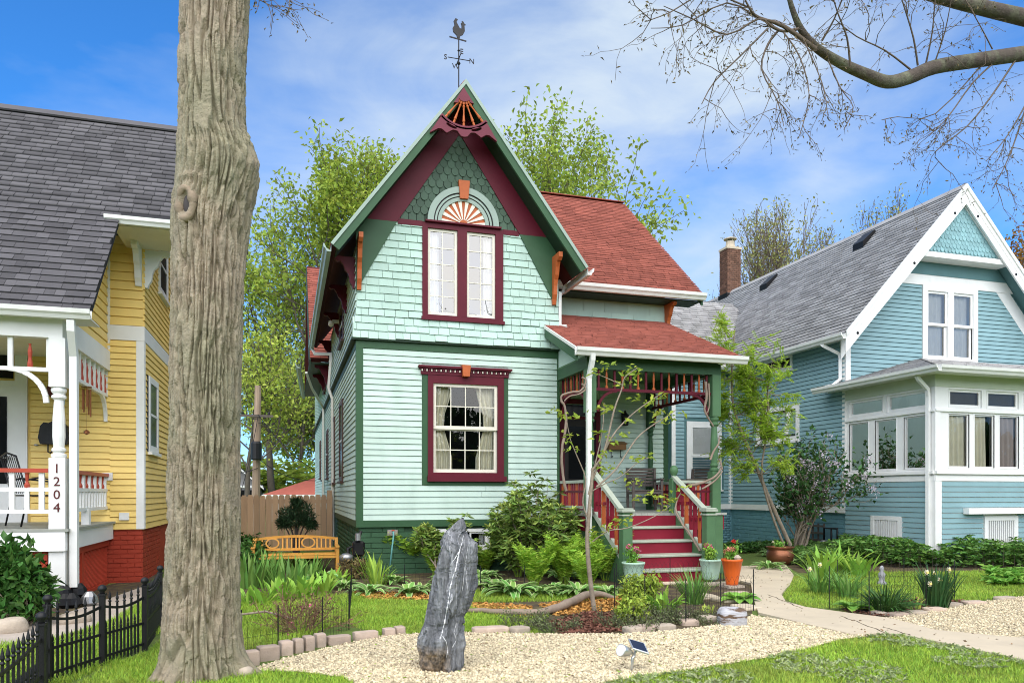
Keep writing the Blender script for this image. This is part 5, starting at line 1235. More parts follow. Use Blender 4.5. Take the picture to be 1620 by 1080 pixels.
BARK = mat('tree_bark', (.10, .085, .065), .9, .25, 6, bump=.6, bscale=30); BARKL = mat('pale_stem_bark', (.27, .22, .165), .85, .3, 14, bump=.6, bscale=45); VINE = mat('wisteria_stem', (.25, .19, .145), .8, .2, 5, bump=.4, bscale=30)
BARKD = mat('dark_branch_bark', (.055, .045, .038), .9, .25, 8, bump=.5); TWIG = mat('twig_bark', (.13, .10, .075), .9, .2)

# ---------------------------------------------------------------- background trees
def tree(label, base, h0, height, r0, nlimb, limb, depth, nch, leafmat, per, lsize, spread, seed, cat='tree', group=None, bark=BARK, lift=.16, sp=.62, twig=1.0, lw=.55, name='tree', lim=None, sprd=None):
    r = np.random.default_rng(seed); base = Vector(base); t = thing(name, label, cat, base, 0, group)
    out, tips = [], []
    k = 9; pts = [np.array(base)+np.array([0, 0, -.2])]; d = np.array([r.normal()*.03, r.normal()*.03, 1.])
    for i in range(k-1): d = unit(d+r.normal(size=3)*.05+[0, 0, .1]); pts.append(pts[-1]+d*height*.72/(k-1))
    rad = r0*np.linspace(1.15, .3, k); out.append((pts, rad))
    for i in range(nlimb):
        f = h0/(height*.72)+(1-h0/(height*.72))*(i+.3)/nlimb; g = f*(k-1); a = min(int(g), k-2); q = pts[a]+(pts[a+1]-pts[a])*(g-a)
        az = i*2.4+r.uniform(-.4, .4); el = r.uniform(.45, .95)
        grow(r, q, [math.cos(az)*math.cos(el), math.sin(az)*math.cos(el), math.sin(el)], limb*(1.1-.5*f)*r.uniform(.85, 1.15), r0*.42*(1-.5*f), depth, nch, sp, lift, .2, .6, out, tips, .3, .012*twig)
    grow(r, pts[-1], d, limb*.6, r0*.3, depth, nch, sp, lift, .2, .6, out, tips, .3, .012*twig)
    if lim is not None: out = [q for q in out if lim(q[0][-1])]
    tubes('trunk', out, bark, t, 5)
    if lim is not None: tips = [q for q in tips if lim(q[0])]
    P, D = leafy(r, tips, per, spread)
    leaves('crown', P, D, r.uniform(.6, 1.25, len(P))*lsize, r.uniform(.6, 1.2, len(P))*lsize*lw, leafmat, t, seed)
    return t
gtb = 'trees standing behind the houses'
p = GA(560, 40); tree('tall leafy spring tree rising behind the left of the green house gable', p, 7.0, 18.9, .30, 17, 6.6, 2, 4, LEAFY, 15, .29, .30, 21, group=gtb)
p = GA(885, 40); tree('leafy spring tree rising behind the ridge of the red cross roof', p, 8, 18.6, .28, 16, 8.2, 2, 4, LEAFY, 15, .29, .34, 22, group=gtb, lim=lambda p_: p_[0] < XA(970, 40))
p = GA(430, 50); tree('airy green tree above the utility pole left of the house', p, 4, 15.5, .25, 14, 6.5, 2, 5, LEAFY, 3, .32, .5, 23, group=gtb)
p = GA(392, 40); tree('low yellow-green tree beside the utility pole', p, 2.5, 8.6, .16, 12, 3.6, 2, 5, LEAFY2, 4, .24, .35, 24, group=gtb)
p = GA(470, 60); tree('sparse branchy tree behind the small red garage roof', p, 3, 13, .2, 14, 6, 2, 5, LEAFY2, 3, .36, .4, 25, group=gtb)
p = GA(505, 66); tree('dense green tree low behind the red garage roof', p, 1.5, 9, .2, 14, 5, 2, 5, LEAFY, 10, .42, .4, 26, group=gtb)
for i, (px, Y, top, lab) in enumerate(((1195, 42, 348, 'thin twiggy tree just right of the brick chimney'), (1290, 45, 322, 'twiggy tree with pale buds behind the first roof vent'), (1400, 42, 300, 'tall twiggy tree behind the grey ridge near its peak'))):
    p = GA(px, Y); d_ = p.x*SN+Y*CS; h = (780-top)*d_/1180+1.4
    tree(lab, p, h*.42, h*1.06, .2, 15, 5.6, 2, 6, LEAFB, 1, .26, .3, 31+i, group='bare budding trees behind the blue house', lift=.3, sp=.5, lw=.5, bark=TWIG)
p = GA(1130, 55); tree('small pale twiggy tree left of the brick chimney', p, 9, 17, .2, 11, 5.5, 2, 6, LEAFB, 1, .28, .35, 35, group='bare budding trees behind the blue house', bark=TWIG, lift=.25)
p = GA(1640, 30); tree('bronze leaved tree at the right edge behind the blue gable', p, 6, 15.0, .25, 14, 4.6, 2, 5, LEAFO, 6, .24, .3, 36, group=gtb)

# ---------------------------------------------------------------- the street tree in front
def outline(rows, Y):
    o = []
    for y, l, r_ in rows:
        a, c = U(l, y, Y), U(r_, y, Y); o.append((a.z, (a.x+c.x)/2, (c.x-a.x)/2*.985))
    return np.array(o[::-1])
TY = 6.47
rows = [(-160, 283, 400), (0, 282, 394), (100, 281, 391), (200, 280, 392), (222, 279, 400), (242, 279, 409), (262, 278, 413), (290, 277, 406), (330, 271, 399), (370, 269, 393), (430, 268, 390), (500, 268, 388), (600, 267, 383), (700, 266, 382), (800, 263, 381), (900, 260, 381), (960, 257, 382), (1000, 254, 383), (1030, 252, 386), (1055, 248, 392), (1072, 243, 397), (1085, 238, 404)]
ol = outline(rows, TY)
nz_, na = 760, 380
zz_ = np.linspace(ol[0, 0], ol[-1, 0], nz_); cxx = np.interp(zz_, ol[:, 0], ol[:, 1]); rr_ = np.interp(zz_, ol[:, 0], ol[:, 2])
k3 = np.ones(9)/9; pad = lambda a: np.convolve(np.pad(a, 4, 'edge'), k3, 'valid'); cxx, rr_ = pad(cxx), pad(rr_)
th = np.linspace(0, 2*math.pi, na, endpoint=False)
A_, Z_ = np.meshgrid(th, zz_); R_ = np.repeat(rr_[:, None], na, 1); Cx = np.repeat(cxx[:, None], na, 1)
q = np.stack([np.cos(A_)*.30, np.sin(A_)*.30, Z_], -1).reshape(-1, 3)
warp = np.stack([pn(q*[3, 3, 1.1]), pn(q*[3, 3, 1.1]+40), 0*q[:, 0]], -1)*.03
qq = q+warp
n_a = pn(qq*[19, 19, 1.7]); n_b = pn(qq*[34, 34, 4.5]+9); n_c = fbm(q*[60, 60, 35], 3)
ridge = 1-np.clip(np.abs(n_a)*7.5, 0, 1)
ridge2 = (1-np.clip(np.abs(n_b)*6, 0, 1))*(pn(q*[5, 5, 2.5]+70) > -.12)
disp = -.048*ridge-.022*ridge2+.007*n_c+.010*pn(qq*[19, 19, 9]+33)+.02*pn(q*[4, 4, 1.2])
flat = lambda v: v.reshape(nz_, na)
disp = flat(disp)
vdir = math.atan2(-TY, -np.mean(cxx))            # towards the camera
def bump(px, py, sx, sz, amp, power=2):
    P_ = U(px, py, TY); zi = P_.z; i = np.abs(zz_-zi).argmin(); off = np.clip((P_.x-cxx[i])/rr_[i], -1, 1)
    a0 = vdir+math.asin(off)*.97
    da = (A_-a0+math.pi) % (2*math.pi)-math.pi
    return np.exp(-((da*R_/sx)**2+((Z_-zi)/sz)**2)), da*R_, Z_-zi
g, _, _ = bump(397, 262, .13, .16, 1); disp += .03*g
g2, _, dzv = bump(390, 225, .10, .10, 1); disp += .03*g2-.03*g2*np.abs(np.sin((A_*9+Z_*40)))*.7
g, du, dv = bump(293, 338, 1, 1, 1)
rad_k = np.sqrt((du/.062)**2+(dv/.115)**2)
disp = np.where(rad_k < 1.5, disp*np.clip((rad_k-.8)/.7, 0, 1), disp)
disp += .022*np.exp(-((rad_k-1.15)/.45)**2)-.035*np.exp(-(rad_k/.62)**4)
g, _, _ = bump(300, 296, .10, .03, 1); disp += .03*g
disp += .11*np.exp(-np.clip(Z_, 0, None)/.11)*np.maximum(0, np.cos(A_*3+.9)+.45*np.cos(A_*5+2.2))
RR = R_+disp
Vt = np.stack([Cx+np.cos(A_)*RR, TY+np.sin(A_)*RR, Z_], -1).reshape(-1, 3)
ii, jj = np.meshgrid(np.arange(nz_-1), np.arange(na), indexing='ij'); j2 = (jj+1) % na
Ft = np.stack([ii*na+jj, ii*na+j2, (ii+1)*na+j2, (ii+1)*na+jj], -1).reshape(-1, 4)
TB = mat('furrowed_maple_bark', (.315, .262, .188), .92, .3, 9, bump=1.0, bscale=75, col2=(.235, .225, .145), c2scale=1.5, c2lo=.42, c2hi=.62, c2amt=.75)
stt = thing('street_tree', 'thick furrowed grey-brown tree trunk standing in the front lawn', 'tree', (ol[0, 1], TY, 0))
npmesh('trunk', Vt, Ft, TB, stt, smooth=True)
kp = U(293, 338, TY); ki = np.abs(zz_-kp.z).argmin(); ka = vdir+math.asin((kp.x-cxx[ki])/rr_[ki])*.97; kr = rr_[ki]-.008
cl = MB()                                                     # healed collar round the scar
cp_ = []
for j in range(29):
    a = 2*math.pi*j/28; aa = ka+.066*math.cos(a)/kr; cp_.append((cxx[ki]+math.cos(aa)*(kr+.002), TY+math.sin(aa)*(kr+.002), kp.z-.005+.118*math.sin(a)))
cl.tube(cp_, [.030+.007*math.sin(j*2.1*.449)+.004*math.sin(j*1.35) for j in range(28)]+[.030], 10, cap=False).build('branch_collar', mat('smooth_collar_bark', (.275, .215, .15), .85, .25, 14, bump=.6, bscale=50), stt, smooth=True)
kn = []
for i in range(7):
    for j in range(20):
        a = 2*math.pi*j/20; f = i/6; aa = ka+f*.040*math.cos(a)/kr; kn.append((cxx[ki]+math.cos(aa)*(kr-.012*f*f), TY+math.sin(aa)*(kr-.012*f*f), kp.z-.01+f*.082*math.sin(a)))
MB().add(kn, [(i*20+j, i*20+(j+1) % 20, (i+1)*20+(j+1) % 20, (i+1)*20+j) for i in range(6) for j in range(20)]).build('branch_scar', mat('bare_scar_wood', (.07, .06, .058), .7, .3, 9, stretch=(1, 1, .2)), stt, smooth=True)
r = np.random.default_rng(5); out, tips = [], []
for (x0, y0), (x1, y1) in (((392, -40), (440, 15)), ((394, -60), (480, 20)), ((392, -20), (405, 40))):
    a, c = np.array(U(x0, y0, TY)), np.array(U(x1, y1, TY-.3)); grow(r, a, c-a, np.linalg.norm(c-a), .007, 1, 4, .5, -.05, .2, .5, out, tips, .4, .0022)
tubes('twig', out, TWIG, stt, 4); P, D = leafy(r, tips, 2, .02); leaves('bud', P, D, .03, .014, LEAFTW, stt, 5)
# ---------------------------------------------------------------- overhanging limbs of the tree off to the right
ot = thing('street_tree', 'dark leaning limbs of a budding tree reaching in at upper right', 'tree', (11.2, 7.4, 0))
def limbpts(px, Y0, Y1): return [np.array(U(x, y, Y0+(Y1-Y0)*i/(len(px)-1))) for i, (x, y) in enumerate(px)]
L1 = limbpts([(1760, 60), (1690, 75), (1620, 85), (1550, 95), (1480, 106), (1440, 122), (1405, 130), (1370, 118), (1330, 100), (1292, 76), (1268, 48), (1252, 10), (1240, -40)], 7.3, 6.5)
L2 = limbpts([(1760, 70), (1690, 45), (1620, 28), (1560, 14), (1490, -3), (1400, -30)], 7.3, 7.0)
def dens(P, R, k=4):
    P = np.array(P); t = np.linspace(0, 1, (len(P)-1)*k+1)*(len(P)-1); i = np.minimum(t.astype(int), len(P)-2); f = (t-i)[:, None]
    pm, p2, p3 = P[np.maximum(i-1, 0)], P[i+1], P[np.minimum(i+2, len(P)-1)]; p1 = P[i]
    Q = .5*(2*p1+(p2-pm)*f+(2*pm-5*p1+4*p2-p3)*f**2+(-pm+3*p1-3*p2+p3)*f**3)
    return Q, np.interp(t, np.arange(len(P)), R)
out = [dens(L1, [.11, .10, .09, .085, .08, .076, .07, .06, .052, .044, .035, .026, .016]), dens(L2, [.12, .105, .095, .085, .07, .05])]
tr_ = np.array(L1[0]); out.append(([np.array([11.2, 7.6, -.2]), np.array([11.1, 7.6, 2.5]), np.array([10.9, 7.5, 5]), tr_], [.4, .34, .26, .13]))
rt_ = np.random.default_rng(78); Qt, Rt = dens([(10.9, 7.5, 5), (10.85, 7.6, 7), (10.6, 7.9, 10), (10.7, 8.2, 13)], [.27, .22, .15, .08], 3); out.append((Qt, Rt))
for i_ in range(7): grow(rt_, Qt[2+i_], [math.cos(i_*2.4+.4)*.8+.35, math.sin(i_*2.4+.4)*.8-.3, .7], 2.6, .09, 2, 3, .6, .1, .2, .6, out, [], .3, .006)
tubes('trunk', out, mat('limb_bark', (.085, .068, .055), .9, .3, 10, bump=1.0, bscale=45, col2=(.13, .135, .085), c2scale=4), ot, 12)
r = np.random.default_rng(77); out, tips = [], []
def tw(x0, y0, pts_, rad, Y, n=5, dep=1, spread=.75, ln=.45):
    P = limbpts([(x0, y0)]+pts_, Y, Y-.3); Q, R = dens(P, np.linspace(rad, .004, len(P)), 3); out.append((Q, R))
    for i in range(int(n*1.4)):
        f = r.uniform(.15, 1)*(len(Q)-1); a = min(int(f), len(Q)-2); d = unit(Q[a+1]-Q[a]); s = unit(r.normal(size=3)+[0, 0, -.35]); grow(r, Q[a], unit(d+s*1.1), ln*r.uniform(.5, 1.3), .005, dep, 2, spread, -.10, .24, .55, out, tips, .2, .0019)
tw(1290, 78, [(1240, 42), (1200, 28), (1185, 12), (1170, -20)], .028, 6.6, 5)
tw(1262, 46, [(1240, 50), (1220, 42), (1200, 30), (1150, 55), (1095, 30), (1050, 10)], .02, 6.6, 8)
tw(1232, 48, [(1215, 70), (1205, 110), (1230, 160), (1240, 200)], .012, 6.6, 7)
tw(1240, 52, [(1265, 90), (1280, 150), (1265, 215)], .010, 6.5, 6)
tw(1215, 45, [(1170, 90), (1130, 130), (1110, 165)], .010, 6.5, 7)
tw(1200, 30, [(1150, 5), (1080, 40), (1030, 45)], .010, 6.5, 7)
tw(1190, 15, [(1120, -10), (1060, 20), (1020, 35)], .010, 6.4, 7)
tw(1345, 105, [(1340, 60), (1325, 20), (1310, -30)], .012, 6.6, 5)
tw(1300, 65, [(1320, 30), (1335, -10)], .014, 6.6, 4)
tw(1440, 110, [(1400, 80), (1355, 58), (1320, 30)], .012, 7.0, 5)
tw(1452, 104, [(1445, 60), (1430, 10), (1420, -20)], .012, 7.0, 5); tw(1465, 100, [(1475, 50), (1480, -10)], .012, 7.0, 5); tw(1480, 96, [(1495, 50), (1505, 0)], .010, 7.0, 4)
tw(1570, 78, [(1550, 40), (1530, 5)], .008, 7.13, 3)
tw(1580, 93, [(1540, 130), (1500, 185), (1470, 215)], .012, 7.13, 8, ln=.4)
tw(1610, 90, [(1570, 150), (1530, 200), (1480, 240), (1490, 260)], .012, 7.13, 9, ln=.4)
tw(1660, 82, [(1620, 170), (1590, 220), (1560, 255)], .012, 7.13, 9, ln=.4); tw(1650, 84, [(1610, 210), (1590, 262), (1570, 300)], .011, 7.13, 8, ln=.4); tw(1560, 95, [(1480, 180), (1420, 185), (1395, 190)], .008, 7.13, 6, ln=.3)
tw(1310, 95, [(1330, 140), (1350, 170), (1335, 205)], .008, 6.5, 5, ln=.3); tw(1270, 60, [(1300, 130), (1310, 185)], .008, 6.5, 5, ln=.35)
tubes('twig', out, TWIG, ot, 4)
P, D = leafy(r, tips, 2, .02, .3); k = r.random(len(P)) < .62; leaves('bud', P[k], D[k], r.uniform(.025, .06, k.sum()), r.uniform(.010, .02, k.sum()), LEAFTW, ot, 8)

# ================================================================ SHRUBS AND BEDS
def shrub(name, label, base, w_, h_, nstem, depth, nch, leafmat, per, lsize, lw, spread, seed, cat='shrub', group=None, bark=BARK, rad=.02, el=(.6, 1.3), droop=0., sp=.6, lift=.12, whorl=False, leafname='foliage', fold=.25, lim=None, mid=.42):
    r = np.random.default_rng(seed); base = Vector(base); t = thing(name, label, cat, base, 0, group); out, tips = [], []
    for i in range(nstem):
        az = 2*math.pi*(i+r.uniform(0, .8))/nstem; e = r.uniform(*el); d = np.array([math.cos(az)*math.cos(e)*w_, math.sin(az)*math.cos(e)*w_*.7, math.sin(e)*h_])
        grow(r, np.array(base)+[math.cos(az)*.04, math.sin(az)*.04, -.03], d, np.linalg.norm(d)*r.uniform(.5, .75), rad, depth, nch, sp, lift, .18, .55, out, tips, .35, .003)
    tubes('stem', out, bark, t, 5)
    if lim is not None: tips = [q_ for q_ in tips if lim(q_[0])]
    if whorl:
        T = np.array([q_[0] for q_ in tips[1::2]]); n = len(T)
        a = np.tile(np.linspace(0, 2*math.pi, per, endpoint=False), n)+np.repeat(r.uniform(0, 6, n), per)+r.normal(size=n*per)*.2
        e = r.uniform(-.45, .55, n*per); D = np.stack([np.cos(a)*np.cos(e), np.sin(a)*np.cos(e), np.sin(e)], 1); P = np.repeat(T, per, 0)+D*.012
    else: P, D = leafy(r, tips, per, spread, droop)
    k = P[:, 2] > .01
    P, D = P[k], D[k]
    leaves(leafname, P, D, r.uniform(.7, 1.2, len(P))*lsize, r.uniform(.8, 1.15, len(P))*lsize*lw, leafmat, t, seed, fold, mid=mid)
    return t, tips
def fern(label, base, h, nf, seed, group='ostrich ferns along the house'):
    r = np.random.default_rng(seed); base = np.array(base); t = thing('fern', label, 'fern', tuple(base), 0, group); out, P, D, Lf = [], [], [], []
    for i in range(nf):
        az = 2*math.pi*i/nf*1.0+r.uniform(-.3, .3); e0 = r.uniform(1.15, 1.5); L_ = h*r.uniform(.8, 1.15); dr = r.uniform(.3, .85); p = base+np.array([math.cos(az), math.sin(az), 0])*.05; pts = [p]; k = 16
        for j in range(k):
            s = j/k; e = e0-dr*s**1.6; d = np.array([math.cos(az)*math.cos(e), math.sin(az)*math.cos(e), math.sin(e)]); p = p+d*L_/k; pts.append(p)
            if s > .1:
                side = np.array([-math.sin(az), math.cos(az), 0]); ll = h*.19*math.sin(min(1, (s-.05)*1.15)*math.pi)**.7+.012
                for sg in (-1, 1):
                    for o_ in (0, .5): P.append(p+d*o_*L_/k); D.append(side*sg+d*.55+r.normal(size=3)*.12); Lf.append(ll)
        out.append((pts, np.linspace(.005, .0015, k+1)))
    tubes('stalk', out, FERN, t, 3); Lf = np.array(Lf); leaves('frond', P, D, Lf, np.maximum(.018, Lf*.30), FERN, t, seed, .15, mid=.3); return t
def clump(name, label, cat, base, spread, n, h, w_, m, seed, e=(1.1, 1.5), droop=(.1, .9), prof='blade', group=None, fold=0., seg=5, part='blade'):
    r = np.random.default_rng(seed); base = np.array(base); t = thing(name, label, cat, tuple(base), 0, group); a = r.uniform(0, 6.28, n); rad = np.sqrt(r.random(n))*spread
    B = base+np.stack([np.cos(a)*rad, np.sin(a)*rad*.8, 0*a-.01], 1)
    ribbons(part, B, a+r.normal(size=n)*.5, h*r.uniform(.55, 1.1, n), r.uniform(*e, n), r.uniform(*droop, n), w_*r.uniform(.7, 1.2, n), m, t, seg, prof, fold, twist=.6, seed=seed); return t
def hosta(label, base, rad, n, m, seed, group=None, lw=.34):
    r = np.random.default_rng(seed); base = np.array(base); t = thing('hosta', label, 'hosta', tuple(base), 0, group); a = np.linspace(0, 6.28*3, n)+r.uniform(-.3, .3, n)
    lv = np.linspace(.2, 1, n); e = 1.35-lv*.75+r.uniform(-.12, .12, n); B = base+np.stack([np.cos(a)*.03, np.sin(a)*.03, 0*a], 1)
    ribbons('leaf', B, a, rad*(.75+.45*lv), e, 1.0+r.uniform(.2, .7, n), rad*lw*r.uniform(.8, 1.1, n), m, t, 7, 'hosta', .22, seed=seed, twist=.2); return t
g0 = lambda x, y: tuple(G(x, y))
# rhododendrons by the facade
def whorled(label, base, w_, h_, seed, n=7, size=.17, per=9, group='rhododendrons before the facade', depth=2, nch=4):
    t, tips = shrub('rhododendron', label, base, w_, h_, n, depth, nch, RHODO, per, size, .30, .03, seed, group=group, rad=.022, whorl=True, el=(.55, 1.35), bark=BARKL)
    r = np.random.default_rng(seed); T = np.array([q_[0] for q_ in tips[2::3]]); n_ = len(T); s = T[r.random(n_) < .45]; a = r.uniform(0, 6.28, (len(s)*6)); e = r.uniform(.3, 1.1, len(s)*6)
    leaves('young_foliage', np.repeat(s, 6, 0), np.stack([np.cos(a)*np.cos(e), np.sin(a)*np.cos(e), np.sin(e)], 1), size*.75, size*.24, RHODON, t, seed+1); return t
whorled('big rhododendron with drooping whorls of leaves beside the porch downspout', GA(842, 12.3), 1.05, 1.55, 41, 17, .16)
whorled('slender rhododendron reaching above the basement window behind the standing stone', GA(700, 12.5), .6, 1.12, 42, 4, .15)
# ferns
fl = [((690, 912), .5, 'fern hidden behind the lower half of the standing stone'), ((735, 900), .45, 'fern at the basement window'), ((820, 912), .5, 'fern under the left side of the big rhododendron'), ((870, 905), .55, 'fern under the right side of the big rhododendron'), ((612, 905), .62, 'wide fern clump left of the standing stone'), ((650, 905), .66, 'tall fern clump just left of the standing stone'), ((768, 905), .42, 'small fern just right of the standing stone'), ((800, 898), .40, 'small fern under the big rhododendron'),
      ((845, 930), .55, 'narrow upright fern in front of the big rhododendron'), ((893, 925), .62, 'broad fern left of the porch downspout'), ((912, 915), .55, 'fern behind the sapling stem by the downspout'), ((958, 918), .62, 'fern clump against the left stair newel'), ((928, 932), .45, 'low fern at the foot of the sapling')]
for i, (q_, h_, lab) in enumerate(fl): fern(lab, g0(*q_), h_*1.35, 18, 50+i)
# variegated hostas
hl = [((620, 925), .24, 'striped hosta in front of the wide fern clump'), ((700, 925), .25, 'striped hosta behind the middle of the stone'), ((735, 925), .26, 'striped hosta at the right edge of the stone'), ((780, 918), .25, 'striped hosta in the second row right of the stone'), ((870, 935), .26, 'striped hosta between the narrow and the broad fern'), ((930, 945), .22, 'striped hosta right of the sapling stem'), ((885, 918), .25, 'striped hosta under the big rhododendron'), ((590, 938), .26, 'variegated hosta at the left end of the fern row'), ((640, 940), .24, 'variegated hosta below the tall ferns'), ((668, 936), .2, 'variegated hosta half behind the standing stone'), ((775, 935), .30, 'variegated hosta right of the standing stone'), ((805, 940), .30, 'striped hosta between two upright ferns'), ((765, 918), .26, 'striped hosta behind the standing stone'),
      ((845, 942), .22, 'low striped hosta under the narrow fern'), ((905, 940), .24, 'variegated hosta behind the sapling stem'), ((965, 940), .22, 'variegated hosta before the left newel'), ((540, 930), .26, 'variegated hosta at the end of the wire fence'), ((510, 922), .24, 'striped hosta in front of the yellow bench'), ((1215, 880), .28, 'striped hosta left of the copper pot'), ((1205, 900), .26, 'hosta beside the orange planter'), ((1195, 872), .24, 'dark striped hosta against the blue house base'), ((1285, 880), .26, 'striped hosta right of the copper pot'), ((1262, 893), .22, 'hosta at the edge of the path')]
for i, (q_, rd, lab) in enumerate(hl):
    c_ = g0(*q_); k = random.uniform(.85, 1.5); hosta(lab, (c_[0]+random.uniform(-.08, .08), c_[1]+random.uniform(-.18, .18), 0), rd*k*1.15, int(22+16*random.random()), HOSTAV, 70+i, 'variegated hostas', random.uniform(.22, .34))
hosta('bright green broad leaved hosta at the path edge', g0(1352, 966), .24, 16, HOSTA, 95, lw=.62)
hosta('bright crinkled hosta under the orange planter', g0(1170, 952), .26, 14, HOSTA, 96, lw=.6)
# left bed: irises, spears, tulip leaves
for i, (x, y, h_, n, lab) in enumerate(((398, 930, .62, 46, 'dark iris clump beside the trunk'), (428, 925, .60, 50, 'iris clump below the bench left leg'), (455, 935, .55, 46, 'iris clump in the middle of the wired bed'), (485, 925, .50, 44, 'iris clump below the bench seat'))):
    clump('iris', lab, 'iris', g0(x, y), .20, n, h_, .05, IRIS, 100+i, (1.2, 1.55), (.05, .6), group='irises in the left bed')
for i, (x, y, h_, lab) in enumerate(((405, 958, .34, 'bright spear leaves right beside the trunk'), (440, 950, .42, 'bright spear leaved plant in the wired bed'), (475, 946, .40, 'broad bright leaves in the wired bed'), (505, 940, .36, 'bright lance leaves near the hostas'), (530, 925, .32, 'pale lance leaves under the bench right leg'))):
    clump('tulip_plant', lab, 'tulip', g0(x, y), .2, 26, h_, .085, SPEAR, 110+i, (1.0, 1.5), (.1, .9), group='bright bulb foliage in the left bed', fold=.3, seg=6)
for i, (x, y) in enumerate(((388, 905), (402, 895), (392, 880), (395, 870))): shrub('leafy_plant', ('dark leafy plant low beside the trunk', 'leafy plant behind the irises', 'leafy plant by the fence foot', 'leafy plant against the wooden fence')[i], g0(x, y+10), .35, .55, 8, 1, 5, SHRUBL, 5, .12, .5, .05, 120+i, group='leafy plants by the trunk')
for i, (x, y) in enumerate(((430, 872), (470, 868), (500, 868), (455, 872))): clump('daylily', ('green clump under the fence left of the bench', 'green clump behind the bench', 'green clump behind the bench right arm', 'green clump behind the bench left ring')[i], 'daylily', GA(x, 14.2+.2*i), .22, 40, .42, .035, IRIS, 128+i, group='clumps behind the bench')
# red twig shrub inside the wire fence
t, tips = shrub('twiggy_shrub', 'twiggy rosy shrub with tiny leaves inside the black wire fence', g0(478, 1000), .75, .42, 26, 1, 4, TWIGL, 2, .035, .5, .03, 131, bark=mat('rosy_twig', (.26, .14, .10), .8, .2), rad=.005, el=(.5, 1.4))
r = np.random.default_rng(9); P = np.array([q_[0] for q_ in tips]); k = r.random(len(P)) < .05; leaves('bloom', np.repeat(P[k], 5, 0), r.normal(size=(k.sum()*5, 3)), .03, .02, PETALP, t, 9)
# dwarf dark pine by the fence
pc_ = GA(468, 15.2); t = thing('dwarf_pine', 'small dark cloud shaped pine before the cedar fence', 'pine', pc_); r = np.random.default_rng(133); P = []; st_ = []
for dx, dz, ra in ((-.16, 1.02, .20), (.10, 1.12, .22), (.20, .96, .20), (-.02, .90, .22), (-.22, .86, .14), (.28, .82, .12), (.02, 1.25, .12)):
    v = unit(r.normal(size=(420, 3)))*ra*r.uniform(.5, 1, (420, 1)); P.append(v*[1, .9, .75]+[pc_.x+dx, pc_.y, dz]); st_.append(([np.array([pc_.x, pc_.y, 0]), np.array([pc_.x+dx*.3, pc_.y, dz*.6]), np.array([pc_.x+dx, pc_.y, dz])], [.03, .02, .008]))
P = np.concatenate(P); tubes('trunk', st_, BARKD, t, 5); leaves('crown', P, r.normal(size=P.shape)+[0, 0, .6], .11, .014, PINEN, t, 133)
# far side shrubs at left of house base
clump('iris', 'tall iris blades against the green corner of the house', 'iris', g0(595, 925), .16, 40, .60, .04, SPEAR, 135, group=None)
shrub('leafy_plant', 'bronze leaved plant beside the gas meter', g0(563, 915), .3, .36, 10, 1, 4, TWIGL, 5, .07, .5, .05, 136)
shrub('leafy_plant', 'leafy plant between the standing stone and the house', g0(665, 900), .3, .5, 9, 1, 4, SHRUBL, 6, .10, .5, .05, 137)
# wired bed before the steps
shrub('lime_plant', 'lime green leafy plant in the wired bed before the steps', g0(1012, 962), .36, .50, 14, 1, 5, HOSTAG, 7, .065, .5, .035, 140, cat='perennial')
shrub('lime_plant', 'yellow-green bush low beside the driftwood end', g0(1000, 985), .30, .30, 12, 1, 5, HOSTAG, 6, .055, .5, .03, 141, cat='perennial')
clump('hosta', 'fresh green broad leaves right of the lime plant', 'hosta', g0(1048, 970), .16, 40, .34, .07, SPEAR, 142, (.8, 1.4), (.2, 1.0), fold=.3, seg=6)
clump('ornamental_grass', 'upright green grass tuft before the steps', 'grass plant', g0(1098, 955), .12, 150, .52, .016, IRIS, 143, (1.05, 1.52), (.1, 1.0))
clump('tulip_plant', 'small yellow leaved plant between the grass tuft and the white rock', 'perennial', g0(1120, 970), .08, 14, .15, .04, LEAFY2, 144)
for i, (x, y) in enumerate(((1035, 985), (1065, 985), (1090, 980), (1010, 995), (1120, 985), (880, 995), (830, 990), (985, 990))): shrub('creeping_plant', ('creeping plant in front of the lime plant', 'creeper beside the edging stones', 'creeper below the grass tuft', 'creeper by the flat stones', 'creeper left of the white rock', 'creeper on the bark chips', 'creeper at the lawn end', 'creeper right of the bark chips')[i], g0(x, y), .35, .10, 14, 1, 4, leafm('sage_creeper', (.16, .19, .085), .4) if i == 0 else bpy.data.materials['sage_creeper'], 4, .03, .5, .03, 150+i, rad=.004, el=(.1, .6), cat='creeper', group='creeping plants along the bed edge')
# right bed
def hedge(name, label, poly, n, h, m, seed, cat, size=.10):
    r = np.random.default_rng(seed); t = thing(name, label, cat, (*np.mean(poly, 0), 0)); p2 = scatter(poly, n, seed)
    hh = h*(.62+.45*(pn(np.stack([p2[:, 0]*1.1, p2[:, 1]*1.1, 0*p2[:, 0]+seed], 1))+.35)); B = np.stack([p2[:, 0], p2[:, 1], hh*r.uniform(.1, 1, n)], 1)
    per = 6; a = np.tile(np.linspace(0, 6.28, per, endpoint=False), n)+np.repeat(r.uniform(0, 6, n), per); e = r.uniform(-.25, .6, n*per); D = np.stack([np.cos(a)*np.cos(e), np.sin(a)*np.cos(e), np.sin(e)], 1)
    leaves('foliage', np.repeat(B, per, 0), D, r.uniform(.7, 1.2, n*per)*size, size*.42, m, t, seed)
    k = r.random(n) < .25; tubes('stem', [([b_*[1, 1, 0], b_] , [.004, .003]) for b_ in B[k]], BARK, t, 3); return t
hedge('groundcover_hedge', 'long low dark green hedge of whorled leaves before the sunroom', gp((1310, 893), (1420, 898), (1800, 902), (1800, 872), (1480, 868), (1350, 868)), 6500, .62, HEDGE, 160, 'hedge', .12)
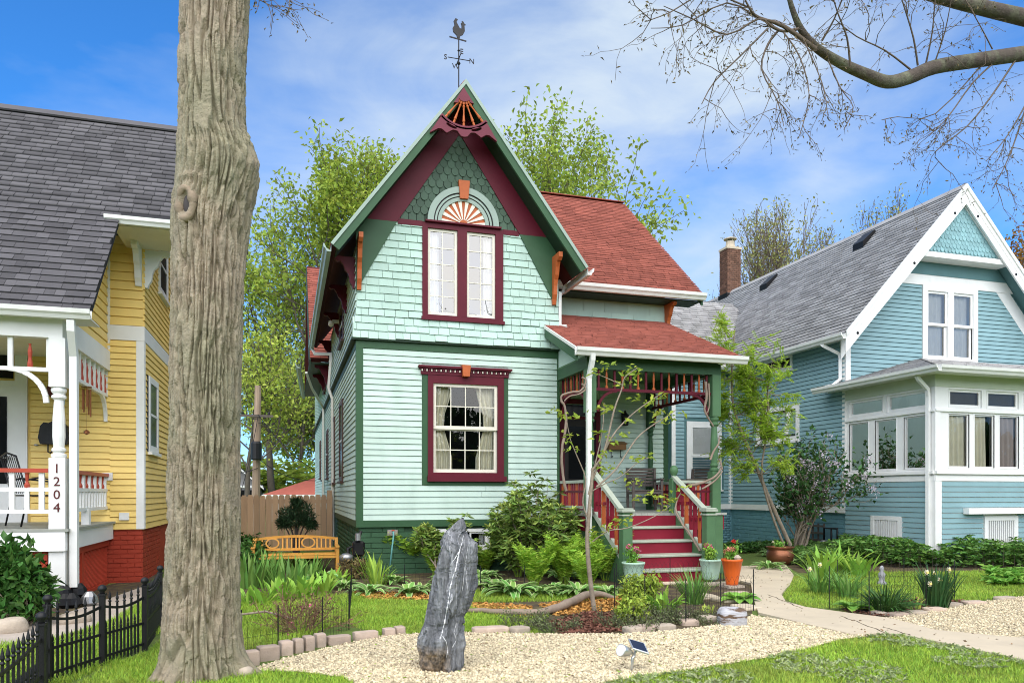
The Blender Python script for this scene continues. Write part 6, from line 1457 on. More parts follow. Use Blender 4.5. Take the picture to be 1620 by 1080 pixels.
hedge('groundcover_bed', 'pale leafy ground cover between the copper pot and the hedge', gp((1248, 872), (1330, 868), (1345, 893), (1270, 900)), 1200, .36, leafm('lily_of_the_valley', (.15, .28, .07), .35), 161, 'ground cover', .13)
hedge('groundcover_bed', 'dark ground cover along the teal brick base', gp((1150, 868), (1330, 864), (1340, 870), (1150, 876)), 900, .25, SHRUBL, 162, 'ground cover', .11)
hedge('leafy_mound', 'bright leafy mound at the right edge before the hedge', gp((1560, 918), (1760, 905), (1760, 925), (1570, 928)), 700, .26, HOSTA, 163, 'ground cover', .13)
for i, (x, y, h_, lab) in enumerate(((1300, 915, .62, 'tall bright lily foliage left of the hedge'), (1330, 905, .6, 'bright lily leaves beside the ground cover'), (1360, 910, .5, 'bright lily leaves before the hedge'))): clump('lily_plant', lab, 'lily', g0(x, y), .22, 34, h_, .07, SPEAR, 165+i, (1.0, 1.5), (.2, 1.0), fold=.3, seg=6, group='bright lily foliage')
clump('daffodil', 'white and yellow narcissus with dark blades', 'daffodil', g0(1484, 960), .13, 130, .60, .022, DAFFB, 170, (1.2, 1.55), (.05, .7))
clump('sedge', 'dark arching sedge clump in the wired bed at right', 'sedge', g0(1402, 968), .16, 260, .46, .016, GRASSD, 171, (.75, 1.5), (.4, 1.9), seg=6)
clump('daffodil', 'faded daffodil clump with tied blades at the path bend', 'daffodil', g0(1300, 938), .16, 90, .5, .022, IRIS, 172, (1.0, 1.5), (.2, 1.3)); clump('daffodil', 'narcissus clump beside the terracotta pot', 'daffodil', g0(1340, 945), .13, 80, .48, .022, IRIS, 173, (1.1, 1.5), (.2, 1.1))
clump('tulip_plant', 'small yellow leaved sprout before the narcissus', 'perennial', g0(1448, 966), .05, 10, .22, .03, LEAFY2, 174)
def daff(x, y, z, par):
    c = np.array(U(x, y, z)); fr = np.array([-.25, -1, .1]); a = np.linspace(0, 6.28, 6, endpoint=False); s, u_ = np.array([1, 0, 0]), np.array([0, 0, 1]); leaves('petal', np.repeat(c[None], 6, 0), np.cos(a)[:, None]*s+np.sin(a)[:, None]*u_, .045, .034, PETALW, par, 3, up=0)
    MB().tube([c, c+fr*.025], [.010, .016], 8).build('trumpet', mat('pale_yellow_trumpet', (.75, .60, .20), .6, .1) if 'pale_yellow_trumpet' not in bpy.data.materials else bpy.data.materials['pale_yellow_trumpet'], par); MB().tube([c+np.array([0, .02, 0]), (c[0], c[1]+.04, .02)], .004, 4).build('flower_stem', DAFFB, par)
dpar = [o for o in bpy.data.objects if o.name.startswith('daffodil')]
yd = G(1484, 960).y
for x, y in ((1466, 905), (1477, 907), (1487, 917), (1471, 923), (1501, 901)): daff(x, y, yd-.08, dpar[0])
for x, y in ((1281, 900), (1297, 893)): daff(x, y, G(1300, 938).y-.1, dpar[1])
# lilac, young locust, big left shrub
lb = GA(1262, 14.0)
t, tips = shrub('lilac', 'dark leaved lilac bush with pale blooms against the blue wall', lb, 1.25, 2.75, 8, 2, 5, LILAC, 3, .12, .62, .08, 180, bark=BARKL, rad=.035, el=(.95, 1.4), lim=lambda p_: p_[2] > .9)
r = np.random.default_rng(18); T = np.array([q_[0] for q_ in tips if q_[0][2] > 1.0]); T = T[T[:, 1] < lb.y+.15]; T = T[r.permutation(len(T))[:48]]; P = np.repeat(T, 26, 0)+r.normal(size=(len(T)*26, 3))*[.04, .04, .06]+[0, -.14, .04]; leaves('blossom', P, r.normal(size=P.shape), .038, .032, LILACF, t, 18)
lt_ = thing('locust_tree', 'young tree with feathery bright leaves leaning beside the porch', 'tree', GA(1250, 13.6))
r = np.random.default_rng(19); out, tips = [], []
Yl = 13.6
for pl, rd in (([(1250, 862), (1222, 800), (1195, 735), (1176, 690), (1160, 640), (1158, 580), (1163, 520)], .05), ([(1240, 862), (1220, 810), (1205, 750), (1212, 690), (1215, 640), (1212, 590)], .03)):
    Q, R = dens(limbpts(pl, Yl, Yl-.6), np.linspace(rd, .012, len(pl)), 3); out.append((Q, R))
    for i in range(26):
        f = r.uniform(.42, 1)*(len(Q)-1); a = min(int(f), len(Q)-2); az = r.uniform(0, 6.28); grow(r, Q[a], [math.cos(az), math.sin(az)*.7, r.uniform(.1, .9)], r.uniform(.35, .7), .010, 1, 4, .6, .02, .22, .6, out, tips, .3, .003)
tubes('trunk', out, BARKL, lt_, 6)
P, D = [], []
for p_, d_ in tips:                                             # feathery compound leaves
    for q_ in range(2):
        dd = unit(np.array(d_)*.5+r.normal(size=3)*.7+[0, 0, -.1]); s = unit(np.cross(dd, [0, 0, 1.])); ln = r.uniform(.14, .24)
        for k in range(9):
            for sg in (-1, 1): P.append(p_+dd*ln*k/9+[0, 0, -.02*(k/9)**2]); D.append(s*sg+dd*.5)
leaves('crown', P, D, .055, .022, LOCUST, lt_, 19, up=.8)
shrub('laurel_shrub', 'broad leaved dark green shrub before the yellow house porch', GA(14, 9.6), .5, .84, 10, 2, 4, SHRUBL, 5, .14, .48, .05, 182, el=(.6, 1.3), bark=BARKL)
shrub('laurel_shrub', 'leafy shrub low at the porch lattice', GA(38, 9.3), .3, .5, 6, 1, 4, SHRUBL, 5, .12, .48, .05, 183, el=(.7, 1.3), bark=BARKL)
# the sapling before the porch
sp_ = thing('sapling', 'slender leaning sapling with sparse yellow-green leaves before the steps', 'tree', G(941, 968)); Ys = G(941, 968).y
Z4 = lambda zx, zy: (820+zx/3.24, 560+zy/3.24)
out = []; r = np.random.default_rng(23)
def br(pl, rd, y1=0, re=.004): Q, R = dens(limbpts(pl, Ys, Ys+y1), np.linspace(rd, re, len(pl)), 3); out.append((Q, R)); return Q
br([(941, 970), (936, 935), (931, 890), (929, 850), (932, 810), (935, 775), (938, 740)], .032, 0, .02)
br([Z4(375, 600), Z4(440, 500), Z4(490, 290), Z4(530, 180), Z4(545, 120), Z4(610, 70)], .018, -.2); br([Z4(535, 160), Z4(470, 130), Z4(400, 100)], .008)
br([Z4(380, 640), Z4(470, 440), Z4(560, 330), Z4(660, 250), Z4(730, 205)], .015, .3); br([Z4(400, 680), Z4(500, 590), Z4(600, 440), Z4(680, 370), Z4(760, 320), Z4(810, 285)], .014, .2)
br([Z4(380, 960), Z4(460, 905), Z4(560, 890), Z4(700, 830), Z4(780, 775)], .009, -.3); br([Z4(365, 860), Z4(330, 760), Z4(345, 640), Z4(300, 520), Z4(265, 430), Z4(240, 290)], .012, -.1)
br([Z4(380, 700), Z4(450, 660), Z4(520, 630), Z4(620, 550), Z4(690, 525)], .008, .1); br([Z4(360, 720), Z4(390, 580), Z4(430, 400), Z4(440, 250)], .012, .1)
tubes('trunk', out, BARKL, sp_, 6)
P, D = [], []
for zx, zy, n in ((600, 80, 16), (560, 100, 10), (460, 60, 9), (400, 95, 10), (520, 150, 8), (610, 130, 9), (470, 270, 12), (440, 280, 10), (550, 340, 8), (600, 225, 9), (660, 240, 9), (720, 215, 12), (640, 290, 8), (540, 410, 10), (480, 440, 9), (410, 500, 9), (420, 400, 8), (200, 295, 14), (250, 310, 8), (250, 420, 10), (265, 490, 8), (280, 330, 6), (445, 600, 10), (430, 570, 8), (660, 530, 10), (600, 545, 7), (520, 630, 6), (610, 660, 7), (690, 730, 9), (640, 740, 7), (780, 745, 12), (830, 700, 10), (760, 790, 9), (540, 850, 10), (500, 870, 9), (430, 880, 9), (400, 910, 8), (590, 660, 5), (740, 350, 7), (700, 300, 6), (770, 340, 6), (810, 300, 6)):
    c = np.array(U(*Z4(zx, zy), Ys+r.uniform(-.2, .2)))
    for k in range(n): P.append(c+r.normal(size=3)*[.055, .055, .03]); D.append(r.normal(size=3)*[1, 1, .45])
P, D = np.array(P), np.array(D); leaves('crown', P, D, r.uniform(.06, .11, len(P)), r.uniform(.03, .05, len(P)), SAPL, sp_, 23, up=.6)
# wisteria stems on the porch posts
vn = thing('wisteria_vine', 'twisted bare wisteria stems coiling round the right porch post', 'vine', (7.47, 11.9, 0)); Z_ = lambda *pts: [Z4(*q_) for q_ in pts]
out = []
def vb(pl, rd, Y, y1=0): Q, R = dens(limbpts(pl, Y, Y+y1), np.linspace(rd*.72, rd*.4, len(pl)), 5); out.append((Q+fbm(Q*7, 2)[:, None]*[.02, .02, .02], R*(1+.3*pn(Q*14))))
vb(Z_((930, 1010), (880, 920), (835, 860), (808, 800), (815, 745), (840, 700)), .028, 10.95, .9); vb(Z_((870, 675), (940, 660), (1010, 625), (1040, 580), (1030, 540)), .035, 11.75, .1); vb(Z_((940, 690), (1000, 655), (1045, 600), (1035, 560)), .025, 11.72, .1); vb(Z_((985, 540), (1000, 500), (1025, 460), (1030, 420)), .03, 11.8, .05); vb(Z_((960, 140), (965, 220), (955, 280), (975, 330), (1000, 370)), .035, 11.78, .05); vb(Z_((975, 150), (980, 250), (970, 300)), .025, 11.8)
tubes('stem', out, VINE, vn, 8)
vn2 = thing('wisteria_vine', 'twisted wisteria stem looping over the white porch downspout', 'vine', (4.8, 11.8, 0)); out = []
vb(Z_((245, 700), (225, 600), (225, 480), (240, 400), (245, 320), (235, 260), (220, 240), (225, 210), (270, 195), (315, 190), (340, 160), (345, 130), (325, 120)), .035, 11.75, -.05); vb(Z_((325, 150), (345, 180), (310, 205), (265, 215), (235, 240)), .022, 11.7)
tubes('stem', out, VINE, vn2, 8)
# lawns
def lawn(label, poly, n, h, seed, m=GRASS, exclude=(), tuft=.5, wd=.007):
    r = np.random.default_rng(seed); p2 = scatter(poly, n, seed, exclude); n = len(p2); nz = pn(np.stack([p2[:, 0]*1.7, p2[:, 1]*1.7, 0*p2[:, 0]+seed], 1))
    hh = h*(.75+tuft*nz)*r.uniform(.6, 1.25, n); o = ribbons('lawn_grass', np.stack([p2[:, 0], p2[:, 1], 0*nz-.004], 1), r.uniform(0, 6.28, n), hh, r.uniform(.7, 1.5, n), r.uniform(.2, 1.5, n), wd*r.uniform(.7, 1.3, n), m, None, 3, 'grass', kind='stuff', seed=seed); o['label'] = label; return o
FRONT = gp((960, 1082), (1000, 1074), (1120, 1056), (1220, 1040), (1285, 1025), (1330, 1012), (1400, 1006), (1430, 1008), (1500, 1022), (1620, 1047), (1860, 1078), (1860, 1200), (960, 1200))
lawn('bright front lawn beside the sidewalk at lower right', FRONT, 62000, .075, 200)
FRONTL = gp((385, 1066), (430, 1062), (480, 1064), (545, 1072), (560, 1082), (570, 1200), (60, 1200), (70, 1100), (130, 1080), (180, 1050), (235, 1030), (260, 1010), (270, 1040))
lawn('bright front lawn round the trunk at lower left', FRONTL, 30000, .085, 201)
lawn('lawn strip between the bed and the gravel', gp((545, 985), (560, 938), (660, 950), (760, 958), (870, 972), (850, 1003), (760, 1001), (660, 1003), (600, 1006)), 30000, .075, 202)
lawn('grass under the ferns', gp((700, 936), (960, 925), (960, 950), (700, 955)), 14000, .10, 203)
lawn('grass of the wired bed at left', gp((376, 1055), (376, 960), (560, 940), (548, 985), (470, 1012)), 15000, .12, 204)
lawn('lawn between the path bend and the right gravel', gp((1238, 945), (1256, 912), (1300, 906), (1700, 902), (1760, 928), (1620, 942), (1530, 952), (1420, 950), (1330, 962), (1275, 962)), 46000, .085, 205)
lawn('grass beside the black iron fence', gp((0, 1085), (0, 1020), (80, 1012), (170, 985), (250, 935), (255, 1000), (180, 1050), (100, 1085)), 16000, .10, 206)
# silvery weeds in the front lawn
r = np.random.default_rng(31); p2 = scatter(FRONT, 2600, 31); k = pn(np.stack([p2[:, 0]*1.3, p2[:, 1]*1.3, 0*p2[:, 0]], 1)) > .05; p2 = p2[k]; n = len(p2); B = np.stack([p2[:, 0], p2[:, 1], 0*p2[:, 0]+.02], 1)
a = r.uniform(0, 6.28, n*5); e = r.uniform(.1, .9, n*5); o = leaves('lawn_weed', np.repeat(B, 5, 0), np.stack([np.cos(a)*np.cos(e), np.sin(a)*np.cos(e), np.sin(e)], 1), r.uniform(.03, .06, n*5), .018, leafm('silvery_weed', (.36, .42, .20), .4), None, 31, kind='stuff'); o['label'] = 'silvery low weeds patching the front lawn'
r = np.random.default_rng(32)
for nm, poly, n, m, h_, lab in (('wood_chips', gp((560, 938), (680, 938), (690, 950), (580, 948)), 1500, MULCHO, .03, 'orange wood chips at the fern row'), ('wood_chips', gp((745, 955), (840, 960), (840, 976), (760, 972)), 1500, MULCHO, .03, 'orange wood chips beside the driftwood'), ('wood_chips', gp((850, 958), (985, 940), (990, 965), (880, 975)), 1900, MULCHO, .03, 'orange wood chips round the sapling'), ('bark_chips', gp((870, 985), (935, 968), (990, 975), (985, 1000), (890, 1005)), 2600, MULCHR, .028, 'red-brown bark chips before the sapling'), ('bark_chips', BED3, 900, MULCHR, .025, 'bark chips under the sedge')):
    p2 = scatter(poly, n, 40+n); a = r.uniform(0, 6.28, len(p2)); e = r.uniform(-.3, .4, len(p2)); o = leaves(nm, np.stack([p2[:, 0], p2[:, 1], r.uniform(.008, .03, len(p2))], 1), np.stack([np.cos(a)*np.cos(e), np.sin(a)*np.cos(e), np.sin(e)], 1), r.uniform(.03, .07, len(p2)), h_, m, None, n, .1, 'stuff'); o['label'] = lab
# gravel: stones one by one, as one mass
def gravel(poly, n, seed, lab, exclude=()):
    r = np.random.default_rng(seed); p2 = scatter(poly, n, seed, exclude); n = len(p2); s = r.uniform(.0042, .0095, n)*r.choice([1, 1, 1, 1.3, 1.9], n); oc = np.array([[1, 0, 0], [-1, 0, 0], [0, 1, 0], [0, -1, 0], [0, 0, 1], [0, 0, -1.]]); a = r.uniform(0, 6.28, n)
    R = np.stack([np.stack([np.cos(a), -np.sin(a), 0*a], 1), np.stack([np.sin(a), np.cos(a), 0*a], 1), np.stack([0*a, 0*a, 1+0*a], 1)], 1)
    v = oc[None]*np.stack([s*r.uniform(.8, 1.5, n), s*r.uniform(.7, 1.1, n), s*r.uniform(.5, .85, n)], 1)[:, None]*r.uniform(.75, 1.2, (n, 6, 1)); v[..., 2] += r.normal(size=(n, 1))*0
    v = v+np.einsum('nk,j->njk', r.normal(size=(n, 3))*.15*s[:, None], np.array([1, -1, .5, -.5, 1, -1])); v = np.einsum('nij,nkj->nki', R, v)+np.stack([p2[:, 0], p2[:, 1], .006+s*r.uniform(.3, .9, n)], 1)[:, None]
    f = np.array([[0, 2, 4], [2, 1, 4], [1, 3, 4], [3, 0, 4], [2, 0, 5], [1, 2, 5], [3, 1, 5], [0, 3, 5]]); o = npmesh('gravel', v.reshape(-1, 3), (f[None]+np.arange(n)[:, None, None]*6).reshape(-1, 3), PEBBLE, None, 'stuff'); o['label'] = lab
gravel(GRAV, 150000, 210, 'pale crushed gravel round the standing stone'); gravel(GRAV2, 32000, 211, 'pale gravel beyond the path at right')

r = np.random.default_rng(61)                                    # fallen bits and seedlings on the gravel and the path
for nm, poly, n, m, lab in (('leaf_litter', GRAV, 420, mat('dry_leaf_litter', (.20, .13, .07), .9, .2, island=.5), 'dry bits of leaf lying on the gravel'), ('leaf_litter', PATH, 120, bpy.data.materials['dry_leaf_litter'], 'dry bits of leaf lying on the path'), ('seedlings', GRAV, 260, GRASS, 'tiny green seedlings in the gravel')):
    p2 = scatter(poly, n, 62+n); a = r.uniform(0, 6.28, len(p2)); e = r.uniform(-.1, .5, len(p2)); z_ = .034 if poly is PATH else .02
    o = leaves(nm, np.stack([p2[:, 0], p2[:, 1], 0*a+z_], 1), np.stack([np.cos(a)*np.cos(e), np.sin(a)*np.cos(e), np.sin(e)], 1), r.uniform(.015, .05, len(p2)), r.uniform(.008, .02, len(p2)), m, None, n, .2, 'stuff'); o['label'] = lab

# ================================================================ THE STANDING STONE
SYK = 6.0
rows = [(820, 729, 735), (830, 716, 737), (840, 707, 739), (850, 703, 746), (860, 699, 755), (880, 691, 756), (900, 688, 757), (920, 685, 757), (940, 682, 754), (960, 678, 749), (975, 675, 738), (990, 671, 735), (1003, 665, 735), (1012, 661, 737), (1025, 661, 739), (1040, 665, 738), (1055, 665, 736), (1066, 670, 732)]
ol2 = outline(rows, SYK); nz2, na2 = 300, 220
zz = np.linspace(ol2[0, 0], ol2[-1, 0], nz2); cx2 = np.interp(zz, ol2[:, 0], ol2[:, 1]); rr2 = np.interp(zz, ol2[:, 0], ol2[:, 2])
th = np.linspace(0, 2*math.pi, na2, endpoint=False); A2, Z2 = np.meshgrid(th, zz)
rk_ = np.random.default_rng(12); rad = np.full_like(A2, 9.)
zn = (zz-zz[0])/(zz[-1]-zz[0])
for phi, dd, tw, tl in ((-2.05, .86, .35, .10), (-1.10, .80, -.25, -.12), (-.25, .95, .2, .1), (.6, .95, .3, 0), (1.6, .8, 0, .1), (2.5, .95, .2, 0), (3.25, .97, -.3, -.1), (-1.6, .93, .5, .16)):
    ph = phi+tw*(zn-.5)+.06*np.sign(np.sin(zn*9+phi*3)); d0 = dd+tl*(zn-.5)
    cc = np.cos(A2-ph[:, None]); rad = np.minimum(rad, np.where(cc > .15, d0[:, None]/np.maximum(cc, .15), 9.))
X0 = np.cos(A2)*rad*rr2[:, None]; Y0 = np.sin(A2)*rad*rr2[:, None]*1.0
q = np.stack([X0+cx2[:, None], Y0, Z2], -1).reshape(-1, 3)
# layers run along the slab, leaning a little
lay = q[:, 0]*1.0+q[:, 1]*.45-q[:, 2]*.22
wv_ = fbm(q*[3, 3, 1.3], 3)
st = lay*16+wv_*2.2; step_ = (np.floor(st)+np.clip((st-np.floor(st))*3, 0, 1))/16
terr = pn(np.stack([np.floor(st)*3.7, 0*st+.3, q[:, 2]*.7+np.floor(st)*1.3], 1))
rdg = lambda k, s_: 1-2*np.abs(pn(q*k+s_)); dp = (.050*terr+.020*fbm(q*[5, 5, 3], 3)-.034*np.maximum(rdg([7, 7, 2.4], 5), 0)**2+.020*fbm(q*[20, 20, 7], 3)+.012*rdg([34, 34, 12], 9)+.005*pn(q*[70, 70, 40])).reshape(nz2, na2)
taper = np.clip((zz[-1]-zz)/.05, 0.25, 1)[:, None]
f_ = 1+dp/np.maximum(rr2[:, None], .05)*taper
X1 = X0*f_; lo_, hi_ = X1.min(1, keepdims=True), X1.max(1, keepdims=True); X1 = (X1-lo_)/(hi_-lo_)*2-1; X1 = X1*rr2[:, None]*(1+.05*pn(np.stack([zz*9, 0*zz, 0*zz], 1)))[:, None]
V2 = np.stack([cx2[:, None]+X1, SYK+.02+Y0*f_, Z2+.01*pn(q*[9, 9, 9]).reshape(nz2, na2)], -1).reshape(-1, 3)
V2 = np.concatenate([V2, [[cx2[-1], SYK, zz[-1]+.01]]])
ii, jj = np.meshgrid(np.arange(nz2-1), np.arange(na2), indexing='ij'); j2 = (jj+1) % na2
F2 = np.stack([ii*na2+jj, ii*na2+j2, (ii+1)*na2+j2, (ii+1)*na2+jj], -1).reshape(-1, 4)
rock = thing('standing_stone', 'tall jagged grey standing stone with white quartz veins in the gravel', 'stone', (cx2[0], SYK, 0))
RK = bpy.data.materials.new('banded_slate'); RK.use_nodes = True
nt_ = RK.node_tree; N_ = nt_.nodes; lk_ = nt_.links.new; pb = N_['Principled BSDF']; pb.inputs['Roughness'].default_value = .72
ge = N_.new('ShaderNodeNewGeometry'); mp_ = N_.new('ShaderNodeMapping'); mp_.inputs['Rotation'].default_value = (0, .32, .2); mp_.inputs['Scale'].default_value = (1, 1, .16); lk_(ge.outputs['Position'], mp_.inputs[0])
na_ = N_.new('ShaderNodeTexNoise'); na_.inputs['Scale'].default_value = 11; na_.inputs['Detail'].default_value = 8; na_.inputs['Roughness'].default_value = .68; lk_(mp_.outputs[0], na_.inputs[0])
cr = N_.new('ShaderNodeValToRGB'); e_ = cr.color_ramp.elements; e_[0].position = .28; e_[0].color = (.04, .042, .047, 1); e_[1].position = .72; e_[1].color = (.37, .38, .395, 1); x_ = e_.new(.5); x_.color = (.14, .145, .155, 1); lk_(na_.outputs['Fac'], cr.inputs[0])
vn_ = N_.new('ShaderNodeTexNoise'); vn_.inputs['Scale'].default_value = 6.5; vn_.inputs['Detail'].default_value = 4; lk_(mp_.outputs[0], vn_.inputs[0])
m1 = N_.new('ShaderNodeMath'); m1.operation = 'SUBTRACT'; m1.inputs[1].default_value = .56; lk_(vn_.outputs['Fac'], m1.inputs[0]); m2 = N_.new('ShaderNodeMath'); m2.operation = 'ABSOLUTE'; lk_(m1.outputs[0], m2.inputs[0])
m3 = N_.new('ShaderNodeMapRange'); m3.inputs['From Min'].default_value = .0; m3.inputs['From Max'].default_value = .012; m3.inputs['To Min'].default_value = .8; m3.inputs['To Max'].default_value = 0; lk_(m2.outputs[0], m3.inputs[0])
n5 = N_.new('ShaderNodeTexNoise'); n5.inputs['Scale'].default_value = 2.6; lk_(ge.outputs['Position'], n5.inputs[0]); m5 = N_.new('ShaderNodeMapRange'); m5.inputs['From Min'].default_value = .5; m5.inputs['From Max'].default_value = .6; lk_(n5.outputs['Fac'], m5.inputs[0]); m6 = N_.new('ShaderNodeMath'); m6.operation = 'MULTIPLY'; lk_(m3.outputs[0], m6.inputs[0]); lk_(m5.outputs[0], m6.inputs[1])
mxr = N_.new('ShaderNodeMix'); mxr.data_type = 'RGBA'; mxr.inputs[7].default_value = (.62, .62, .64, 1); lk_(m6.outputs[0], mxr.inputs[0]); lk_(cr.outputs[0], mxr.inputs[6])
# a rusty brown broken foot
sz_ = N_.new('ShaderNodeSeparateXYZ'); lk_(ge.outputs['Position'], sz_.inputs[0]); mz = N_.new('ShaderNodeMapRange'); mz.inputs['From Min'].default_value = .15; mz.inputs['From Max'].default_value = .24; mz.inputs['To Min'].default_value = 1; mz.inputs['To Max'].default_value = 0; lk_(sz_.outputs['Z'], mz.inputs[0])
mxx = N_.new('ShaderNodeMapRange'); mxx.inputs['From Min'].default_value = cx2[0]-.02; mxx.inputs['From Max'].default_value = cx2[0]+.05; mxx.inputs['To Min'].default_value = .85; mxx.inputs['To Max'].default_value = 0; lk_(sz_.outputs['X'], mxx.inputs[0]); mm = N_.new('ShaderNodeMath'); mm.operation = 'MULTIPLY'; lk_(mz.outputs[0], mm.inputs[0]); lk_(mxx.outputs[0], mm.inputs[1])
nb = N_.new('ShaderNodeTexNoise'); nb.inputs['Scale'].default_value = 25; nb.inputs['Detail'].default_value = 6; lk_(ge.outputs['Position'], nb.inputs[0]); cb = N_.new('ShaderNodeValToRGB'); cb.color_ramp.elements[0].color = (.05, .035, .02, 1); cb.color_ramp.elements[0].position = .35; cb.color_ramp.elements[1].color = (.33, .24, .15, 1); cb.color_ramp.elements[1].position = .65; lk_(nb.outputs['Fac'], cb.inputs[0])
mx2 = N_.new('ShaderNodeMix'); mx2.data_type = 'RGBA'; lk_(mm.outputs[0], mx2.inputs[0]); lk_(mxr.outputs[2], mx2.inputs[6]); lk_(cb.outputs[0], mx2.inputs[7]); lk_(mx2.outputs[2], pb.inputs['Base Color'])
bn = N_.new('ShaderNodeTexNoise'); bn.inputs['Scale'].default_value = 40; bn.inputs['Detail'].default_value = 8; lk_(mp_.outputs[0], bn.inputs[0]); bp_ = N_.new('ShaderNodeBump'); bp_.inputs['Strength'].default_value = 1.0; bp_.inputs['Distance'].default_value = .03; lk_(bn.outputs['Fac'], bp_.inputs['Height']); lk_(bp_.outputs[0], pb.inputs['Normal'])
ob = npmesh('body', V2[:-1], F2, RK, rock, smooth=False)
top = [(nz2-1)*na2+j for j in range(na2)]
MB().add([tuple(V2[k]) for k in top]+[tuple(V2[-1])], [(j, (j+1) % na2, na2) for j in range(na2)]).build('tip', RK, rock)
QZ = mat('quartz_vein', (.68, .68, .69), .5, .15, 12)
QZ.node_tree.nodes['Principled BSDF'].inputs['Roughness'].default_value = .45
bvh = None
from mathutils.bvhtree import BVHTree
bvh = BVHTree.FromPolygons([tuple(v) for v in V2[:-1]], [tuple(int(k) for k in f) for f in F2])
def onrock(px, py):
    d = _ray(px, py).normalized(); h = bvh.ray_cast(Vector((0, 0, EYE)), d); return (h[0]-d*.0) if h[0] else None
def vein(pts, wd):
    P = []
    for (x0, y0), (x1, y1) in zip(pts, pts[1:]):
        for k in range(8): f = k/8; p = onrock(x0+(x1-x0)*f+random.uniform(-.25, .25), y0+(y1-y0)*f); P.append(p) if p else None
    if len(P) < 3: return
    mb = MB(); mb.tube(P, [wd*.75*random.uniform(.3, 1.3)*(1 if 0 < i < len(P)-1 else .3) for i in range(len(P))], 6); mb.build('quartz_vein', QZ, rock)
vein([(733, 846), (731, 858), (726, 872), (719, 884), (713, 892)], .004); vein([(727, 868), (724, 885), (721, 900), (716, 914), (712, 930), (710, 948), (707, 965), (703, 985), (699, 1002), (696, 1012)], .008)
vein([(741, 860), (738, 880), (735, 900), (733, 920), (730, 940)], .0022); vein([(700, 1005), (706, 1015), (708, 1028), (706, 1042)], .004); vein([(722, 985), (718, 1000), (722, 1012), (714, 1026)], .003)

# ================================================================ FENCES
# black iron fence with dipping rails
ifn = thing('iron_fence', 'low black iron fence with spear pickets beside the trunk', 'fence', (-1.5, 7.0, 0))
PO = [Vector((-1.49, 4.0, 0)), Vector((-1.54, 5.55, 0)), Vector((-1.756, 6.48, 0)), Vector((-1.50, 7.03, 0)), Vector((-1.26, 7.55, 0)), Vector((-1.31, 8.75, 0))]
PH = .59
for i, p in enumerate(PO):
    b = MB(); b.box(p.x-.022, p.x+.022, p.y-.022, p.y+.022, -.05, PH); b.box(p.x-.029, p.x+.029, p.y-.029, p.y+.029, PH, PH+.015); o = b.build('post', IRON, ifn)
    MB().lathe([(.022, 0), (.018, .012), (.034, .03), (.036, .045), (.026, .065), (.008, .074)], (p.x, p.y, PH+.015), 12).build('ball_cap', IRON, o, smooth=True)
pk = meshdata(MB().box(-.007, .007, -.007, .007, 0, 1), 'picket', IRON); tipm = meshdata(MB().lathe([(.007, 0), (.016, .012), (.007, .024), (.013, .04), (.011, .055), (.002, .10)], (0, 0, 0), 6), 'spear_tip', IRON)
for a, c in zip(PO, PO[1:]):
    d = c-a; n = max(0, round(d.length/.098)); 
    if d.length < .3: continue
    top_ = lambda f: .50-.045*math.sin(math.pi*f)
    for zf in (top_, lambda f: .26, lambda f: .07):
        b = MB(); ps = [a+d*(k/10)+Vector((0, 0, zf(k/10))) for k in range(11)]
        for p, q_ in zip(ps, ps[1:]): b.bar(p, q_, .012, .022)
        b.build('rail', IRON, ifn)
    for k in range(1, n):
        f = k/n; p = a+d*f; h = top_(f)+.04
        piece(pk, 'picket', ifn, (p.x, p.y, 0), math.atan2(d.y, d.x), (1, 1, h)); piece(tipm, 'spear_tip', ifn, (p.x, p.y, h))
        p2_ = a+d*(f-.5/n); piece(pk, 'picket', ifn, (p2_.x, p2_.y, 0), math.atan2(d.y, d.x), (1, 1, .29)); piece(tipm, 'spear_tip', ifn, (p2_.x, p2_.y, .29), 0, (.8, .8, .8))
# cedar board fence at the back of the side yard
cf = thing('board_fence', 'tall cedar board fence behind the yellow bench', 'fence', (0, 19.5, 0)); FYD = 19.5
bm_ = meshdata(MB().prism([(0, 0, 0), (1, 0, 0), (1, 0, .965), (.78, 0, 1), (.22, 0, 1), (0, 0, .965)], (0, .018, 0)), 'fence_board', FENCEW)
x0, x1 = XA(330, FYD), XA(520, FYD)
x = x0
while x < x1: ww = .148*random.uniform(.95, 1.05); piece(bm_, 'fence_board', cf, (x, FYD+random.uniform(-.004, .004), 0), 0, (ww-.008, 1, 1.41+random.uniform(-.012, .012))); x += ww
for z in (.3, 1.2): MB().box(x0, x1, FYD+.03, FYD+.07, z, z+.09).build('rail', FENCEW, cf)
MB().box(x1-.04, x1+.08, FYD-.01, FYD+.1, 0, 1.53).build('post', FENCEW, cf)
# thin wire border fences
def wirefence(label, pts, h, group='low wire border fences', step=.055, stakes=True):
    pts = [Vector(p) for p in pts]; t = thing('wire_fence', label, 'wire fence', pts[0], 0, group); n = 0
    for a, c in zip(pts, pts[1:]):
        d = c-a; k = max(2, int(d.length/step)); b = []
        for i in range(k):
            p = a+d*(i/k); hh = h*(1.0 if i % 2 else .82); q = a+d*((i+2)/k)
            b.append(([p, p+Vector((0, 0, hh*.85)), (p+q)/2+Vector((0, 0, hh)), q+Vector((0, 0, hh*.85))], [.0016]*4))
        for z in (.12, .45): b.append(([a+Vector((0, 0, h*z)), c+Vector((0, 0, h*z))], [.0016]*2))
        o = tubes('wire', b, IRON, t, 3); o['kind'] = 'stuff'
    if stakes:
        for p in pts: MB().tube([p-Vector((0, 0, .05)), p+Vector((0, 0, h*1.12))], .006, 5).build('stake', IRON, t)
wirefence('black wire border fence round the rosy shrub beside the trunk', [G(382, 1040), G(440, 1030), G(510, 1012), G(552, 995), G(556, 945)], .38)
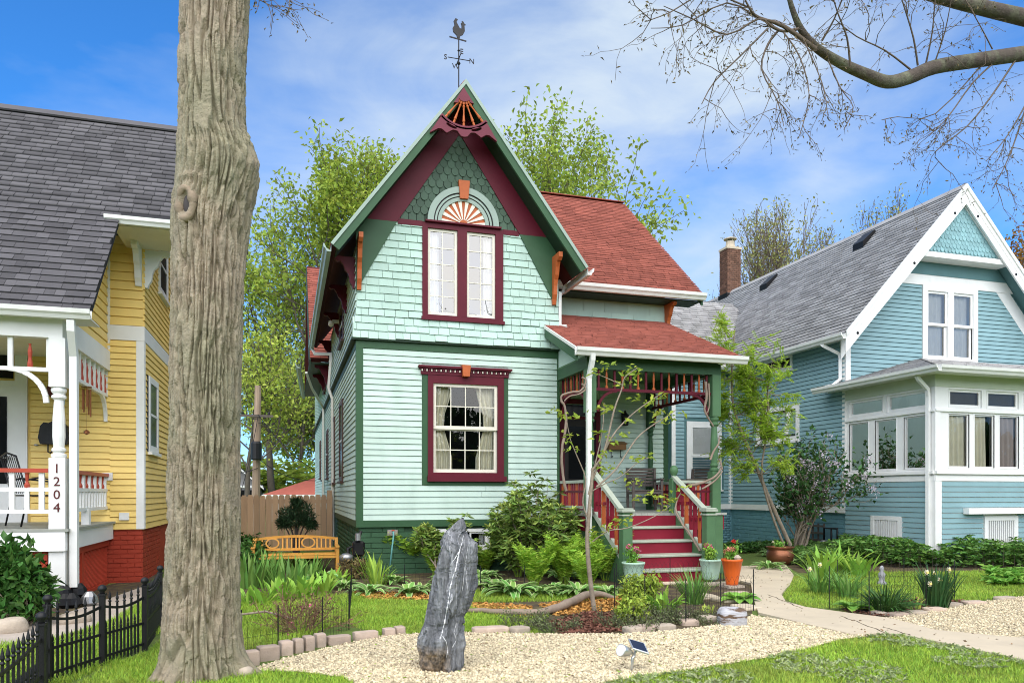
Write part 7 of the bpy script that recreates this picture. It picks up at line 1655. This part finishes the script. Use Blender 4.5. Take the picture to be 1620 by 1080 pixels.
wirefence('black wire border fence round the lime plant before the steps', [G(972, 962), G(1020, 982), G(1085, 990), G(1140, 975), G(1192, 966)], .46); wirefence('wire border fence across the front of the steps', [G(975, 945), G(1060, 930), G(1145, 922)], .42); wirefence('wire border fence round the sedge and narcissus', [G(1312, 962), G(1375, 975), G(1465, 962), G(1510, 948)], .48)
wirefence('wire border fence behind the sedge in the right lawn', [G(1325, 935), G(1430, 930), G(1500, 938)], .42); wirefence('wire border fence behind the standing stone', [G(640, 935), G(760, 938), G(830, 938)], .36)
MB().tube([tuple(G(378, 986)+Vector((0, 0, .10))), tuple(G(420, 985)+Vector((0, 0, .13))), tuple(G(470, 992)+Vector((0, 0, .09)))], [.012, .014, .008], 7).build('fallen_stick', BARKL); tag(bpy.data.objects['fallen_stick'], 'pale bare stick lying across the wired bed', 'stick')

# ================================================================ EDGING STONES, LOG, LOOSE STONES
def stone(name, label, c, sx, sy, sz, rz, m, seed, cat='stone', group=None, sq=.35, bury=.2):
    r = np.random.default_rng(seed); n = 10; vs, fs = [], []
    bm = bmesh.new(); bmesh.ops.create_icosphere(bm, subdivisions=3, radius=1)
    V = np.array([v.co[:] for v in bm.verts]); F = [[v.index for v in f.verts] for f in bm.faces]; bm.free()
    e = np.sign(V)*np.abs(V)**sq; e = e*(1+.10*fbm(V*1.7+seed, 3))[:, None]*np.array([sx, sy, sz])/2
    ca, sa = math.cos(rz), math.sin(rz); X = np.stack([e[:, 0]*ca-e[:, 1]*sa+c[0], e[:, 0]*sa+e[:, 1]*ca+c[1], e[:, 2]+sz*(.5-bury)], 1)
    o = npmesh(name, X, np.array(F), m, None, smooth=False); return tag(o, label, cat, group)
ge_ = 'tumbled edging blocks along the gravel'
arc_ = [(392, 1052, 34), (424, 1043, 34), (452, 1035, 20), (471, 1031, 14), (488, 1027, 16), (506, 1022, 16), (536, 1018, 38), (578, 1011, 40), (615, 1006, 18), (632, 1003, 16)]
wh = ['edging block touching the trunk', 'second long edging block from the trunk', 'third edging block from the trunk', 'small upright edging block, fourth from the trunk', 'fifth edging block from the trunk', 'sixth upright edging block from the trunk', 'long low edging block at the end of the wire fence', 'long flat edging block left of the standing stone', 'short edging block by the lawn strip', 'last edging block left of the standing stone']
for i, (x, y, w_) in enumerate(arc_):
    c = G(x, y); d = c.y*CS+c.x*SN; stone('edging_block', 'pinkish '+wh[i], (c.x, c.y), w_*d/1180*.97, .11, .15 if i < 6 else .10, .33 if i < 6 else .2, PAVER, 300+i, 'paver', ge_, .22, .15)
for i, (x, y, w_, lab) in enumerate(((785, 1000, 40, 'flat edging stone right of the standing stone'), (822, 1000, 32, 'flat edging stone at the lawn corner'), (760, 1001, 26, 'edging stone just right of the standing stone'), (1000, 1000, 28, 'rounded grey edging stone before the bark chips'), (1022, 997, 26, 'rounded edging stone beside the bark chips'), (1050, 996, 36, 'flat buff edging stone below the lime plant'), (1090, 988, 30, 'edging stone below the grass tuft'), (1118, 982, 28, 'edging stone left of the white rock'), (1080, 978, 26, 'flat stone inside the wired bed'),
      (1390, 972, 16, 'square pinkish block below the sedge'), (1420, 974, 30, 'thin edging stone beside the sedge'), (1448, 971, 34, 'thin edging stone below the yellow sprout'), (1478, 966, 34, 'thin edging stone below the narcissus'), (1505, 958, 30, 'flat slab edging right of the narcissus'), (1540, 955, 36, 'flat edging slab along the right gravel'), (1590, 948, 36, 'pale edging slab at the right edge'), (1165, 940, 40, 'flat paving stone beside the orange planter'), (1130, 925, 60, 'flat stone slab at the foot of the steps'))):
    c = G(x, y); d = c.y*CS+c.x*SN; stone('edging_stone', lab, (c.x, c.y), w_*d/1180, .16, .09 if i < 9 else .06, random.uniform(-.3, .3), STONE if i % 2 else PAVER, 330+i, 'stone', 'flat stones edging the beds', .4 if i < 9 else .3, .25)
c = G(1162, 990); tagw = stone('rock', 'white and brown layered rock under the orange planter', (c.x, c.y+.05), .30, .26, .24, -.3, mat('white_banded_rock', (.46, .46, .48), .8, .25, 12, stretch=(1, 1, 6), bump=.6, col2=(.13, .085, .055), c2scale=4, c2lo=.5, c2hi=.58), 371, 'rock', None, .55, .15)
c = G(388, 1068); stone('rock', 'small tan rock at the foot of the trunk', (c.x, c.y), .12, .12, .10, .2, STONE, 372, 'rock', None, .8, .2)
c = G(18, 1000); stone('rock', 'tan field rock below the shrub at left edge', (c.x, c.y), .30, .25, .2, .4, STONE, 373, 'rock', None, .7, .2)
c = G(118, 985); stone('rock', 'tan rock lying behind the black iron fence', (c.x, c.y), .34, .22, .14, .4, STONE, 374, 'rock', None, .7, .2)
Q, R = dens([np.array(G(x, y))+[0, 0, z] for x, y, z in ((722, 968, .03), (765, 972, .05), (800, 974, .05), (850, 975, .06), (880, 970, .07), (905, 962, .09), (930, 952, .10), (955, 948, .07), (972, 948, .03))], [.02, .03, .034, .04, .05, .055, .05, .04, .02], 5)
o = tubes('driftwood', [(Q+fbm(Q*6, 2)[:, None]*.012, R*(1+.25*pn(Q*9)))], mat('grey_driftwood', (.27, .21, .16), .85, .25, 8, bump=.6, bscale=30), None, 10); tag(o, 'long weathered driftwood limb lying before the fern bed', 'driftwood')

# ================================================================ POTS
def pot(name, label, c, prof, m, plant=None, group=None, ribs=0):
    t = thing(name, label, 'planter', (c[0], c[1], 0), 0, group); n = 48; b = MB()
    vs = []
    for rd, z in prof:
        for k in range(n): a = 2*math.pi*k/n; rr = rd*(1+(.035*abs(math.sin(a*ribs/2)) if ribs else 0)); vs.append((c[0]+rr*math.cos(a), c[1]+rr*math.sin(a), c[2]+z))
    fs = [(i*n+k, i*n+(k+1) % n, (i+1)*n+(k+1) % n, (i+1)*n+k) for i in range(len(prof)-1) for k in range(n)]+[tuple(range(n))[::-1]]
    b.add(vs, fs).build('pot', m, t, smooth=True)
    MB().lathe([(prof[-1][0]*.97, prof[-1][1]-.045), (prof[-1][0]*.97, prof[-1][1]-.04)], c, 20).build('potting_soil', SOIL, t)
    return t
MINTPOT = mat('mint_ceramic', (.42, .60, .47), .35, .1, 5); ORPOT = mat('orange_ceramic', (.62, .115, .02), .3, .12, 4)
COPPER = mat('hammered_copper', (.26, .105, .055), .38, .2, 6, metallic=.65, bump=.2, bscale=40)
tall = lambda r0, r1, h: [(r0*.9, 0), (r0, .02), (r0*1.02, .04), (r0+(r1-r0)*.5, h*.5), (r1, h*.9), (r1*1.06, h*.92), (r1*1.06, h), (r1*.93, h), (r1*.92, h-.05)]
def flowers(t, c, z, rad, seed, m, n, stems, h, lm):
    r = np.random.default_rng(seed); a = r.uniform(0, 6.28, stems); rd = np.sqrt(r.random(stems))*rad; tp = np.stack([c[0]+np.cos(a)*rd*1.4, c[1]+np.sin(a)*rd*1.4, z+h*r.uniform(.5, 1, stems)], 1)
    tubes('flower_stem', [([np.array([c[0]+math.cos(k)*q_*.5, c[1]+math.sin(k)*q_*.5, z-.04]), p_], [.004, .003]) for k, q_, p_ in zip(a, rd, tp)], lm, t, 4)
    P = np.concatenate([np.linspace([c[0], c[1], z-.02], p_, 9)+r.normal(size=(9, 3))*.03 for p_ in tp]); leaves('foliage', np.repeat(P, 2, 0), r.normal(size=(len(P)*2, 3))+[0, 0, .3], r.uniform(.04, .075, len(P)*2), .03, lm, t, seed)
    s = tp[r.permutation(stems)[:n]]+[0, 0, .02]; P = np.repeat(s, 22, 0)+r.normal(size=(len(s)*22, 3))*.014; leaves('bloom', P, r.normal(size=P.shape), .032, .028, m, t, seed+1)
c = G(1002, 912); c = (c.x, c.y, .0); c = (XA(1002, 10.5), 10.5, .26); t = pot('flower_pot', 'pale mint ribbed pot with pink geraniums on the left of the steps', (c[0], c[1], .06), tall(.12, .165, .33), MINTPOT, ribs=18); flowers(t, c, .38, .08, 1, PETALP, 5, 12, .24, HOSTA)
c = (XA(1124, 10.6), 10.6, .06); t = pot('flower_pot', 'pale mint ribbed pot with magenta buds right of the steps', c, tall(.12, .165, .33), MINTPOT, ribs=18); flowers(t, c, .38, .09, 2, PETALP, 4, 16, .24, SPEAR)
c = (XA(1158, 10.05), 10.05, .04); t = pot('flower_pot', 'tall orange tapered planter with coral flowers beside the path', c, tall(.09, .15, .40), ORPOT, ribs=16); flowers(t, c, .43, .09, 3, PETALO, 7, 12, .16, HOSTA)
flowers(t, (c[0]+.08, c[1]+.05), .43, .03, 4, PETALR, 1, 2, .36, HOSTA); MB().lathe([(.001, 0), (.05, .02), (.06, .05), (.02, .09)], (c[0]+.03, c[1]-.1, .42), 8).build('pebble', STONE, t)
MB().box(c[0]-.14, c[0]+.14, c[1]-.13, c[1]+.13, 0, .04).build('plinth_stone', STONE); tag(bpy.data.objects['plinth_stone'], 'low tan block under the orange planter', 'stone block')
cp = GA(1234, 12.9); t = pot('copper_pot', 'round brown copper pot sitting by the path before the lilac', (cp.x, cp.y, .0), [(.10, 0), (.17, .02), (.25, .10), (.27, .20), (.245, .29), (.225, .32), (.255, .345), (.275, .36), (.275, .375), (.24, .375), (.22, .34)], COPPER); flowers(t, (cp.x, cp.y), .37, .10, 6, PETALW, 1, 10, .10, HOSTA)
MB().lathe([(.028, -.006), (.03, 0), (.02, .01)], (cp.x, cp.y-.27, .2), 8).build('boss', COPPER, t)
c = GA(1312, 11.6); t = pot('flower_pot', 'terracotta pot half hidden by narcissus leaves beyond the path', (c.x, c.y, 0), tall(.10, .13, .2), mat('terracotta', (.36, .14, .07), .7, .15)); c = GA(1351, 11.7); t = pot('flower_pot', 'small terracotta pot below the bright lily leaves', (c.x, c.y, 0), tall(.08, .11, .18), bpy.data.materials['terracotta'])
c = G(1395, 925); t = thing('garden_figure', 'little grey stone garden figure behind the sedge fence', 'garden figure', c); MB().lathe([(.07, 0), (.075, .04), (.04, .07), (.05, .13), (.055, .18), (.025, .22), (.035, .25), (.03, .29), (.008, .31)], c, 12).build('body', mat('grey_cast_stone', (.3, .3, .31), .8, .2), t, smooth=True)

# ================================================================ SOLAR SPOTLIGHT
sl = thing('solar_spotlight', 'small silver solar spotlight staked in the gravel near the lawn', 'garden light', G(1000, 1062)); s0 = U(999, 1060, G(1000, 1062).y); Ysl = s0.y
SILV = mat('brushed_silver', (.62, .62, .60), .3, .1, 10, metallic=.75); hp_ = lambda x, y: U(x, y, Ysl)
MB().tube([(s0.x, s0.y, -.05), hp_(1000, 1050), hp_(1001, 1040), hp_(1004, 1034)], [.010, .012, .014, .012], 8).build('stake', SILV, sl, smooth=True)
b = MB(); a0 = hp_(1000, 1032)+Vector((0, .02, 0)); a1 = hp_(980, 1027)-Vector((0, .02, 0)); dv = (a1-a0)
b.tube([a0, a0+dv*.2, a0+dv*.55, a0+dv*.95, a1], [.012, .034, .044, .052, .052], 14, cap=True); b.build('lamp_head', SILV, sl, smooth=True)
MB().tube([a1, a1+dv.normalized()*.003], .046, 14).build('lens', mat('pale_lens', (.75, .76, .78), .15, .05), sl)
pc = hp_(1009, 1028); pm = MB(); pn_ = [Vector((-.07, -.05, .015)), Vector((.075, -.06, -.035)), Vector((.085, .05, .03)), Vector((-.06, .06, .075))]; MB().tube([hp_(1004, 1036), hp_(1004, 1033), pc+Vector((0, 0, .02))], .011, 6).build('arm', SILV, sl); MB().tube([hp_(1004, 1036), a0, a0+dv*.1], .012, 6).build('arm', SILV, sl); pm.prism([pc+p for p in pn_], (0, 0, .018)); pm.build('panel_frame', SILV, sl, bevel=.004)
pm = MB(); pm.prism([pc+p*.84+Vector((0, 0, .019)) for p in pn_], (0, 0, .003)); pm.build('solar_cell', mat('dark_solar_cell', (.02, .022, .035), .12, .1, spec=.8), sl)

# ================================================================ BENCH
bn_ = thing('garden_bench', 'honey coloured wooden bench with ring back before the cedar fence', 'bench', (XA(468, 14.35), 14.25, 0), -.02)
BW, BHt = 1.47, .80; bn_.scale = (1, 1, .77)
def bl(mb, name, p=None): return mb.build(name, BENCHW, p or bn_, local=True, bevel=.004)
bx = lambda *a: MB().box(*a)
for s in (-1, 1):
    bl(bx(s*BW/2-.03, s*BW/2+.03, -.25, -.19, 0, .62), 'leg'); bl(MB().prism([(s*BW/2-.03, .18, 0), (s*BW/2-.03, .25, 0), (s*BW/2-.03, .27, .45), (s*BW/2-.03, .34, .80), (s*BW/2-.03, .28, .80), (s*BW/2-.03, .21, .45)], (.06, 0, 0)), 'leg')
    bl(bx(s*BW/2-.035, s*BW/2+.035, -.28, .27, .60, .635), 'armrest'); bl(bx(s*BW/2-.02, s*BW/2+.02, -.20, .2, .36, .42), 'side_rail'); bl(bx(s*(BW/2-.0)-.022, s*(BW/2)+.022, -.2, .2, .47, .51), 'side_rail')
for i in range(6): bl(bx(-BW/2+.03, BW/2-.03, -.24+i*.078, -.24+i*.078+.068, .42, .445), 'slat')
bl(bx(-BW/2+.03, BW/2-.03, -.235, -.205, .35, .415), 'apron')
mb = MB(); K = 24
for i in range(K):
    xa, xb = -BW/2+BW*i/K, -BW/2+BW*(i+1)/K; zt = lambda x: .80+.07*(1-(x/(BW/2))**2)
    mb.add([(xa, .285, zt(xa)-.06), (xb, .285, zt(xb)-.06), (xb, .285, zt(xb)), (xa, .285, zt(xa)), (xa, .335, zt(xa)-.06), (xb, .335, zt(xb)-.06), (xb, .335, zt(xb)), (xa, .335, zt(xa))], [(0, 1, 2, 3), (7, 6, 5, 4), (3, 2, 6, 7), (4, 5, 1, 0), (0, 3, 7, 4), (1, 5, 6, 2)])
mb.build('top_rail', BENCHW, bn_, local=True); bl(bx(-BW/2+.03, BW/2-.03, .235, .275, .50, .56), 'back_rail')
def ring(cx_, cz_, R, nm):
    m = MB(); n = 24
    for i in range(n):
        a, c = 2*math.pi*i/n, 2*math.pi*(i+1)/n
        q4 = [(R, a), (R, c), (R-.028, c), (R-.028, a)]; m.prism([(cx_+rr*math.cos(t_), .262+.10*(rr*math.sin(t_)), cz_+rr*math.sin(t_)) for rr, t_ in q4], (0, .03, 0))
    m.build(nm, BENCHW, bn_, local=True)
ring(-.42, .68, .125, 'back_ring'); ring(.22, .69, .13, 'back_ring')
for x in (-.60, -.24, -.16, -.08, .0, .06, .38, .46, .54, .62): bl(MB().prism([(x-.014, .245, .55), (x+.014, .245, .55), (x+.014, .30, .82), (x-.014, .30, .82)], (0, .02, 0)), 'back_slat')

# ================================================================ PORCH FURNITURE AND FITTINGS
def armchair(label, loc, rz):
    t = thing('porch_chair', label, 'chair', loc, rz, 'slatted wooden armchairs on the green porch'); w2_, d2 = .29, .27
    q = lambda mb, nm: mb.build(nm, OLDWOOD, t, local=True, bevel=.003)
    for s in (-1, 1):
        q(MB().box(s*w2_-.025, s*w2_+.025, -d2-.02, -d2+.03, 0, .62), 'leg'); q(MB().prism([(s*w2_-.025, d2, 0), (s*w2_-.025, d2+.05, 0), (s*w2_-.025, d2+.14, .88), (s*w2_-.025, d2+.09, .88)], (.05, 0, 0)), 'leg')
        q(MB().box(s*w2_-.04, s*w2_+.04, -d2-.05, d2+.08, .62, .65), 'armrest'); q(MB().box(s*w2_-.02, s*w2_+.02, -d2, d2, .33, .39), 'side_rail')
    for i in range(6): q(MB().box(-w2_+.0, w2_-.0, -d2-.03+i*.095, -d2+.05+i*.095, .40, .42), 'seat_slat')
    for i in range(6): z = .50+i*.066; y = d2+.05+.10*(z/.88); q(MB().box(-w2_+.02, w2_-.02, y, y+.018, z, z+.05), 'back_slat')
    q(MB().box(-w2_+.02, w2_-.02, -d2-.01, -d2+.02, .34, .40), 'front_rail'); return t
armchair('weathered slatted armchair under the mailbox on the porch', (XA(1020, 13.9), 13.9, 1.10), -.25); armchair('weathered slatted armchair seen edge on behind the right railing', (XA(1090, 14.0), 14.0, 1.10), -1.35)
mbx = thing('mailbox', 'brown wooden mailbox with hooks on the mint porch wall', 'mailbox', (6.67, YW-.03, 2.42)); WOODB = mat('oak_mailbox', (.22, .11, .04), .5, .25, 8)
MB().box(6.47, 6.87, YW-.17, YW-.02, 2.37, 2.49).build('box', WOODB, mbx, bevel=.006); MB().prism([(6.45, YW-.19, 2.49), (6.45, YW-.19, 2.505), (6.45, YW-.02, 2.56), (6.45, YW-.02, 2.49)], (.44, 0, 0)).build('lid', WOODB, mbx)
for x in (6.55, 6.77): MB().tube([(x, YW-.10, 2.37), (x, YW-.10, 2.22), (x, YW-.15, 2.20), (x, YW-.17, 2.24)], .009, 6).build('hook', IRON, mbx)
pln = thing('porch_lantern', 'dark lantern hanging on the porch wall above the mailbox', 'lantern', (6.85, YW-.15, 3.0)); b = MB(); b.lathe([(.05, 0), (.075, .02), (.085, .2), (.10, .21), (.03, .28), (.012, .33)], (6.85, YW-.15, 2.88), 8); b.build('lamp_body', IRON, pln); MB().box(6.82, 6.88, YW-.15, YW-.02, 3.12, 3.16).build('arm', IRON, pln)
wc = thing('wind_chime', 'bronze tube wind chime hanging from the white porch fret', 'wind chime', (PX+.0, 12.17, 3.0)); BRZ = mat('bronze_tube', (.30, .11, .045), .35, .1, metallic=.6)
MB().tube([(PX, 12.17, 3.40), (PX, 12.17, 3.0)], .003, 4).build('cord', BRZ, wc); MB().lathe([(.07, 0), (.07, .015)], (PX, 12.17, 2.985), 14).build('top_disc', WOODB, wc)
for k in range(5): a = k*1.257; MB().tube([(PX+.052*math.cos(a), 12.17+.052*math.sin(a), 2.96), (PX+.052*math.cos(a), 12.17+.052*math.sin(a), 2.56+.035*k)], .011, 8).build('tube', BRZ, wc)
MB().tube([(PX, 12.17, 2.98), (PX, 12.17, 2.36)], .002, 4).build('cord', BRZ, wc); MB().lathe([(.002, 0), (.04, .02), (.04, .05), (.002, .08)], (PX, 12.17, 2.30), 10).build('wind_sail', BRZ, wc)
mx_ = thing('mailbox', 'black scalloped mailbox on the yellow porch wall', 'mailbox', (-3.5, AY-.05, 2.4))
fpoly(MB(), Fa, [(-3.70, 2.22), (-3.33, 2.22), (-3.30, 2.32), (-3.33, 2.5), (-3.38, 2.56), (-3.45, 2.55), (-3.51, 2.60), (-3.58, 2.55), (-3.65, 2.56), (-3.70, 2.5), (-3.73, 2.32)], .02, .14).build('box', IRON, mx_); MB().tube([(-3.6, AY-.1, 2.22), (-3.6, AY-.1, 2.1), (-3.56, AY-.12, 2.08), (-3.53, AY-.12, 2.12)], .012, 6).build('hook', IRON, mx_)
lm_ = thing('wall_sconce', 'dark red sconce on the yellow wall behind the porch post', 'sconce', (-3.55, AY-.1, 3.0)); MB().lathe([(.03, 0), (.07, .04), (.09, .16), (.05, .2), (.03, .27)], (-3.52, AY-.14, 2.95), 10).build('lamp_body', mat('oxblood_metal', (.12, .02, .015), .4), lm_); MB().box(-3.55, -3.49, AY-.14, AY-.02, 3.0, 3.05).build('arm', IRON, lm_)
def metalchair(label, loc, rz):
    t = thing('patio_chair', label, 'chair', loc, rz, 'black iron chairs on the yellow porch'); q = lambda pts, nm, r_=.013: MB().tube(pts, r_, 6).build(nm, IRON, t, local=True, smooth=True)
    for s in (-.27, .27):
        q([(s, -.25, 0), (s, -.27, .42), (s, -.24, .62), (s, .1, .66), (s, .28, .62)], 'side_frame'); q([(s, .30, 0), (s, .22, .42), (s, .36, .95)], 'leg')
    q([(-.27, .36, .95), (0, .38, 1.0), (.27, .36, .95)], 'top_rail')
    for k in range(7): x = -.2+k*.066; q([(x, .235, .45), (x, .365, .96)], 'back_bar', .006)
    MB().box(-.27, .27, -.26, .24, .41, .43).build('seat', IRON, t, local=True); q([(-.27, -.27, .42), (.27, -.27, .42)], 'front_rail'); return t
metalchair('black iron chair behind the number post on the yellow porch', (-3.35, 11.9, 1.0), 2.2); metalchair('black iron rocker at the left edge of the yellow porch', (-4.25, 11.9, 1.0), 2.6)
ub = thing('utility_box', 'pile of small black and grey junk at the foot of the white downspout', 'bag pile', (PX+.2, PY-.05, 0))  # lumps made up in place of a dark, shiny plastic piece
for k in range(5): 
    c = (PX+.10+.12*(k % 3)+random.uniform(-.04, .04), PY-.15+.1*(k//2), .0); stone_ = MB().lathe([(.05, 0), (.11, .05), (.09, .13), (.04, .19)], (c[0], c[1], .10*(k//3)), 9); stone_.build('bag', [BLACK, BLACK, GREYMETAL][k % 3], ub)
# gas meter at the green corner, hose, tap
gm = thing('gas_meter', 'black and grey gas meter at the corner of the green foundation', 'gas meter', (XA(560, 13.6), 13.3, 0)); x = XA(560, 13.2)
b = MB(); b.tube([(x-.10, 13.2, 0), (x-.10, 13.2, .5), (x+.05, 13.2, .56), (x+.12, 13.2, .8)], .03, 8); b.tube([(x+.1, 13.25, 0), (x+.1, 13.25, .42)], .03, 8); b.build('pipe', IRON, gm, smooth=True)
MB().box(x-.03, x+.18, 13.1, 13.28, .36, .62).build('meter_body', BLACK, gm, bevel=.03); MB().lathe([(.06, 0), (.11, .03), (.12, .1), (.05, .14)], (x-.14, 13.1, .28), 14).build('regulator', GREYMETAL, gm, smooth=True); MB().lathe([(.05, 0), (.05, .12)], (x+.06, 13.1, .64), 12).build('dial', GREYMETAL, gm)
hs = thing('garden_hose', 'teal hose hanging from the tap on the green foundation', 'hose', (XA(621, 13.4), 13.38, .7)); hx = XA(621, 13.4)
MB().tube([(hx, 13.38, .74), (hx, 13.30, .76), (hx-.0, 13.27, .70), (hx-.03, 13.26, .45), (hx-.07, 13.25, .1)], .016, 8).build('hose', mat('teal_hose', (.12, .32, .30), .5), hs, smooth=True); MB().box(hx-.09, hx+.09, 13.40, 13.46, .70, .80).build('tap_plate', MORTAR, hs); MB().lathe([(.02, 0), (.035, .01), (.02, .02)], (hx, 13.33, .78), 8).build('tap', REDPAINT, hs)
fl = thing('floodlight', 'white twin floodlight under the left eave', 'floodlight', (XL-.2, 17.8, 5.3))
for k in (0, .14): MB().lathe([(.03, 0), (.06, .03), (.06, .1)], (XL-.22, 17.5+k, 5.28), 8).build('lamp_head', WHITE, fl)
MB().box(XL-.2, XL-.02, 17.52, 17.64, 5.36, 5.42).build('base', WHITE, fl)

# ================================================================ BEYOND THE SIDE YARD
up_ = thing('utility_pole', 'weathered wooden utility pole with a transformer between the houses', 'utility pole', GA(404, 30)); pp = GA(404, 30); pz0 = U(408, 610, 30)
MB().tube([(pp.x, 30, 0), (pz0.x, 30, pz0.z)], [.17, .115], 10).build('pole', mat('pole_wood', (.33, .24, .17), .85, .25, 3, stretch=(3, 3, .3)), up_)
MB().lathe([(.16, 0), (.2, .03), (.2, .62), (.14, .7)], (pp.x+.05, 29.6, U(404, 728, 30).z), 12).build('transformer', IRON, up_); MB().box(pp.x-.55, pp.x+.65, 29.82, 29.9, U(404, 660, 30).z, U(404, 660, 30).z+.09).build('crossarm', OLDWOOD, up_)
for x in (-.45, 0.5): MB().lathe([(.04, 0), (.05, .06), (.03, .12)], (pp.x+x, 29.86, U(404, 660, 30).z+.09), 8).build('insulator', IRON, up_)
wires = thing('utility_wire', 'thin black wires strung from the utility pole to the houses', 'wire', (pp.x, 29.8, 5))
for (a, c) in (((380, 780), (408, 660)), ((408, 655), (500, 745)), ((408, 668), (510, 668)), ((300, 640), (408, 662)), ((408, 725), (500, 760)), ((408, 740), (330, 735))):
    p, q_ = U(*a, 29.8), U(*c, 29.8); MB().tube([p.lerp(q_, k/8)-Vector((0, 0, .25*math.sin(math.pi*k/8))) for k in range(9)], .016, 4).build('strand', IRON, wires)
gr = thing('garage', 'low garage with a faded red roof behind the cedar fence', 'garage', GA(470, 40)); a = U(415, 782, 40); c = U(520, 782, 40); rt = U(505, 752, 40)
b = MB(); b.box(a.x+.4, c.x+1.5, 40.3, 45, 0, a.z-.1); b.build('wall', mat('pale_garage_wall', (.5, .48, .42), .7), gr); hipm = mat('faded_red_shingle', (.42, .12, .085), .9, .12, 3, bump=.4)
MB().add([(a.x, 40, a.z), (c.x+2, 40, a.z), (c.x+.5, 42.5, rt.z+.05), (rt.x+.2, 42.5, rt.z+.05), (a.x, 45, a.z), (c.x+2, 45, a.z)], [(0, 1, 2, 3), (0, 3, 4), (3, 2, 5, 4), (1, 5, 2), (0, 4, 5, 1)]).build('roof', hipm, gr); MB().box(a.x-.03, c.x+2, 39.93, 40.0, a.z-.22, a.z+.0).build('gutter', GUTTER, gr)
g2 = thing('far_house', 'grey gabled house far behind the utility pole', 'house', GA(390, 48)); cxg = XA(386, 48); lo = U(386, 770, 48).z; hi = U(386, 735, 48).z
b = MB(); b.prism([(cxg-2.2, 48, 0), (cxg+.9, 48, 0), (cxg+.9, 48, lo), (cxg-.6, 48, hi), (cxg-2.2, 48, lo)], (0, 6, 0)); b.build('wall', mat('dim_grey_siding', (.26, .25, .25), .7), g2)
for s in (-1, 1): MB().prism([(cxg-.6, 47.7, hi+.15), (cxg-.6+s*1.75, 47.7, lo-.05), (cxg-.6+s*1.75, 47.7, lo-.2), (cxg-.6, 47.7, hi)], (0, 6.5, 0)).build('roof', DARKROOF, g2); MB().prism([(cxg-.6, 47.62, hi+.15), (cxg-.6+s*1.75, 47.62, lo-.05), (cxg-.6+s*1.75, 47.62, lo-.16), (cxg-.6, 47.62, hi+.02)], (0, .06, 0)).build('bargeboard', WHITE, g2)
MB().box(cxg-.5, cxg+.6, 47.96, 48.02, 0, lo*.9).build('window', DPANE, g2); MB().box(cxg-2, cxg+1.1, 47.9, 47.98, lo-.05, lo+.1).build('trim', WHITE, g2)
bk_ = hedge('back_shrubs', 'band of green shrubs far behind the side yard fence', [(-8, 52), (12, 52), (12, 58), (-8, 58)], 1500, 4.2, LEAFY, 400, 'shrubs', .6)
bk_ = hedge('back_shrubs', 'green hedge closing the yard behind the blue house', [(12, 48), (60, 48), (60, 54), (12, 54)], 1800, 3.5, LEAFY, 401, 'shrubs', .6)

for i, (x, y, w_) in enumerate(((1010, 921, 60), (1065, 922, 56), (1170, 918, 40), (1110, 945, 44), (1150, 950, 40), (1180, 962, 36))):
    c_ = G(x, y); d_ = c_.y*CS+c_.x*SN; stone('flagstone', ('long pale flagstone at the left foot of the steps', 'pale flagstone at the middle of the steps', 'pale flagstone between steps and path', 'pale flagstone right of the grass tuft', 'flagstone beside the crinkled hosta', 'flagstone at the path edge above the white rock')[i], (c_.x, c_.y), w_*d_/1180, .34, .06, random.uniform(-.15, .15), CONC, 380+i, 'flagstone', 'pale flagstones by the steps', .3, .3)

# the trees across the street, which the lower windows mirror
r = np.random.default_rng(90); n = 2600; B_ = np.stack([r.uniform(-45, 60, n), r.uniform(-31, -24, n), 0*np.zeros(n)], 1); B_[:, 2] = r.uniform(.02, 1, n)*(7+4.5*pn(np.stack([B_[:, 0]*.16, 0*B_[:, 0], 0*B_[:, 0]], 1)))
o = leaves('treeline', np.repeat(B_, 7, 0)+r.normal(size=(n*7, 3))*.5, r.normal(size=(n*7, 3)), r.uniform(.7, 1.4, n*7), .8, SHRUBL, None, 90, kind='stuff'); o['label'] = 'trees lining the far side of the street'
